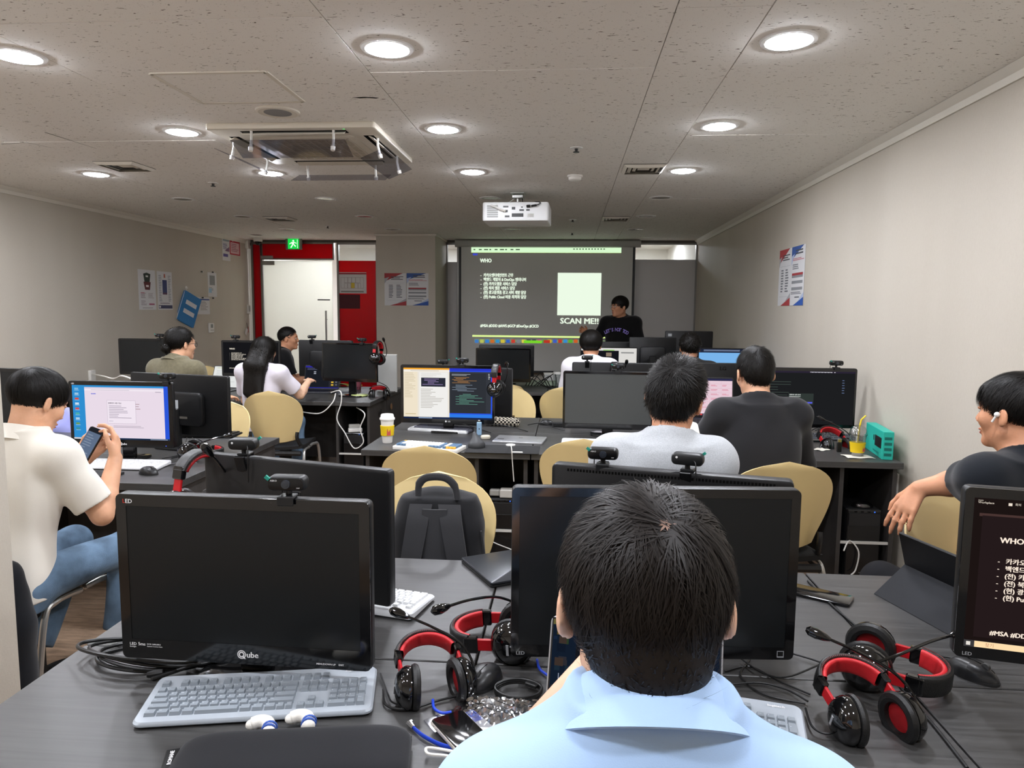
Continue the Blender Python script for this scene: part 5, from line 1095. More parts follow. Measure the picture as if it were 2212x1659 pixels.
def hair(root, f_pos, R, sc, cap, line, n, length, width, h, m, lift=.05, whorl=(.01, -.075, .10), grav=.5, extra=None, flow=None, seed=1, clump=.5, name='hair', fringe=None):
    """cap: (centre, radii) of the hair mass; line: (azimuth from the front, lowest height) pairs"""
    F = Field(np.array(f_pos) - .2 * sc - np.array([0, .16 if extra else 0, .35 if extra else 0]) , np.array(f_pos) + .2 * sc, h); F.frame(f_pos, R, sc)
    for c, r in cap: F.ell(c, r, .02)
    x = F.ax[0][:, None, None] - f_pos[0]; y = F.ax[1][None, :, None] - f_pos[1]; z = F.ax[2][None, None, :] - f_pos[2]
    lx, ly, lz = [(R[0, i] * x + R[1, i] * y + R[2, i] * z) / sc for i in range(3)]
    az = np.degrees(np.arctan2(np.abs(lx), ly)); zc = np.interp(az, [a for a, _ in line], [b for _, b in line])
    d = (zc - lz) * .8 * sc; k = .012; hh = np.clip(.5 - .5 * (F.F - d) / k, 0, 1); F.F = (F.F * (1 - hh) + d * hh + k * hh * (1 - hh)).astype(np.float32)
    if extra: extra(F)
    o = F.wrap(name, m, root)
    # loose strands over the mass
    P = F.P; rng = np.random.RandomState(seed); Rt = R.T; L0 = (Rt @ (P - np.array(f_pos)).T).T / sc
    pick = rng.randint(0, len(L0), n); p = L0[pick] + rng.normal(0, .0012, (n, 3)); c, r = np.array(cap[0][0]), np.array(cap[0][1]); W = np.array(whorl)
    ln = length * rng.uniform(.6, 1.25, n)[:, None]; e0 = np.linalg.norm((p - c) / r, axis=1); st = 6; V = []; wd = width * rng.uniform(.6, 1.3, n)
    if extra is not None and flow is not None: n0 = (p - c) / r ** 2; p = p + n0 / np.linalg.norm(n0, axis=1)[:, None] * .004
    up_l = Rt @ np.array([0, 0, -1.]); lf = lift * rng.uniform(.2, 1., n); ck = np.floor(p * 55).astype(int); hs = (ck[:, 0] * 7349 + ck[:, 1] * 9151 + ck[:, 2] * 3571) % 997; jit = np.stack([np.sin(hs * 1.3), np.sin(hs * 2.1 + 1), np.sin(hs * .7 + 2)], 1) * clump * .35 + rng.normal(0, .12, (n, 3))
    for i in range(st + 1):
        nn = (p - c) / r ** 2; nn /= np.linalg.norm(nn, axis=1)[:, None] + 1e-9
        dr = flow(p, nn) if flow is not None else (p - W) / (np.linalg.norm(p - W, axis=1)[:, None] + .01)
        dr = dr + jit + up_l * grav; dr -= nn * (dr * nn).sum(1)[:, None]; dr /= np.linalg.norm(dr, axis=1)[:, None] + 1e-9
        sd = np.cross(dr, nn); tp = 1 - (i / st) ** 1.6 * .92; V.append(p + sd * (wd * tp * .5)[:, None]); V.append(p - sd * (wd * tp * .5)[:, None])
        q = p + dr * ln / st
        if extra is None or flow is None:
            e = np.linalg.norm((q - c) / r, axis=1); tg = np.maximum(e0, .97) * (1 + lf * (i + 1) / st); q = c + (q - c) * (tg / np.maximum(e, 1e-6))[:, None]
        else: q = q + nn * .0006
        p = q
    A = np.stack(V, 1).reshape(-1, 3); A = (R @ (A * sc).T).T + np.array(f_pos); b = (np.arange(n) * 2 * (st + 1))[:, None]
    Q = np.concatenate([np.stack([b[:, 0] + 2 * i, b[:, 0] + 2 * i + 1, b[:, 0] + 2 * i + 3, b[:, 0] + 2 * i + 2], 1) for i in range(st)])
    s_ = link('hair_strands', np_mesh('hair_strands', A, Q), m, o, 180); s_['kind'] = 'stuff'
    return o
LINE_SHORT = [(0, .062), (40, .055), (62, .03), (78, -.005), (92, .012), (112, .0), (128, -.05), (180, -.068)]
LINE_FRINGE = [(0, .03), (45, .028), (60, .012), (74, -.03), (86, -.005), (108, -.01), (128, -.07), (180, -.088)]

def person(label, px, py, Y, yaw=0., hyaw=0., hpitch=0., hroll=0., lean=.12, sc=1., stand=False, h=.007, skin='skin_a', shirt='white', smat=None, sleeve='short', arms=None, legs=True, pants='jeans', hairfn=None, face=False,
           collar='crew', shift=0., torso=1., shoes=True, legpose=None, feats=None, fold=.0035, belly=0., shw=.172, neck=.115, eo=.003, shz=.522, aw=None):
    """px, py: the middle of the skull in view, Y its depth; arms: per side (elbow from shoulder, wrist from elbow, finger direction, back of hand, curl)"""
    H = ony(px, py, Y); root = thing('person', label, 'person', (0, 0, 0), 0)
    sl, cl_ = math.sin(lean), math.cos(lean); tz = .77 * sc; hl = np.array([shift, sl * .60 * sc + .035 * sc + .02, 0.])
    zs = H.z - (.60 * cl_ + neck) * sc; hl[2] = H.z
    Rz = Matrix.Rotation(yaw, 3, 'Z'); o_ = Rz @ Vector((hl[0], hl[1], 0)); root.location = (H.x - o_.x, H.y - o_.y, 0); root.rotation_euler = (0, 0, yaw)
    def T(z, y=0., x=0.): return np.array([shift * (z / .6) ** 2 + x, sl * z * sc + y, zs + cl_ * z * sc])
    sh = [T(shz, -.005 * sc, s * shw * sc) for s in (-1, 1)]   # shoulders: index 0 is the person's left (-x when facing +y), 1 the right
    arms = arms or {}; A_ = []
    for i, s in enumerate((-1, 1)):
        a = arms.get(i, ((s * .05, .10, -.26), (-s * .06, .24, .02), (-s * .1, 1, -.05), (0, 0, 1), .45)); el = sh[i] + np.array(a[0]) * sc; wr = el + np.array(a[1]) * sc; 
        if aw and i in aw:
            iv = Rz.inverted(); el, wr = [np.array(iv @ (Vector(q) - Vector(root.location))) for q in aw[i]]
        A_.append((sh[i], el, wr) + a[2:])
    pts = np.array([p for a in A_ for p in a[:3]] + [T(0)]); lo = np.minimum(pts.min(0) - .14, np.append(T(0)[:2] - .26, zs - .02)); hi = np.maximum(pts.max(0) + .2, hl + .16); 
    st = [(0., 0, .0, .165, .115), (.12, 0, .002, .158, .112 + belly), (.25, 0, .004, .148 + belly * .6, .104 + belly), (.40, 0, .0, .162, .110), (.50, 0, -.006, .160, .098), (.565, 0, -.012, .11, .072), (.605, 0, -.012, .062, .058)]
    stw = [(T(z)[2], T(z)[0] + x * sc, T(z)[1] + y * sc, rx * sc * torso, ry * sc * torso) for z, x, y, rx, ry in st]
    RH = rot(hyaw, hpitch, hroll); nb = T(.57, -.015 * sc)
    # ---- skin
    f = Field(lo, hi, h); f.loft([(a, b, c, d * .93, e * .9) for a, b, c, d, e in stw], .03)
    f.frame(hl, RH, sc); head_prims(f, eo=eo); nk = f.w((0, -.022, -.05)); f.cone(nb, nk, .057 * sc, .053 * sc, .025, raw=True); f.cone(nb + np.array([0, .02, -.02]), f.w((0, .015, -.075)), .05 * sc, .045 * sc, .025, raw=True); f.frame()
    for i, (s0, el, wr, fd, bn, cu_) in enumerate(A_):
        f.cone(T(.5), s0, .06 * sc, .05 * sc, .03, raw=True); f.cone(T(.572, -.012), s0 + np.array([0, 0, .004]), .042 * sc, .042 * sc, .03, raw=True); f.cone(s0, el, .047 * sc, .039 * sc, .02, raw=True); m_ = el + (wr - el) * .3; f.cone(el, m_, .039 * sc, .041 * sc, .015, raw=True); f.cone(m_, wr, .040 * sc, .0265 * sc, .015, raw=True)
        hand_prims(f, wr, fd, bn, (1 if i == 0 else -1), cu_, sc=sc)
    f.wrap('body', MATS[skin], root)
    # ---- shirt
    nu = (nk - nb) / np.linalg.norm(nk - nb)
    g = Field(lo - .02, hi + .02, h); g.off = .014 * sc; g.loft(stw[:-1] if collar == 'crew' else [(a, b, c, d, e) for a, b, c, d, e in stw], .035)
    for i, (s0, el, wr, *_r) in enumerate(A_):
        dd = (el - s0) / np.linalg.norm(el - s0); g.cone(T(.49), s0, .062 * sc, .05 * sc, .05, raw=True); g.cone(T(.566, -.012), s0 + np.array([0, 0, .004]), .044 * sc, .043 * sc, .05, raw=True)
        if sleeve == 'long':
            g.cone(s0, el, .052 * sc, .046 * sc, .04, raw=True); d2 = (wr - el) / np.linalg.norm(wr - el); e = el + (wr - el) * .96; g.cone(el, e + d2 * .05, .047 * sc, .034 * sc, .03, raw=True, cut=(e, d2))
        else:
            t = .74 if sleeve == 'short' else sleeve; e = s0 + (el - s0) * t; g.cone(s0, e + dd * .06, .053 * sc, .056 * sc, .04, raw=True, cut=(e, dd))
    g.cone(nb - nu * .04 * sc, nb + nu * .012 * sc, .088 * sc, .062 * sc, .03, raw=True) if collar == 'crew' else None
    if fold: g.folds(fold, seed=len(label))
    for i, (s0, el, wr, *_r) in enumerate(A_):
        if sleeve != 'long':
            t = .74 if sleeve == 'short' else sleeve; e = s0 + (el - s0) * t; dd = (el - s0) / np.linalg.norm(el - s0); o0 = g.off; g.off = 0; g.cone(e - dd * .015, e + dd * .08, .053 * sc, .053 * sc, .004, 's', raw=True); g.off = o0
    g.off = 0; g.cone(nb + nu * (.012 if collar == 'crew' else .05) * sc, nb + nu * .12, .058 * sc, .070 * sc, .01, 's', raw=True)
    so = g.wrap('shirt', smat or MATS[shirt], root)
    # ---- collar
    ring = []; c0 = nb + nu * (.012 if collar == 'crew' else .02) * sc; e1 = np.array([1., 0, 0]); e2 = np.cross(nu, e1); e2 /= np.linalg.norm(e2)
    if collar == 'crew':
        MB().tube([Vector(c0 + (e1 * math.cos(a) * .0625 + e2 * math.sin(a) * .0605) * sc + nu * .004 * math.sin(a)) for a in [k / 28 * 2 * PI for k in range(28)]], .0105 * sc, 8, closed=True).build('neckband', smat or MATS[shirt], root)
    elif collar == 'fold':
        def cf(u, v):
            a = -PI / 2 - 2.65 + 5.3 * u   # open at the throat
            q = math.sin(v * PI); r = .066 + .004 * (1 - v) + (0 if v < .4 else (v - .4) / .6 * .034); z = .0 + (.040 * (v / .4) if v < .4 else .040 - .058 * (v - .4) / .6)
            return Vector(c0 + (e1 * math.cos(a) * r + e2 * math.sin(a) * r * .96) * sc + nu * z * sc)
        MB().grid(cf, 36, 12, .0028).build('collar', smat or MATS[shirt], root, 60)
    # ---- trousers and shoes
    if legs:
        hp = [T(.04, .0, s * .09 * sc) for s in (-1, 1)]; LP = []
        for i, s in enumerate((-1, 1)):
            if legpose and i in legpose: kn = hp[i] + np.array(legpose[i][0]); an = np.array(legpose[i][1]) if len(legpose[i]) > 2 else kn + np.array(legpose[i][1])
            elif stand: kn = hp[i] + np.array((s * .01, .02, -.43 * sc)); an = kn + np.array((0, -.02, -.40 * sc))
            else: kn = hp[i] + np.array((s * .04, .40 * sc, .01)); an = kn + np.array((0, .02, -(kn[2] - .09)))
            an[2] = max(an[2], .08); LP.append((hp[i], kn, an))
        pl = np.array([p for a in LP for p in a]); j = Field(pl.min(0) - .16, pl.max(0) + .16, max(h, .009)); j.loft([(T(-.06)[2], T(0)[0], T(0)[1] - .01, .16 * sc, .12 * sc), (T(.13)[2], T(.13)[0], T(.13)[1], .158 * sc, .115 * sc)], .03)
        for a, b, c in LP: j.cone(a, b, .088 * sc, .066 * sc, .04, raw=True); dn = (c - b) / np.linalg.norm(c - b); j.cone(b, c + dn * .05, .066 * sc, .058 * sc, .03, raw=True, cut=(c - dn * .015, dn))
        j.folds(.004, 26, 3); j.wrap('trousers', MATS[pants], root)
        if shoes:
            for a, b, c in LP:
                q = Field((c[0] - .09, c[1] - .14, -.01), (c[0] + .09, c[1] + .26, c[2] + .06), .008); q.cone((c[0], c[1], c[2] + .03), (c[0], c[1] - .005, .06), .036, .04, .02, raw=True); q.ell((c[0], c[1] + .06, .035), (.045, .13, .04), .03); q.ell((c[0], c[1] + .06, -.03), (.09, .2, .03), .004, 's'); q.wrap('shoe', mat('shoe_black', '#171616', .5), root)
    # ---- features
    fr = lambda p: Vector(hl + RH @ (np.array(p) * sc))
    if face:
        RM = Matrix([list(r) for r in RH]).to_4x4()
        for s in (-1, 1):
            MB().at(Matrix.Translation(fr((s * .031, .0795, -.001))) @ RM).ball((0, 0, 0), .0118 * sc, 14, 10).build('eye', MATS['eye_white'], root)
            MB().at(Matrix.Translation(fr((s * .031, .0872, -.001))) @ RM).ball((0, 0, 0), (.0055 * sc, .0045 * sc, .0055 * sc), 12, 8).build('iris', MATS['iris'], root)
            MB().at(Matrix.Translation(fr((s * .031, .080, .0055))) @ RM).ball((0, 0, 0), (.017 * sc, .0125 * sc, .0068 * sc), 14, 8).build('eyelid', MATS[skin], root)
            MB().tube([fr((s * (.014 + .034 * t), .0925 - .018 * t * t, .021 + .006 * t - .009 * t * t)) for t in [k / 6 for k in range(7)]], [.0026, .0036, .0038, .0036, .003, .0022, .001], 6).build('eyebrow', MATS['hair_black'], root)
        MB().tube([fr((x, .0975 - 5 * x * x * 3, -.0675 + .3 * abs(x) * .1)) for x in [(k - 4) / 4 * .021 for k in range(9)]], [.001, .003, .004, .004, .0035, .004, .004, .003, .001], 6).build('upper_lip', MATS['lip'], root)
        MB().tube([fr((x, .0945 - 5 * x * x * 3, -.0785)) for x in [(k - 4) / 4 * .018 for k in range(9)]], [.001, .003, .0042, .005, .005, .005, .0042, .003, .001], 6).build('lower_lip', MATS['lip'], root)
    if hairfn: hairfn(root, hl, RH, sc, h)
    return root, fr, RH, hl, A_, so
# ================================================================== the people in the room
def cloth(name, col, rough=.85, scale=500., b=.25, vary=None): return mat(name, col, rough, spec=.2, sheen=.15, bump=(scale, b * .45), vary=vary)
cloth('blue_shirt', '#a9c6ea', .8, 700., .2); cloth('white_polo', '#e4dfd4', .85); cloth('olive', '#6a6450', .9, 400., .4, (60, .12)); cloth('white_tee', '#e2dfe4', .85); cloth('black_tee', '#131314', .85); cloth('grey_tee', '#b0b3b6', .9, 400., .4, (330, .14)); cloth('charcoal', '#232325', .9, 500., .3); cloth('navy_tee', '#12161c', .85); cloth('black_sweat', '#0d0c0d', .9)
mat('jeans', '#61788f', .85, spec=.2, bump=(500, .3), vary=(7, .55)); mat('jeans_dark', '#2b3440', .85, spec=.2, bump=(500, .3), vary=(8, .3)); mat('trousers_black', '#17171a', .85, spec=.2)
mat('scalp', '#7f6252', .55); CAP = [((0, -.014, .034), (.085, .107, .092))]
def H(cap=None, line=LINE_SHORT, n=2500, length=.05, width=.0022, m='hair_black', **k):
    def fn(root, hl, RH, sc, h): return hair(root, hl, RH, sc, cap or CAP, line, n, length, width, min(h, .006), MATS[m], **k)
    return fn
def glasses(root, fr, RH, sc, m):
    RM = Matrix([list(r) for r in RH]).to_4x4(); g = MB()
    for s in (-1, 1):
        g.tube([fr((s * .033 + .0225 * math.cos(a), .101 - .004 * math.cos(a) * s, -.004 + .019 * math.sin(a))) for a in [k / 20 * 2 * PI for k in range(20)]], .0016 * sc, 6, closed=True)
        g.tube([fr((s * .055, .099, .002)), fr((s * .073, .085, .003)), fr((s * .079, .0, .002)), fr((s * .079, -.012, -.006))], .0015 * sc, 6)
    g.tube([fr((-.011, .103, .0)), fr((0, .105, .003)), fr((.011, .103, .0))], .0015 * sc, 6); g.build('spectacles', m, root)

# ---- 1: blue shirt, seen from behind at the front
W1 = (.008, -.085, .088)
def hair1(root, hl, RH, sc, h):
    def fl(p, nn):
        d = p - np.array(W1); d /= np.linalg.norm(d, axis=1)[:, None] + .004
        pr = np.array([np.zeros(len(p)), np.zeros(len(p)), np.zeros(len(p))]).T; up = (p[:, 2] > .06) & (p[:, 1] > -.06); pr[up] = np.stack([np.sign(p[up, 0]) * .55, np.full(up.sum(), .5), np.zeros(up.sum())], 1); return d + pr * .6
    cap = [((0, -.018, .03), (.089, .112, .098)), ((0, -.045, -.035), (.064, .078, .072))]
    o = hair(root, hl, RH, sc, cap, [(0, .02), (50, .02), (66, -.0), (78, -.012), (88, .004), (104, .0), (122, -.085), (150, -.10), (180, -.102)], 14000, .062, .0013, .004, MATS['hair_brown'], lift=.075, whorl=W1, grav=.42, flow=fl, seed=3, clump=1.3)
    fr = lambda p: Vector(hl + RH @ (np.array(p) * sc)); b = MB(); W = np.array(W1); c = np.array(cap[0][0]); r = np.array(cap[0][1])
    rr = random.Random(2); on = lambda q: fr(c + (q - c) / np.linalg.norm((q - c) / r) * 1.014)
    for k in range(11):   # thin bare partings round the whorl
        a_ = k / 11 * 2 * PI + rr.uniform(-.2, .2); L_ = rr.uniform(.004, .010); u = np.array([math.cos(a_), math.sin(a_) * .5, math.sin(a_) * .75]); v = np.array([-math.sin(a_), math.cos(a_) * .5, math.cos(a_) * .75]) * .0011
        b.add([on(W + u * .001 + v), on(W + u * .001 - v), on(W + u * L_ * .6 - v * .8), on(W + u * L_), on(W + u * L_ * .6 + v * .8)], [(0, 1, 2, 3, 4)])
    b.build('scalp', MATS['scalp'], root)['kind'] = 'stuff'
P1 = person('person in a light blue collared shirt seen from behind, at the open laptop', 1389, 1294, .775, yaw=.03, neck=.085, shw=.150, eo=.007, shz=.485, torso=.92, aw={0: (Vector((-.13, .93, .80)), ony(1300, 1425, 1.0))}, hyaw=0., hpitch=.12, hroll=.02, lean=.3, sc=1.02, h=.005, skin='skin_c', shirt='blue_shirt', sleeve=.86, collar='fold', hairfn=hair1, fold=.003,
            arms={0: ((-.05, .17, -.25), (.06, .08, .20), (.45, .1, .8), (-.8, .3, .3), .9), 1: ((.06, .18, -.24), (-.04, .22, .03), (0, 1, -.1), (0, 0, 1), .5)}, pants='trousers_black')
# ---- 2: white polo, phone in hand
hair2 = H([((0, -.012, .036), (.087, .110, .093))], [(0, .03), (50, .02), (64, -.01), (74, -.045), (84, -.01), (100, .0), (112, -.02), (128, -.06), (180, -.085)], 5000, .07, .0018, lift=.05, clump=.7, grav=.5)
P2 = person('person in a white polo shirt and jeans looking down at a phone', 82, 866, 2.56, yaw=-.22, hyaw=-.12, hpitch=.42, lean=.22, sc=1.0, h=.0055, skin='skin_a', shirt='white_polo', sleeve=.80, collar='fold', hairfn=hair2, face=True,
            arms={1: ((.09, .10, -.24), (-.06, .13, .19), (-.25, .35, .8), (.75, .4, -.1), 1.0), 0: ((-.04, .14, -.23), (.17, .16, .14), (.35, .4, .6), (-.6, .4, -.2), 1.0)}, pants='jeans', legpose={1: ((.05, .43, .02), (-.02, -.05, -.36)), 0: ((-.03, .40, .02), (.06, -.25, -.36))})
# ---- 3: olive shirt, bun, glasses
def bun(F):
    F.ell((-.005, -.118, -.03), (.034, .032, .034), .012); F.ell((.005, -.105, -.075), (.018, .016, .04), .012)
P3 = person('person with a hair bun and glasses in an olive shirt', 391, 743, 5.05, yaw=-.22, hyaw=-.32, lean=.06, sc=.98, h=.008, skin='skin_a', shirt='olive', collar='fold', hairfn=H(None, [(0, .055), (50, .05), (70, .0), (90, .01), (110, -.02), (140, -.055), (180, -.06)], 1600, .05, .003, extra=bun, lift=.02, whorl=(0, .08, .09), grav=.0, flow=lambda p, nn: np.array([0, -.115, -.03]) - p), face=True, torso=1.05, belly=.01)
glasses(P3[0], P3[1], P3[2], .98, MATS['black_metal'])
# ---- 4: long dark hair
def longhair(F):
    
    for x, e, r in ((-.055, -.27, .04), (-.02, -.31, .045), (.02, -.32, .045), (.055, -.28, .04)): F.cone((x * .8, -.06, .02), (x, -.165, -.12), r * 1.15, r * 1.1, .04); F.cone((x, -.165, -.12), (x * 1.15, -.215, e - .08), r * 1.1, .026, .04)
    F.cone((-.07, -.03, -.02), (-.09, -.13, -.28), .028, .018, .02); F.cone((.07, -.03, -.02), (.09, -.13, -.30), .028, .018, .02)
P4 = person('person with long dark hair in a white short-sleeved top and jeans', 573, 757, 5.72, yaw=-.12, lean=.1, sc=.95, h=.008, skin='skin_c', shirt='white_tee', smat=cloth('lilac_white', '#d8d2da', .85), collar='crew', torso=.95, pants='jeans',
            hairfn=H([((0, -.016, .034), (.088, .108, .092))], [(0, .05), (60, .0), (75, -.06), (180, -.14)], 3000, .16, .0035, extra=longhair, flow=lambda p, nn: np.stack([p[:, 0] * 2, -.3 + 0 * p[:, 0], -1 + 0 * p[:, 0]], 1), lift=.05, grav=.9), arms={1: ((.10, .16, -.20), (-.02, .20, .10), (-.2, 1, .1), (.3, 0, 1), .35)})
# ---- 5: black tee by the door, profile
P5 = person('person in a black T-shirt sitting in profile before the white door', 623, 731, 7.35, yaw=-1.15, hyaw=-.2, hpitch=-.05, lean=.02, sc=.98, h=.008, skin='skin_b', shirt='black_tee', face=True, hairfn=H([((0, -.012, .036), (.081, .103, .094))], [(0, .072), (40, .065), (62, .045), (80, .02), (95, .02), (115, .0), (180, -.05)], 1500, .025, .003, lift=.08, grav=0.))
b = MB(); put_text(b, 'CREW', 0, 0, .05, 0, .02, 'CENTER'); o = b.build('chest_print', MATS['print_white'], P5[0], 0); o.location = (0, .135, P5[3][2] - .36); o.rotation_euler = (0, 0, PI); o['kind'] = 'stuff'
# ---- 6: white T-shirt, bowl hair
P6 = person('person in a white T-shirt with a dark bowl haircut, before the lit monitor', 1277, 744, 6.2, yaw=-.12, hyaw=-.05, lean=.12, sc=1.0, h=.008, skin='skin_b', shirt='white_tee', sleeve=.8, hairfn=H([((0, -.016, .032), (.100, .116, .100))], [(0, .02), (70, -.02), (90, -.02), (110, -.05), (180, -.085)], 2500, .06, .003, lift=.03, clump=.3))
# ---- 7: presenter
P7 = person('standing presenter in a black sweatshirt with purple lettering, turned to the screen', 1338, 662, 8.55, yaw=2.72, hyaw=-.62, hpitch=.0, lean=.03, sc=1.0, stand=True, h=.008, skin='skin_b', shirt='black_sweat', sleeve='long', face=True, torso=1.08, shw=.185, pants='trousers_black',
            hairfn=H([((0, -.012, .036), (.090, .110, .095))], LINE_FRINGE, 1600, .06, .003, lift=.03), arms={1: ((.13, .05, -.24), (.02, .2, .12), (.3, .6, .3), (.6, 0, .4), .7), 0: ((-.08, .02, -.28), (.05, .12, -.2), (.1, .3, -1), (-1, 0, 0), .4)})
glasses(P7[0], P7[1], P7[2], 1., MATS['steel'])
b = MB(); purple = mat('print_purple', '#8a78c8', .7)
for i, ch in enumerate("LET'S NOT TOO"):
    a = (i - 6) * .085; vs, fs = text_mesh(ch, 1, .03, 'CENTER', 2); sz = .056
    b.at(Matrix.Translation((.26 * math.sin(a), 0, .26 * (math.cos(a) - 1))) @ Matrix.Rotation(a, 4, 'Y')).add([(v.x * sz * .85, 0, v.y * sz) for v in vs], fs)
o = b.build('chest_lettering', purple, P7[0], 0); o.location = (0, P7[3][1] + .09, P7[3][2] - .29); o.rotation_euler = (-.12, 0, PI); o['kind'] = 'stuff'
# ---- 8: curly hair by the wall
P8 = person('person with short curly dark hair in black, by the plain wall', 1490, 751, 6.25, yaw=.0, lean=.15, sc=.98, h=.008, skin='skin_b', shirt='black_tee', hairfn=H([((0, -.014, .036), (.093, .112, .100))], [(0, .05), (60, .02), (80, .0), (95, .02), (115, -.01), (180, -.06)], 2500, .03, .003, lift=.14, clump=2.5, grav=0.))
# ---- 9: grey T-shirt
hair9 = H([((0, -.014, .036), (.086, .107, .095)), ((0, -.05, .0), (.074, .07, .08))], [(0, .06), (60, .03), (80, .0), (95, .02), (112, .0), (128, -.045), (180, -.085)], 9000, .030, .0016, lift=.16, whorl=(.0, -.085, .075), grav=.05, clump=.5, seed=5)
P9 = person('person in a heather grey T-shirt with cropped black hair, turned to the screen', 1459, 858, 2.36, shift=.13, yaw=-.18, aw={1: (ony(1545, 1040, 2.5), ony(1488, 975, 2.72))}, hyaw=-.22, hpitch=.1, hroll=-.16, lean=.0, sc=1.05, h=.006, skin='skin_b', shirt='grey_tee', sleeve=.85, hairfn=hair9, torso=.98, shw=.150, belly=.02, fold=.003, pants='trousers_black', face=True)
# ---- 10: black sweatshirt
hair10 = H([((0, -.014, .036), (.083, .104, .093)), ((0, -.05, .0), (.072, .068, .08))], [(0, .06), (60, .03), (78, .0), (95, .025), (115, .0), (135, -.05), (180, -.078)], 5000, .03, .002, lift=.09, whorl=(.01, -.06, .1), grav=.3, clump=.8)
P10 = person('person in a charcoal sweatshirt bent over the pink spreadsheet laptop', 1630, 806, 3.56, yaw=.10, hpitch=.22, lean=.24, sc=1.03, h=.006, skin='skin_a', shirt='charcoal', sleeve='long', hairfn=hair10, torso=1.08, shw=.172, fold=.0035, pants='trousers_black', arms={0: ((-.14, .10, -.25), (.05, .26, .07), (.3, 1, 0), (0, 0, 1), .4), 1: ((.10, .12, -.26), (-.08, .24, .07), (-.2, 1, 0), (0, 0, 1), .4)})
# ---- 11: navy T-shirt with earbud
hair11 = H([((0, -.012, .036), (.086, .108, .093)), ((0, .055, .06), (.06, .045, .035))], [(0, .04), (45, .036), (62, .012), (76, -.01), (92, .012), (115, .0), (130, -.05), (180, -.08)], 6000, .06, .0018, lift=.05, clump=.8)
P11 = person('person in a black T-shirt with a white earbud, arm over a chair back', 2192, 890, 2.33, yaw=.38, hyaw=.16, aw={0: (ony(2085, 1040, 2.36), ony(1985, 1055, 2.42))}, hpitch=.0, lean=.0, sc=1.0, h=.0055, skin='skin_b', shirt='navy_tee', sleeve=.9, hairfn=hair11, face=True, pants='trousers_black', arms={0: ((-.30, .0, -.06), (-.25, .09, -.03), (-.55, .1, -.85), (-.75, -.2, .45), .35), 1: ((.05, .02, -.28), (-.03, .22, -.06), (0, 1, 0), (0, 0, 1), .5)})
fr = P11[1]; b = MB(); b.ball(fr((-.086, .004, -.004)), .0085, 12, 8); b.tube([fr((-.089, .004, -.006)), fr((-.088, .016, -.028))], .0036, 8); b.build('earbud', MATS['white_plastic'], P11[0])
# ================================================================== papers and fittings on the walls
mat('paper', '#d9d9da', .6)
def flat_mat(c): return mat('ink' + c, c, .6)
def poster(name, label, cat, M, w, h, items, thick=.0008, group=None, pm=None, curl=0.):
    """M puts the sheet's centre; the printed side faces local -y"""
    t = thing(name, label, cat, group=group); t.matrix_world = M
    MB().box(-w / 2, w / 2, -thick, 0, -h / 2, h / 2).build('sheet', pm or MATS['paper'], t, 0)
    D = {}; n = 0
    for it in items:
        k, c = it[0], it[1]; b = D.setdefault(c, MB()); n += 1; y = -thick - .0003 - .00002 * n
        X = lambda u: (u - .5) * w
        Zz = lambda v: (.5 - v) * h
        if k == 'r': quad(b, X(it[2]), X(it[4]), Zz(it[5]), Zz(it[3]), y)
        elif k == 'p': b.add([(X(u), y, Zz(v)) for u, v in it[2]], [tuple(range(len(it[2])))])
        elif k == 't': put_text(b, it[2], X(it[3]), Zz(it[4]), it[5] * h / .7, y, .02, it[6] if len(it) > 6 else 'LEFT')
        elif k == 'l':
            rr = random.Random(int(it[2] * 99 + it[3] * 77)); N = it[6]; dv = (it[5] - it[3]) / N
            for q in range(N): quad(b, X(it[2]), X(it[2] + (it[4] - it[2]) * rr.uniform(.6, 1)), Zz(it[3] + (q + .5) * dv), Zz(it[3] + q * dv), y)
    for c, b in D.items(): b.build('printing', flat_mat(c), t, 0)['kind'] = 'stuff'
    return t
def wallM(P, side): return Matrix.Translation(P) @ Matrix.Rotation(PI / 2 if side < 0 else (-PI / 2 if side > 0 else 0), 4, 'Z')
def on_left(x0, y0, x1, y1, d=.002):
    a, c = onx(x0, (y0 + y1) / 2, XL + d), onx(x1, (y0 + y1) / 2, XL + d); m = onx((x0 + x1) / 2, (y0 + y1) / 2, XL + d); zt = onx((x0 + x1) / 2, y0, XL + d).z; zb_ = onx((x0 + x1) / 2, y1, XL + d).z
    return wallM(Vector((XL + d, (a.y + c.y) / 2, (zt + zb_) / 2)), -1), abs(c.y - a.y), zt - zb_
M, w, h = on_left(299, 583, 336, 669)
poster('wall_poster', 'tall white poster with a black and red badge drawing, on the wall', 'poster', M, w, h, [('p', '#22332a', [(.3, .1), (.5, .07), (.72, .1), (.66, .3), (.36, .3)]), ('p', '#5a1f22', [(.3, .3), (.72, .3), (.66, .5), (.38, .5)]), ('r', '#dfe3df', .44, .14, .58, .18), ('r', '#e3dada', .44, .38, .6, .43), ('l', '#9a8f93', .12, .58, .42, .72, 5), ('l', '#b0a8ac', .55, .58, .92, .72, 5), ('r', '#b04a5a', .12, .57, .34, .585), ('l', '#a39aa0', .12, .77, .45, .9, 5), ('r', '#a85a78', .58, .84, .9, .88), ('r', '#55504f', .2, .95, .8, .96)])
M, w, h = on_left(340, 587, 372, 669)
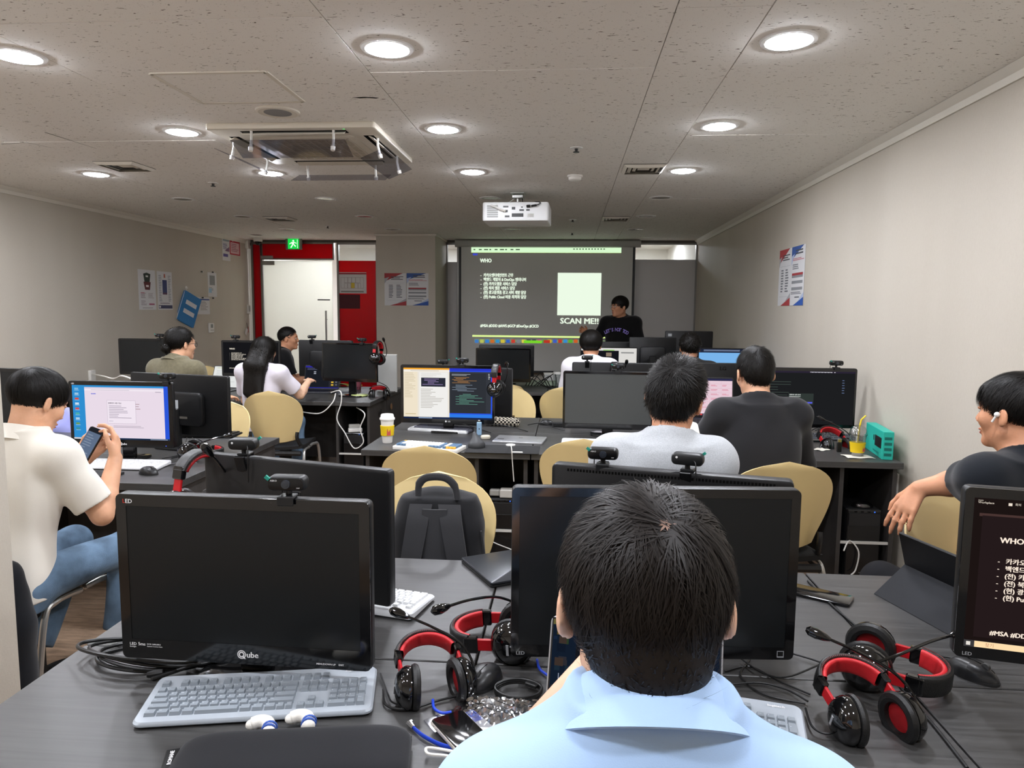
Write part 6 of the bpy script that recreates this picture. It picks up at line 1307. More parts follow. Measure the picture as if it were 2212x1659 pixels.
poster('wall_poster', 'narrow white poster with a blue banner figure, beside the badge poster', 'poster', M, w, h, [('r', '#2a3a72', .34, .22, .64, .6), ('p', '#b86a5a', [(.45, .06), (.54, .06), (.56, .16), (.44, .16)]), ('r', '#5a3a5a', .36, .55, .64, .6), ('l', '#9aa0a8', .1, .1, .3, .8, 16), ('l', '#9aa0a8', .72, .1, .92, .8, 16), ('r', '#3a3f5f', .05, .88, .97, .97), ('r', '#e3e3e3', .08, .9, .18, .95), ('l', '#8d8490', .15, .82, .85, .86, 1)])
M, w, h = on_left(449, 589, 468, 641)
poster('notice_sheet', 'white clipped notice with a plain grey square, above the thermostat', 'notice', M, w, h, [('r', '#8d9292', .2, .12, .8, .52), ('l', '#8f9aa0', .12, .62, .6, .8, 4), ('r', '#9cc3d8', .1, .66, .4, .84)])
M, w, h = on_left(424, 642, 453, 679, .004)
poster('notice_sheet', 'white clipped notice with a blue heading, half behind the blue book', 'notice', M, w, h, [('r', '#4a5a94', .02, .1, .98, .18), ('l', '#a9a4a4', .3, .28, .9, .8, 6), ('l', '#b08a94', .35, .25, .7, .28, 1)])
M, w, h = on_left(480, 511, 497, 563)
poster('notice_sheet', 'white and purple leaflet high on the wall beside the red sheet', 'notice', M, w, h, [('r', '#93a0a8', .1, .08, .9, .2), ('l', '#7a76a0', .1, .3, .7, .55, 6), ('r', '#5a5294', .1, .72, .7, .84), ('p', '#8a6a8a', [(.3, .6), (.9, .4), (.9, .62)])])
M, w, h = on_left(496, 515, 518, 551)
poster('notice_sheet', 'red bordered notice high on the wall by the red glass', 'notice', M, w, h, [('r', '#b5122c', 0, 0, 1, 1), ('r', '#d9b3b8', .08, .27, .92, .93), ('l', '#a9747c', .15, .35, .85, .85, 5), ('p', '#e9e2e2', [(.1, .08), (.6, .08), (.3, .22)])])
for (x, y), s in (((435, 587), 'above the empty nail'), ((459, 588), 'holding the grey square notice'), ((437, 643), 'holding the blue headed notice'), ((460, 644), 'beside the blue headed notice')):
    p = onx(x, y, XL + .006); t = thing('binder_clip', 'small black binder clip on the wall ' + s, 'clip', p, PI / 2)
    MB().prism([(-.018, -.009), (.018, -.009), (.015, .009), (-.015, .009)], -.012, 0, 'y').build('jaw', MATS['black_metal'], t, 0); MB().box(.016, .045, -.006, -.003, -.007, .007).build('tag', MATS['white_plastic'], t, 0)
p = onx(407, 668, XL + .05); t = thing('hanging_book', 'blue booklet hanging askew on a string from a wall hook', 'book', p); t.rotation_euler = (0, math.radians(24), PI / 2 - .25)
k_ = (onx(431, 668, XL + .05) - onx(386, 668, XL + .05)).length
MB().box(-.15, .15, -.018, -.015, -.20, .20).build('front_cover', mat('book_blue', '#2b7ab4', .5), t, 0); MB().box(-.14, .14, -.015, .006, -.19, .19).build('pages', MATS['paper'], t, 0); MB().box(-.15, .15, .006, .009, -.20, .20).build('back_cover', MATS['book_blue'], t, 0)
for z in (.07, -.05): MB().box(-.09, .10, -.0195, -.018, z - .028, z + .028).build('title_label', MATS['paper'], t, 0)
b = MB(); hk = onx(402, 621, XL + .012); tp = t.matrix_world @ Vector((0, 0, 0)); b.tube([hk, onx(403, 640, XL + .03)], .003, 6); tag(b.build('book_string', MATS['cable_white']), 'short string from the wall hook to the blue booklet', 'string')
t = thing('wall_hook', 'small round white hook holding the booklet string', 'hook', hk, PI / 2); MB().lathe([(0, .012), (.014, .010), (.018, 0)], 14, 'y').build('disc', MATS['white_plastic'], t); MB().tube([(0, -.012, 0), (0, -.022, -.008), (0, -.018, -.016)], .004, 6).build('peg', MATS['white_plastic'], t)
p = onx(455, 708, XL); t = thing('thermostat', 'white wall thermostat with a small display', 'thermostat', p, PI / 2)
MB().slab(rrect(.13, .135, .008, 3), -.022, 0, .004, 'y').build('case', MATS['white_plastic'], t); MB().box(-.035, .025, -.0235, -.022, .0, .05).build('display', mat('lcd', '#7d8480', .3), t, 0); b = MB(); [b.box(x - .01, x + .01, -.024, -.022, -.04, -.025) for x in (-.03, 0, .03)]; b.build('buttons', mat('pale_grey', '#b8b8b4', .5), t, 0)
p = onx(535, 668, XL); t = thing('wall_device', 'slim white wall handset beside the red glass', 'handset', p, PI / 2); MB().slab(rrect(.07, .14, .012, 3), -.03, 0, .006, 'y').build('case', MATS['white_plastic'], t); MB().slab(rrect(.05, .09, .008, 3, 0, .01), -.034, -.03, .002, 'y').build('front', MATS['pale_grey'], t)
p = onx(533, 710, XL + .01); t = thing('key_tag', 'white tag and keys hanging beside the red glass', 'key tag', p, PI / 2); MB().tube([(0, 0, .09), (.02, -.004, .03), (.03, -.004, .0)], .003, 6).build('strap', MATS['black_metal'], t); MB().at(Matrix.Rotation(.5, 4, 'Y')).box(-.03, .03, -.006, -.002, -.10, .0).build('card', MATS['paper'], t, 0); MB().box(.035, .042, -.008, -.004, -.06, .03).build('red_cord', MATS['print_red'], t, 0)
p = onx(532, 527, XL); t = thing('wall_speaker', 'small white wall speaker near the ceiling by the red glass', 'speaker', p, PI / 2); MB().slab(rrect(.12, .15, .03, 4), -.06, 0, .015, 'y').build('case', MATS['white_plastic'], t); MB().lathe([(0, .061), (.025, .062), (.028, .058)], 18, 'y').build('eye', MATS['black_metal'], t, loc=(.02, 0, 0))
p = onx(196, 812, XL); t = thing('wall_socket', 'white wall socket with a cable above the far desk', 'socket', p, PI / 2); MB().slab(rrect(.08, .12, .006, 3), -.03, 0, .004, 'y').build('plate', MATS['white_plastic'], t)
cable('wall_cable', 'white cable sagging from the wall socket to the monitor back', [onx(200, 808, XL + .04), ony(225, 813, 5.6), ony(245, 818, 5.2), ony(262, 812, 4.9), ony(281, 817, 4.5)], .006, MATS['cable_white'])

def twin(side, red):   # one sheet of the red and blue twin notice
    c1, c2, c3 = ('#a83a3f', '#a9a9ad', '#a83a3f') if red else ('#3a5a9a', '#b3c0dc', '#2f58a8')
    it = [('p', c1, [(0, .0), (.85, .0), (0, .26)] if red else [(0, 0), (.9, 0), (0, .22)]), ('p', c2, [(0, .16), (.22, .12), (0, .33)]), ('p', c3, [(.25, 1), (1, 1), (1, .86)]), ('p', c2, [(.6, .93), (1, .78), (1, .86)])]
    if red: it += [('l', '#4a4c52', .3, .1, .95, .22, 3), ('r', '#8d9096', .1, .3, .9, .303), ('r', '#8d9096', .1, .84, .8, .843), ('l', '#6d7076', .2, .36, .45, .78, 9), ('l', '#6d7076', .55, .36, .82, .78, 9)]
    else: it += [('l', '#4a4c52', .3, .06, .95, .16, 2), ('l', '#c06a74', .1, .2, .95, .25, 2), ('l', '#7d8086', .1, .3, .6, .4, 3), ('r', '#a83a3f', .08, .45, .9, .49), ('r', '#8d8f93', .08, .49, .9, .53), ('r', '#8d8f93', .08, .58, .9, .63), ('r', '#8d8f93', .08, .69, .9, .74), ('l', '#6d7076', .05, .77, .95, .82, 2), ('r', '#5a5d63', .35, .85, .7, .87)]
    return it
for k in range(2):
    x0, x1 = ((830, 878), (878, 926))[k]; a, c = ony(x0, 590, 9.817), ony(x1, 660, 9.817); M = Matrix.Translation(((a.x + c.x) / 2, 9.817, (a.z + c.z) / 2))
    poster('notice_board_sheet', ('red cornered notice on the far pillar', 'blue cornered notice on the far pillar')[k], 'notice', M, c.x - a.x - .004, a.z - c.z, twin(0, k == 0))
    x0, x1 = ((1683, 1709), (1709, 1738))[k]; a, c = onx(x0, 600, XR), onx(x1, 600, XR); zt, zb_ = onx(1711, 535, XR).z, onx(1711, 660, XR).z
    poster('notice_board_sheet', ('red cornered notice taped on the plain wall', 'blue cornered notice taped on the plain wall')[k], 'notice', wallM(Vector((XR - .002, (a.y + c.y) / 2, (zt + zb_) / 2)), 1), abs(a.y - c.y) - .004, zt - zb_, twin(0, k == 0))
a, c = ony(730, 588, YF - .01), ony(792, 634, YF - .01)
it = [('r', '#a32a34', .0, .03, 1, .1), ('r', '#d9c24a', .46, .5, .58, .76), ('r', '#8d8f8a', .1, .88, .9, .95)]
for u0, u1, v0, v1 in ((.1, .9, .24, .76), (.22, .35, .24, .5), (.35, .48, .24, .5), (.48, .62, .24, .5), (.62, .78, .24, .5), (.22, .34, .52, .76), (.34, .46, .52, .76), (.58, .7, .52, .76), (.7, .8, .52, .76)):
    for q in ((u0, v0, u1, v0 + .012), (u0, v1 - .012, u1, v1), (u0, v0, u0 + .008, v1), (u1 - .008, v0, u1, v1)): it.append(('r', '#9a8f92', q[0], q[1], q[2], q[3]))
poster('floor_plan', 'framed floor plan with a yellow room, stuck on the red glass', 'floor plan', Matrix.Translation(((a.x + c.x) / 2, YF - .012, (a.z + c.z) / 2)), c.x - a.x, a.z - c.z, it)
a, c = ony(733, 636, YF - .01), ony(778, 667, YF - .01)
tag(MB().box(a.x, c.x, YF - .013, YF - .009, c.z, a.z).build('dark_sheet', mat('maroon', '#4a0f1a', .6), smooth=0), 'dark maroon sheet below the floor plan on the red glass', 'sheet')
p = onx(1935, 1043, XR); t = thing('wall_socket', 'white wall socket with yellow cables beside the last desk', 'socket', p, -PI / 2); MB().slab(rrect(.08, .12, .004, 3), -.012, 0, .004, 'y').build('plate', MATS['white_plastic'], t); MB().box(-.03, .0, -.014, -.012, -.02, .02).build('jack', MATS['pale_grey'], t, 0)
for k in range(3): cable('network_cable', ['upper', 'middle', 'lower'][k] + ' of three yellow cables at the wall socket', [p + Vector((-.02, .01, -.01 * k)), p + Vector((-.05, .12, -.005 - .008 * k)), p + Vector((-.06, .24, .03 - .01 * k)), p + Vector((-.05, .5, .05))], .0035, MATS['cable_yellow'])

# ================================================================== front block small things
rb = mat('rubber_black', '#141414', .4)
c_ = onz(300, 1425); pts = []
for k in range(64):
    a = k / 16 * 2 * PI; r = .115 + .012 * math.sin(k * .7) + .008 * (k // 16 - 1.5); pts.append((c_.x + .03 + r * 1.25 * math.cos(a), c_.y + .01 + r * .62 * math.sin(a), ZD + .006 + .0095 * (k // 16) * (.6 + .4 * math.cos(a + 2)) + .004 * math.sin(a * 2)))
pts += [tuple(onz(330, 1466, ZD + .006)), tuple(onz(352, 1456, ZD + .008))]
t = thing('cable_coil', 'thick black cable coiled on the desk beside the Qube monitor', 'cable'); MB().tube(spline(pts, 3), .0042, 8).build('cord', rb, t)
a, b2 = onz(318, 1458, ZD + .01), onz(352, 1452, ZD + .012); MB().tube([a, a + (b2 - a) * .5, b2], [.006, .009, .007], 10).build('plug', rb, t)
cable('desk_cable', 'thin black cable under the Qube monitor', [onz(395, 1422, .736), onz(430, 1440, .736), onz(480, 1432, .738), onz(560, 1436, .738), onz(640, 1425, .736), onz(720, 1440, .736)], .003); cable('desk_cable', 'black cable crossing behind the milky keyboard', [onz(400, 1440, .738), onz(460, 1425, .75), onz(520, 1428, .75), onz(600, 1440, .738)], .0045)
# pouch with striped charms
q0 = onz(648, 1640); t = thing('zip_pouch', 'black neoprene zip pouch on the front desk', 'pouch', (q0.x, q0.y - .035, ZD), math.radians(10)); cloth('neoprene', '#15161a', .9, 900., .2)
f = Field((-.25, -.12, -.005), (.25, .12, .06), .005); f.F[:] = 9; x = f.ax[0][:, None, None]; y = f.ax[1][None, :, None]; z = f.ax[2][None, None, :]
f.F = ((np.abs(x / (.205 + 0 * z)) ** 7 + np.abs(y / .085) ** 5 + np.abs((z - .02) / .022) ** 2.2) ** (1 / 3.) - 1).astype(np.float32) * .02; f.wrap('body', MATS['neoprene'], t)
b = MB(); [b.box(.2005, .2035, -.06 + .0042 * k, -.0577 + .0042 * k, .014, .022) for k in range(28)]; b.build('zip_teeth', MATS['black_metal'], t, 0)['kind'] = 'stuff'
MB().at(Matrix.Translation((-.205, .01, .02)) @ Matrix.Rotation(.2, 4, 'Z')).box(-.012, .012, -.028, .028, -.004, .010, .002).build('side_label', MATS['black_metal'], t); b = MB(); b.at(Matrix.Translation((-.205, .01, .031)) @ Matrix.Rotation(1.75, 4, 'Z')); put_text(b, 'ROMANE', 0, -.003, .0095, .0, .02, 'CENTER', frame='xy'); b.build('label_text', MATS['print_white'], t, 0)['kind'] = 'stuff'
cloth('plush_white', '#e6e2d8', .9, 500., .3); mat('stripe_blue', '#3a5aa8', .8)
for (px_, py_), s in (((570, 1575), 'farther from'), ((655, 1562), 'nearer to')):
    p = onz(px_, py_ + 4, ZD + .012); t = thing('plush_foot', 'small white plush foot with blue stripes at the pouch edge, ' + s + ' the mouse side', 'plush toy', (p.x, p.y, ZD), .15)
    b = MB(); b.tube(spline([(-.026, .012, .018), (-.012, .014, .022), (.004, .008, .024), (.012, -.006, .022), (.014, -.024, .02)], 4), [.008] + [.0125] * 15 + [.0135], 12); b.ball((-.024, .012, .018), (.013, .011, .010)); b.build('foot', MATS['plush_white'], t, 180)
    for k in (0, 1): MB().tube([(.0125, -.004 - .009 * k, .0222), (.0132, -.008 - .009 * k, .0218)], .0141, 14).build('stripe', MATS['stripe_blue'], t)
# phone, badge, bag, cables beside the mouse
def phone(label, loc, rz, frame, w=.0725, d=.147, screen=True, rot=None):
    t = thing('phone', label, 'phone', loc, rz, rot=rot); MB().slab(rrect(w, d, .011, 5), 0, .0078, .0022).build('frame', frame, t); MB().slab(rrect(w - .004, d - .004, .0095, 5), .0078, .0084, .0003).build('glass', MATS['bezel_gloss'], t)
    for k in range(3): MB().box(-w / 2 - .0006, -w / 2 + .0004, .028 + k * .014, .036 + k * .014, .003, .0055).build('side_button', frame, t, 0)
    return t
p = onz(1003, 1588, ZD + .012); phone('phone with pale metal edge lying on the blue badge', (p.x, p.y - .005, ZD + .011), math.radians(37), mat('pale_alu', '#d9d2c8', .25, .6))
p = onz(985, 1568); t = thing('name_badge', 'blue and white name badge in a clear sleeve under the phone', 'badge', (p.x + .01, p.y, ZD + .001), math.radians(40))
MB().box(-.052, .052, -.085, .055, 0, .0025).build('sleeve', MATS['acrylic'], t, 0); MB().box(-.046, .046, -.08, .03, .0026, .0032).build('card', mat('badge_blue', '#2c56c8', .5), t, 0); MB().box(-.030, .046, -.08, -.01, .0033, .0036).build('card_panel', MATS['paper'], t, 0); b = MB(); put_text(b, 'INF', -.005, -.04, .018, .0038, .02, frame='xy'); b.build('card_text', MATS['black_metal'], t, 0)['kind'] = 'stuff'; MB().box(-.012, .012, .036, .042, .0026, .003).build('slot', MATS['dark_hole'], t, 0)
t = thing('lanyard', 'blue lanyard strap with metal clip beside the badge', 'lanyard'); MB().tube(spline([onz(893, 1572, .737), onz(915, 1590, .737), onz(950, 1608, .736), onz(985, 1618, .736)], 5), .005, 8, flat=.4).build('strap', MATS['cable_blue'], t); MB().tube([onz(893, 1572, .738), onz(884, 1562, .739), onz(890, 1558, .74)], [.004, .006, .004], 8).build('clip', MATS['chrome'], t)
MB().tube(spline([onz(935, 1512, .737), onz(938, 1530, .738), onz(955, 1540, .738), onz(975, 1538, .738)], 5), .003, 8).build('loop', MATS['cable_blue'], t)
clear_mat('bag_film', '#eceef2', .42, .14)
a, b2 = onz(990, 1507), onz(1183, 1512); c2 = onz(1180, 1585); W_ = (b2 - a).length; t = thing('plastic_bag', 'crinkled clear plastic bag with recycling mark under the laptop edge', 'bag', ((a + c2) / 2 + Vector((0, 0, .002)))); D_ = .105; rr = np.random.RandomState(5)
NG = np.array([[rr.uniform(0, 1) for _ in range(26)] for _ in range(18)])
def bagf(u, v):
    i, j = u * 24, v * 16; i0, j0 = int(i), int(j); n_ = NG[j0, i0] * (1 - (i - i0)) + NG[j0, min(i0 + 1, 25)] * (i - i0); ed = min(u, 1 - u, v, 1 - v) * 5
    return ((u - .5) * W_, (v - .5) * D_, .003 + min(1, ed) * (.004 + .013 * n_))
MB().grid(bagf, 48, 32).build('film', MATS['bag_film'], t, 20); MB().box(W_ / 2 - .012, W_ / 2 - .009, -D_ / 2, D_ / 2, .004, .0055).build('zip_seam', MATS['bag_film'], t, 0)
b = MB()
for k in range(3):
    M = Matrix.Translation((-.0, -.014, .0175)) @ Matrix.Rotation(k * 2 * PI / 3 + .3, 4, 'Z'); b.at(M); b.add([(-.009, -.0105, 0), (.004, -.0105, 0), (.004, -.0075, 0), (-.009, -.0075, 0)], [(0, 1, 2, 3)]); b.add([(.004, -.0135, 0), (.0105, -.009, 0), (.004, -.0045, 0)], [(0, 1, 2)])
b.build('recycling_mark', MATS['black_metal'], t, 0)['kind'] = 'stuff'; MB().box(-.03, -.015, .012, .028, .006, .016, .002).build('keycap', MATS['white_plastic'], t)
cable('charging_cable', 'white charging cable looped beside the phone', [onz(1010, 1640, .74), onz(960, 1632, .74), onz(925, 1628, .742), onz(922, 1616, .742), onz(950, 1618, .742), onz(1012, 1630, .744)], .0028, MATS['cable_white'])
pts = []
for k in range(40): a = k / 13 * 2 * PI; pts.append(Vector(onz(1120, 1500, ZD)) + Vector((.047 * math.cos(a) * (1 + .05 * math.sin(k)), .030 * math.sin(a), .006 + .004 * (k // 13) + .004 * math.sin(a))))
t = thing('cable_coil', 'black cable tied in a coil behind the plastic bag', 'cable'); MB().tube(spline(pts, 3), .003, 8).build('cord', rb, t); MB().at(Matrix.Translation(onz(1150, 1484, ZD + .01)) @ Matrix.Rotation(-.5, 4, 'Z')).box(-.016, .012, -.006, .006, 0, .009, .002).build('plug', rb, t); MB().at(Matrix.Translation(onz(1138, 1470, ZD + .012)) @ Matrix.Rotation(.2, 4, 'Z')).box(-.008, .008, -.004, .004, 0, .004).build('plug_tip', MATS['steel'], t, 0)
cable('headset_lead', 'black lead looping below the front headset', [onz(828, 1490, .74), onz(832, 1520, .736), onz(860, 1532, .736), onz(900, 1528, .736), onz(940, 1515, .736), onz(985, 1504, .736), onz(1020, 1495, .737)], .0026); cable('headset_lead', 'second black lead beside the milky keyboard', [onz(822, 1455, .737), onz(838, 1500, .737), onz(850, 1518, .74), onz(885, 1522, .74), onz(905, 1490, .75)], .002)
for k, P in enumerate(([(1566, 1450), (1620, 1440), (1680, 1470), (1750, 1500)], [(1570, 1480), (1640, 1475), (1700, 1490), (1745, 1515)], [(1600, 1422), (1650, 1455), (1700, 1462), (1760, 1440), (1790, 1425)], [(1620, 1425), (1600, 1460), (1650, 1500), (1740, 1520)], [(1705, 1410), (1770, 1430), (1800, 1450)], [(1740, 1530), (1755, 1570), (1790, 1585), (1830, 1565)])):
    cable('desk_cable', 'thin black cable beside the number pad keyboard, ' + ('uppermost', 'straight', 'wavy', 'doubled back', 'running under the monitor corner', 'curling round the headset')[k] + ' one', [onz(x, y, .734 + .004 * (k % 3)) for x, y in P], .0022)
cable('desk_cable', 'black cable lying along the desk joint to the front edge', [onz(1745, 1255, .734), onz(1800, 1310, .734), onz(1860, 1365, .734), onz(1950, 1490, .734), onz(2020, 1570, .734), onz(2090, 1659, .734)], .003); cable('laptop_cable', 'black cable across the number pad', [onz(1560, 1545, .757), onz(1610, 1570, .762), onz(1660, 1610, .76), onz(1690, 1640, .75)], .0025)
cable('desk_cable', 'blue cable behind the open laptop', [onz(1160, 1425, .734), onz(1166, 1445, .736), onz(1185, 1460, .736)], .003, MATS['cable_blue']); cable('mouse_lead', 'black lead curving round the cut-off mouse', [onz(1985, 1420, .735), onz(2030, 1418, .735), onz(2075, 1425, .735)], .0022)
phone('black phone lying by the desk joint', tuple(onz(1772, 1288, ZD + .0008)), math.radians(58), MATS['bezel_gloss'], .078, .165)
# closed dark laptop, kickstand tablet
mat('lid_dark', '#3a3c40', .3, .6)
a, b2, c2 = onz(998, 1203, ZD + .016), onz(1104, 1292, ZD + .016), onz(1100, 1190, ZD + .016)
az = math.atan2((b2 - a).y, (b2 - a).x); t = thing('closed_laptop', 'closed dark grey laptop behind the large off monitor', 'laptop', (0, 0, ZD), az); ux = Vector((math.cos(az), math.sin(az), 0)); uy = Vector((-math.sin(az), math.cos(az), 0)); t.location = a + ux * .12 + uy * .16 - Vector((0, 0, .016))
MB().slab(rrect(.24, .33, .01, 4), 0, .008, .003).build('base', MATS['bezel_matt'], t); MB().slab(rrect(.24, .33, .01, 4), .0088, .016, .003).build('lid', MATS['lid_dark'], t)
a, b2 = onz(1888, 1283), onz(2100, 1400); az = math.atan2((b2 - a).y, (b2 - a).x); t = thing('tablet_computer', 'black tablet on a kickstand seen from behind, by the plain wall', 'tablet', a, az)
cloth('alcantara', '#26272a', .85, 900., .2)
L_ = .29; top = onz(1938, 1190, ZD).z
M = Matrix.Rotation(math.radians(-50), 4, 'X'); MB().at(M).box(0, L_, -.002, .002, 0, .128, .001).build('kickstand', MATS['alcantara'], t, 0)
hy, hz = M @ Vector((0, 0, .135)) - Vector((0, 0, 0)) if False else (0, 0), 0
k1 = M @ Vector((0, 0, .128)); M2 = Matrix.Translation((0, k1.y, k1.z)) @ Matrix.Rotation(math.radians(16), 4, 'X')
MB().at(M2).box(0, L_, -.003, .005, -.08, .10, .002).build('tablet_body', MATS['bezel_matt'], t, 0); MB().at(M2).box(.002, L_ - .002, -.0034, -.003, .0, .098).build('back_plate', mat('surface_black', '#131315', .3, .3), t, 0)
p0 = M2 @ Vector((0, .005, -.08)); MB().box(0, L_, p0.y, p0.y + .20, .0, .006, .002).build('keyboard_cover', MATS['alcantara'], t, 0)
# backpack on the chair
p = onz(948, 1206, ZD); t = thing('backpack', 'black backpack with carrying loop on the cream chair', 'backpack', (ony(950, 1100, 2.52).x, 2.50, .385), .03); cloth('nylon', '#1f1f21', .75, 900., .3); cloth('nylon_strap', '#3a3a3c', .7, 900., .25); cloth('mesh_black', '#0e0e0f', .95, 1200., .6)
f = Field((-.22, -.12, -.01), (.22, .14, .56), .007); f.loft([(.0, 0, 0, .165, .085), (.2, 0, 0, .172, .09), (.38, 0, .005, .165, .08), (.47, 0, .01, .13, .06)], .02, p=3.2); f.ell((0, .01, .43), (.145, .065, .075), .03); f.folds(.002, 30, 2); f.wrap('body', MATS['nylon'], t)
for s in (-1, 1):
    MB().grid(lambda u, v: (s * (.05 + .075 * (1 - v)) + (u - .5) * .078 * (1 - .2 * (1 - v)), -.094 - .012 * math.sin(v * PI) + .02 * (v > .9) * (v - .9) * 8, .02 + .44 * v), 6, 18, .012).build('shoulder_strap', MATS['nylon_strap'], t, 60)
MB().grid(lambda u, v: ((u - .5) * .085, -.096 - .004 * math.sin(u * PI), .04 + .41 * v), 6, 10, .008).build('back_pad', MATS['nylon_strap'], t, 60)
for s in (-1, 1): MB().grid(lambda u, v: (s * (.045 + .06 * u * (1.2 - .6 * v)), -.0925 + .006 * u, .03 + .38 * v), 4, 10, .004).build('mesh_pad', MATS['mesh_black'], t, 60)
MB().tube(spline([(-.065, -.055, .485), (-.06, -.06, .53), (-.03, -.065, .555), (.03, -.065, .555), (.065, -.06, .525), (.075, -.055, .475)], 5), [.012] * 5 + [.0145] * 16 + [.012] * 5, 10, flat=.6).build('carry_loop', MATS['nylon_strap'], t)
MB().tube(spline([(.16, -.05, .36), (.175, -.02, .2), (.172, .0, .05)], 5), .004, 6).build('side_strap', MATS['nylon_strap'], t)
b = MB().tube([(-.172, -.06, .20), (-.176, -.064, .1), (-.174, -.06, .04)], .006, 6); b.build('drawcord', MATS['paper'], t)

# ================================================================== middle block small things
def lathe_thing(name, label, cat, loc, parts):
    t = thing(name, label, cat, loc)
    for pn, prof, m in parts: MB().lathe(prof, 28).build(pn, m, t, 50)
    return t
p = onz(837, 956); mat('cup_white', '#e9e6df', .5); mat('sleeve_yellow', '#e3c013', .5)
t = lathe_thing('coffee_cup', 'white paper coffee cup with yellow sleeve and white lid', 'cup', (p.x, p.y, ZD), [('cup', [(.028, 0), (.0295, .003), (.040, .145), (0.038, .145)], MATS['cup_white']), ('sleeve', [(.0335, .045), (.0385, .046), (.0425, .105), (.038, .106)], MATS['sleeve_yellow']), ('lid', [(.0445, .140), (.046, .146), (.0445, .152), (.040, .156), (.038, .170), (.034, .174), (0, .173)], MATS['white_plastic'])])
b = MB(); b.at(Matrix.Translation((0, 0, 0))).add([(.041 * math.sin(a) * 1.012, -.0412 * math.cos(a) * 1.012, z) for a, z in ((.15, .05), (.75, .05), (.7, .09), (.25, .09))], [(0, 1, 2, 3)]); b.build('sleeve_print', mat('print_coral', '#c5534e', .6), t, 0)
p = onz(940, 972); a, b2 = onz(853, 968, ZD + .01), onz(992, 978, ZD + .01); az = math.atan2((b2 - a).y, (b2 - a).x); L_ = (b2 - a).length
t = thing('mechanical_keyboard', 'white keyboard with blue, white and orange keycaps, before the code monitor', 'keyboard', ((a + b2) / 2 + Vector((0, .085, -.01))), az)
MB().slab(rrect(L_, .16, .008, 3), 0, .022, .004).build('case', MATS['white_plastic'], t); cols = {'w': mat('cap_white', '#e6e8e8', .45), 'b': mat('cap_blue', '#54708c', .45), 'o': mat('cap_orange', '#d9a43a', .45)}; B3 = {k: MB() for k in cols}; uu = (L_ - .03) / 18.5
for r_ in range(5):
    for c in range(18):
        x = -L_ / 2 + .016 + (c + (.5 if c > 13 else 0)) * uu; y = .055 - r_ * .024; k = 'b' if c in (0, 13) or c > 14 or (r_ == 4 and not 3 <= c <= 9) else 'w'
        if (r_ == 0 and c == 0) or (r_ == 4 and c > 14): k = 'o'
        B3[k].box(x, x + uu * .9, y - .02, y, .02, .034, .0025)
for k, nm in (('w', 'white_keycaps'), ('b', 'blue_keycaps'), ('o', 'orange_keycaps')): B3[k].build(nm, cols[k], t, 0)['kind'] = 'stuff'
p = onz(955, 935); t = thing('keyboard_cover', 'clear acrylic dust cover lying behind the white keyboard', 'cover', (p.x, p.y + .07, ZD), az); b = MB(); b.box(-.19, .19, -.05, .05, .028, .031); b.box(-.19, .19, -.053, -.05, 0.0, .031); b.box(-.19, .19, .05, .053, 0.0, .031); b.box(-.193, -.19, -.05, .05, 0, .031); b.box(.19, .193, -.05, .05, 0, .031); b.build('shell', MATS['acrylic'], t, 0)
p = onz(940, 938); t = thing('desk_tray', 'white keyboard pushed back under the clear cover', 'keyboard', (p.x + .01, p.y + .12, ZD), az); MB().slab(rrect(.42, .12, .01, 3), 0, .016, .004).build('body', MATS['board_white'], t); b = MB(); [b.box(-.2 + i * .0192, -.2 + i * .0192 + .017, -.05 + j * .02, -.05 + j * .02 + .017, .015, .021) for i in range(21) for j in range(5)]; b.build('keys', MATS['key_white'], t, 0)['kind'] = 'stuff'
p = onz(1029, 966); t = thing('vertical_mouse', 'dark grey vertical mouse beside the white keyboard', 'mouse', p, .2); f = Field((-.07, -.08, -.01), (.07, .08, .11), .005); f.cone((.0, -.01, .02), (-.005, .01, .07), .045, .012, .02, raw=True); f.ell((.0, 0, .01), (.045, .06, .03), .03); f.cone((-.01, .015, .06), (-.012, .02, .082), .016, .009, .015, raw=True); f.ell((0, 0, -.05), (.2, .2, .05), .004, 's'); f.wrap('body', mat('vm_grey', '#37383a', .5), t); MB().box(.02, .03, -.02, .02, .045, .052, .002).build('thumb_button', MATS['rubber'], t)
p = onz(1049, 948); t = thing('earbud_case', 'cream earbud case beside the vertical mouse', 'earbud case', p, .35); MB().slab(rrect(.062, .046, .022, 6), 0, .024, .009).build('case', mat('case_cream', '#d6cfbc', .4), t); MB().slab(rrect(.0625, .0465, .0222, 6), .0135, .0143, .0003).build('lid_gap', MATS['rubber'], t)
p = onz(1035, 940); t = thing('vape_stick', 'small pale blue box standing upright with a black button', 'gadget', p, .15); MB().box(-.016, .016, -.009, .009, 0, .085, .003).build('body', mat('pale_blue', '#8fb0cc', .35, .2), t); MB().box(-.008, .008, -.006, .006, .085, .098, .002).build('mouthpiece', MATS['steel'], t); MB().lathe([(0, .0096), (.004, .0096), (.004, .009)], 12, 'y').build('button', MATS['black_metal'], t, loc=(0, 0, .042))
def checker_mat():
    m = mat('gingham', '#d2cab8', .85, spec=.2); nt = m.node_tree; b_ = nt.nodes['Principled BSDF']; tc = nt.nodes.new('ShaderNodeTexCoord'); ck = nt.nodes.new('ShaderNodeTexChecker'); ck.inputs['Scale'].default_value = 75; ck.inputs[1].default_value = lin('#cfc6b4'); ck.inputs[2].default_value = lin('#1d1a18'); nt.links.new(tc.outputs['Object'], ck.inputs[0]); nt.links.new(ck.outputs[0], b_.inputs['Base Color']); return m
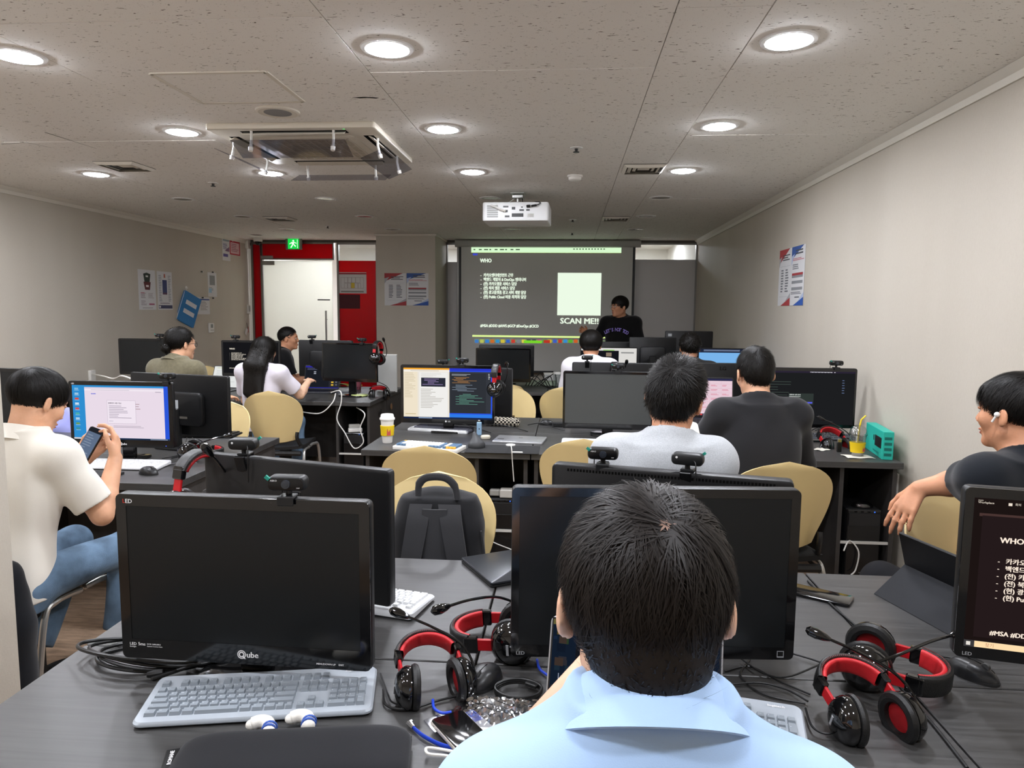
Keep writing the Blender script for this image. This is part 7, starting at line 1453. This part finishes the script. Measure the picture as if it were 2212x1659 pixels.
p = onz(1086, 922); t = thing('pencil_case', 'black and cream checked pencil case behind the tablet', 'pencil case', (p.x, p.y + .03, ZD), -.12); f = Field((-.14, -.06, -.01), (.14, .06, .08), .006); f.cone((-.09, 0, .032), (.09, 0, .03), .034, .032, .01, raw=True); f.wrap('body', checker_mat(), t); MB().tube([(-.10, 0, .066), (.10, 0, .062)], .003, 6).build('zip', MATS['black_metal'], t)
a, b2 = onz(1062, 950, ZD + .01), onz(1175, 955, ZD + .01); t = thing('silver_tablet', 'closed silver laptop with dark logo on the mouse pad', 'laptop', ((a + b2) / 2 + Vector((.01, .06, -.01))), math.atan2((b2 - a).y, (b2 - a).x)); MB().slab(rrect(.31, .215, .01, 4), 0, .013, .004).build('body', MATS['laptop_silver'], t); b = MB(); b.box(-.012, -.001, .03, .038, .013, .0135); b.box(.001, .012, .03, .038, .013, .0135); b.build('logo', MATS['rubber'], t, 0); MB().box(-.135, -.095, -.04, -.015, .013, .0134).build('sticker', MATS['cable_grey'], t, 0)
a = onz(1085, 975); tag(MB().slab(rrect(.42, .24, .01, 3), 0, .003, .001).build('mouse_pad', mat('pad_black', '#1b1b1c', .85), loc=(a.x, a.y + .055, ZD)), 'black mouse pad under the vertical mouse', 'mouse pad')
p = onz(1103, 961, ZD + .006); lathe_thing('charging_puck', 'round white charging puck on the desk edge', 'charger', (p.x, p.y, ZD + .003), [('disc', [(.028, 0), (.029, .003), (.027, .006), (0, .006)], MATS['white_plastic'])])
cable('charging_cable', 'white charging cable hanging from the puck over the desk edge', [p + Vector((0, -.025, .0)), ony(1105, 968, YBm[0] - .012), ony(1107, 1000, YBm[0] - .01), ony(1110, 1040, YBm[0] - .0)], .003, MATS['cable_white'])
p = onz(1120, 972); t = thing('plug_adapter', 'small white dongle on the desk edge by the puck', 'adapter', (p.x, YBm[0] + .02, ZD)); MB().box(-.03, .03, -.008, .008, 0, .007, .002).build('body', MATS['white_plastic'], t); MB().box(-.04, -.03, -.005, .005, .001, .005).build('tip', MATS['steel'], t, 0)
t = thing('power_strip', 'grey plugs standing on the tower under the silver laptop', 'plug', (B[1] - .15, YBm[0] + .10, .452)); MB().box(-.03, .06, -.03, .03, 0, .05, .006).build('adapter', mat('plug_grey', '#b9b6ae', .45), t); MB().box(-.09, -.03, -.02, .02, .008, .045, .006).build('plug', mat('plug_clear', '#9a9892', .4), t)
for k, P in enumerate(([(B[1] - .05, YBm[0] + .03, .45), (B[1] - .03, YBm[0] - .01, .3), (B[1] - .1, YBm[0] - .03, .12), (B[1] - .15, YBm[0] - .03, .02)], [(B[1] - .24, YBm[0] + .05, .46), (B[1] - .27, YBm[0] + .02, .4), (B[1] - .26, YBm[0] + .0, .25), (B[1] - .1, YBm[0] - .02, .18)])): cable('power_cable', ('thick', 'thin')[k] + ' white power cable in the bay under the silver laptop', P, (.006, .003)[k], MATS['cable_white'])
t = thing('power_adapter', 'white power adapter on the tower beside the long-haired person', 'adapter', (Cx[3] - .17, YC[0] + .11, .452), .4); MB().box(-.06, .06, -.03, .03, 0, .035, .006).build('body', MATS['white_plastic'], t); MB().box(-.05, .05, .035, .08, .02, .06, .006).build('strip', MATS['plug_grey'], t)
yc = YC[0] - .02
for k, P in enumerate(([ony(715, 848, yc + .12), ony(735, 845, yc), ony(737, 870, yc), ony(728, 905, yc), ony(745, 935, yc), ony(765, 968, yc), ony(785, 955, yc), ony(778, 925, yc), ony(788, 895, yc), ony(770, 880, yc + .1)], [ony(725, 850, yc + .1), ony(718, 870, yc), ony(690, 893, yc), ony(640, 887, yc + .1)])): cable('laptop_charger_cable', ('long white charger cable looping down beside the tower', 'white cable sagging towards the long-haired person')[k], P, .005, MATS['cable_white'], sub=8)
# iced drink, napkins, box, stick
p = onz(1851, 985); clear_mat('cup_clear', '#dfe3e3', .3, .08); mat('coffee', '#1c0f08', .15)
t = lathe_thing('iced_drink', 'iced coffee in a clear domed cup with yellow sleeve and straw', 'drink', (p.x, p.y, ZD + .001), [('cup', [(.030, 0), (.031, .003), (.0445, .12), (.047, .122)], MATS['cup_clear']), ('coffee', [(.0285, .004), (.0365, .065), (0, .065)], MATS['coffee']), ('sleeve', [(.0335, .022), (.036, .022), (.0425, .078), (.040, .078)], MATS['sleeve_yellow']), ('dome_lid', [(.048, .120), (.049, .126), (.046, .132), (.043, .15), (.034, .166), (.015, .175), (.0, .176)], MATS['cup_clear'])])
MB().tube([(-.005, 0, .03), (.006, 0, .17), (.012, 0, .205), (.03, 0, .225), (.036, 0, .23)], .0045, 10).build('straw', mat('straw_yellow', '#efd21e', .4), t); b = MB(); b.add([(.0402 * math.sin(a), -.0402 * math.cos(a), z) for a, z in ((.35, .03), (.95, .03), (.9, .07), (.45, .07))], [(0, 1, 2, 3)]); b.build('sleeve_print', MATS['print_coral'], t, 0)
def napkin(label, x, y, rz, w, d, seed):
    r = random.Random(seed); q = onz(x, y); tag(MB().grid(lambda u, v: ((u - .5) * w, (v - .5) * d, .001 + .006 * abs(math.sin(5 * u + seed) * math.cos(4 * v + seed)) * (min(u, 1 - u, v, 1 - v) < .3)), 10, 8, .0008).build('napkin', mat('tissue', '#dcd8cc', .8), loc=(q.x, q.y, ZD), rot=(0, 0, rz)), label, 'napkin')
napkin('white napkin under the iced drink', 1853, 987, .1, .15, .1, 1); napkin('crumpled beige napkin beside the black stick', 1774, 972, .6, .085, .06, 2)
p = onz(1812, 976); t = thing('black_stick', 'black pocket torch with silver cap standing on the desk', 'torch', p); MB().box(-.013, .013, -.008, .008, 0, .055, .003).build('body', MATS['black_metal'], t); MB().box(-.012, .012, -.007, .007, .055, .078, .003).build('cap', MATS['steel'], t)
a, b2, c2 = onz(1838, 945), onz(1905, 993), onz(1925, 992); mat('teal', '#27b3a0', .45); az = math.atan2((b2 - a).y, (b2 - a).x)
t = thing('keyboard_box', 'teal cardboard box with a keyboard picture, leaning by the plain wall', 'box', b2, az); L_ = .36; MB().box(-L_, 0, 0, .055, 0, .155, .002).build('carton', MATS['teal'], t, 0)
MB().box(-.16, -.03, -.0008, 0, .055, .115).build('keyboard_print', MATS['tower_black'], t, 0); MB().box(-.19, -.175, -.0008, 0, .08, .11).build('mouse_print', MATS['tower_black'], t, 0); b = MB(); put_text(b, 'MK270 WIRELESS', -.19, .018, .016, -.001, .01); b.build('box_text', mat('teal_dark', '#0d6a60', .5), t, 0)['kind'] = 'stuff'; b = MB(); [b.box(.0, .0008, .008, .046, .02 + k * .03, .036 + k * .03) for k in range(4)]; b.build('side_print', MATS['teal_dark'], t, 0)['kind'] = 'stuff'
t = thing('clear_mouse_shell', 'clear plastic blister lying on the tower under the teal box', 'packaging', (B[3] - .16, YBm[0] + .12, .452)); f = Field((-.07, -.05, -.01), (.07, .05, .05), .006); f.ell((0, 0, .0), (.06, .04, .035), .01); f.ell((0, 0, -.05), (.2, .2, .05), .004, 's'); f.wrap('shell', MATS['acrylic'], t)
cable('bay_cable', 'white cable end dangling from the bar under the teal box', [(B[3] - .30, YBm[0] - .02, .24), (B[3] - .25, YBm[0] + .035, .28), (B[3] - .2, YBm[0] + .03, .22), (B[3] - .21, YBm[0] + .03, .12), (B[3] - .235, YBm[0] + .025, .09)], .004, MATS['cable_white'])
t = thing('phone_in_hand', 'white phone held up by the grey shirt person', 'phone', ony(1497, 945, 2.80)); t.rotation_euler = (.9, .3, .5); MB().slab(rrect(.07, .145, .01, 4), 0, .008, .002).build('body', MATS['white_plastic'], t); MB().slab(rrect(.066, .141, .009, 4), -.0006, 0, .0002).build('glass', MATS['bezel_gloss'], t)
for k in range(5): cable('desk_cable', 'black cable in the tangle behind the grey keyboard, number ' + ('one', 'two', 'three', 'four', 'five')[k], [onz(1745 + 8 * k, 930, .74), onz(1760 + 6 * k, 922 + 3 * k, .76), onz(1775 + 4 * k, 935, .745), onz(1750 + 14 * k, 945, .738)], .003)
for k in range(4): cable('desk_cable', 'black cable in the tangle below the ' + ('code monitor, first', 'code monitor, second', 'dark grey monitor, first', 'dark grey monitor, second')[k], [onz(960 + 90 * k, 918, .74), onz(990 + 90 * k, 914 + 4 * (k % 2), .75), onz(1030 + 85 * k, 925, .74), onz(1060 + 80 * k, 935 - 3 * k, .736)], .003)
t = thing('adapter_box', 'black charging brick beside the mouse on the middle desk', 'adapter', onz(1207, 921), .2); MB().box(-.045, .045, -.025, .025, 0, .028, .004).build('body', MATS['rubber'], t)

# ================================================================== far block small things
p = onz(773, 842); clear_mat('bottle_clear', '#eef2f2', .14, .04); mat('pink_drink', '#8a3a4a', .3)
t = lathe_thing('drink_bottle', 'clear plastic bottle with red cap and pink label', 'bottle', (p.x, p.y, ZD), [('bottle', [(.028, 0), (.033, .004), (.033, .12), (.03, .14), (.014, .175), (.013, .185)], MATS['bottle_clear']), ('drink', [(.030, .004), (.031, .045), (0, .045)], MATS['pink_drink']), ('label', [(.0335, .03), (.0338, .032), (.0338, .085), (.0335, .087)], mat('label_pink', '#8f4a56', .5)), ('cap', [(.0155, .183), (.0155, .205), (0, .206)], MATS['print_red'])])
p = onz(766, 850); lathe_thing('drink_bottle', 'short dark bottle with white cap before the red capped one', 'bottle', (p.x, p.y - .03, ZD), [('bottle', [(.026, 0), (.03, .004), (.03, .065), (.022, .078)], mat('bottle_dark', '#33465a', .3)), ('cap', [(.02, .077), (.02, .096), (0, .097)], MATS['white_plastic'])])
p = onz(776, 856); lathe_thing('lime_disc', 'flat lime green round tin on the desk edge', 'tin', (p.x, p.y + .01, ZD), [('disc', [(.07, 0), (.078, .006), (.078, .012), (.07, .017), (0, .017)], mat('lime', '#c3cf86', .4))])
p = onz(836, 838); lathe_thing('spray_tube', 'small white tube bottle standing at the desk end', 'bottle', (p.x, p.y + .03, ZD), [('tube', [(.02, 0), (.02, .06), (.014, .09)], MATS['pale_blue']), ('cap', [(.013, .09), (.013, .11), (0, .11)], MATS['white_plastic'])])
p = onz(838, 836); t = thing('desk_divider', 'pale grey flat divider board standing at the end of the far desk', 'divider', (ony(836, 800, 6.75).x, 6.75, ZD)); MB().box(-.10, .10, -.01, .01, 0, .36, .003).build('board', mat('panel_pale', '#a6a6a2', .5), t, 0); MB().box(-.10, .10, -.011, .011, .36, .368).build('top_edge', MATS['white_plastic'], t, 0); MB().box(-.08, .08, -.04, .04, -.0, .012, .002).build('foot', MATS['grey_metal'], t)
p = onz(740, 838); tag(MB().grid(lambda u, v: ((u - .5) * .26, (v - .5) * .1, .004 + .03 * abs(math.sin(6 * u) * math.sin(3 * v + 1))), 16, 8, .001).build('yellow_wrapper', mat('wrapper', '#a09a3a', .45), loc=(p.x + .02, p.y + .15, ZD)), 'crumpled yellow green wrapper below the far off monitor', 'wrapper')
p = onz(755, 850); tag(MB().slab(rrect(.2, .13, .01, 3), 0, .004, .001).build('grey_folder', mat('folder', '#5d6068', .6), loc=(p.x - .06, p.y + .1, ZD), rot=(0, 0, .3)), 'grey folder lying behind the bottles', 'folder')
t = thing('grommet_plate', 'black round cable cap on the side of the far desk', 'cap', (Cx[3] + .001, YC[0] + .33, .60)); MB().lathe([(0, .004), (.028, .004), (.03, 0)], 20, 'x').build('cap', MATS['tower_gloss'], t)
t = thing('grommet_plate', 'brown round cable hole on the side of the rear far desk', 'cap', (Cx[3] + .001, YC[1] + .1, .60)); MB().lathe([(0, .003), (.026, .004), (.03, 0)], 20, 'x').build('cap', mat('hole_brown', '#7a5a3a', .6), t)
# block before the presenter: clutter
p = onz(1195, 832); t = thing('white_box', 'white open box of odds and ends beside the white shirt person', 'box', (p.x, p.y + .3, ZD), .1); MB().box(-.11, .11, -.07, .07, 0, .09, .004).build('body', MATS['pale_grey'], t); MB().box(-.115, .115, -.075, .075, .09, .105, .004).build('lid', MATS['white_plastic'], t)
p = onz(1200, 838); lathe_thing('glass_jar', 'clear jar with white lid before the white box', 'jar', (p.x + .02, p.y + .1, ZD), [('jar', [(.04, 0), (.045, .005), (.045, .13), (.04, .14)], MATS['bottle_clear']), ('lid', [(.046, .138), (.046, .16), (0, .162)], MATS['white_plastic'])])
p = onz(1165, 838)
for k in range(6): cable('desk_cable', 'black wire in the tangle before the projected dock, ' + ('first', 'second', 'third', 'fourth', 'fifth', 'last')[k], [(p.x - .15 + .03 * k, p.y + .1, ZD + .01), (p.x - .1 + .05 * k, p.y + .15, ZD + .08 + .03 * (k % 3)), (p.x + .02 + .03 * k, p.y + .1 - .02 * k, ZD + .02), (p.x + .12, p.y + .05 * k - .1, ZD + .008)], .005)
t = thing('pale_tray', 'pale green tray under the wires before the screen', 'tray', (p.x + .02, p.y + .25, ZD)); MB().box(-.16, .16, -.06, .06, 0, .05, .006).build('tray', mat('tray_green', '#a9b8a0', .6), t)
# polo person's desk
p = onz(122, 930); mat('label_dark', '#3f4a42', .5)
t = lathe_thing('drink_bottle', 'bottle with black cap beside the polo person', 'bottle', (ony(123, 930, 3.25).x, 3.25, ZD), [('bottle', [(.03, 0), (.034, .005), (.034, .12), (.026, .145)], MATS['label_dark']), ('cap', [(.02, .145), (.02, .172), (0, .173)], MATS['black_metal'])])
p = ony(148, 905, 4.35); t = thing('draped_shirt', 'lavender shirt heaped over a chair behind the web page monitor', 'shirt', (p.x - .02, 4.35, .62)); cloth('lavender', '#8f92c6', .85); f = Field((-.25, -.18, -.15), (.25, .18, .36), .01); f.ell((0, 0, .05), (.18, .1, .2), .03); f.cone((-.1, 0, 0), (.14, -.03, .12), .08, .07, .05, raw=True); f.folds(.012, 30, 4); f.wrap('cloth', MATS['lavender'], t)
A2 = P2[4]; Rz = Matrix.Rotation(P2[0].rotation_euler.z, 3, 'Z'); q = Vector(P2[0].location) + Rz @ Vector(A2[1][2]); pc = ony(193, 962, q.y + .04)
t = thing('smartphone', 'smartphone held up by the polo person', 'phone', pc); t.rotation_euler = (math.radians(62), math.radians(14), -.25); MB().slab(rrect(.073, .148, .011, 5), 0, .009, .002).build('case', MATS['bezel_gloss'], t)
S = Scr(t, .068, .14, 0, 0, 0, Matrix.Translation((0, 0, .0092)) @ Matrix.Rotation(-PI / 2, 4, 'X')); S.rect(0, 0, 1, 1, '#5f6f88'); S.rect(0, 0, 1, .12, '#22242a'); S.lines(.1, .2, .9, .8, 8, '#7f8da2', .4, 3); S.rect(0, .86, 1, 1, '#3a4250'); S.done()
tag(MB().box(-.07, .07, -.05, .05, 0, .012, .002).build('black_notebook', MATS['rubber'], loc=tuple(onz(225, 1028, ZD)), smooth=0), 'small black notebook at the desk edge below the white keyboard', 'notebook')
for k in range(4): cable('desk_cable', 'black cable behind the web page monitor, ' + ('first', 'second', 'third', 'fourth')[k], [onz(380 + 12 * k, 945, .76), onz(372 + 14 * k, 965, .74), onz(395 + 8 * k, 980, .735), onz(350 + 20 * k, 990, .734)], .0025)
t = thing('black_jacket', 'dark jacket hanging over a chair behind the near wall end', 'jacket', (ony(22, 1360, 2.25).x, 2.25, .40)); cloth('jacket_black', '#14161b', .8); f = Field((-.2, -.12, -.3), (.2, .12, .3), .01); f.cone((0, 0, .18), (.02, 0, -.2), .06, .05, .05, raw=True); f.ell((0, 0, -.05), (.075, .06, .2), .05); f.folds(.008, 26, 1); f.wrap('cloth', MATS['jacket_black'], t)
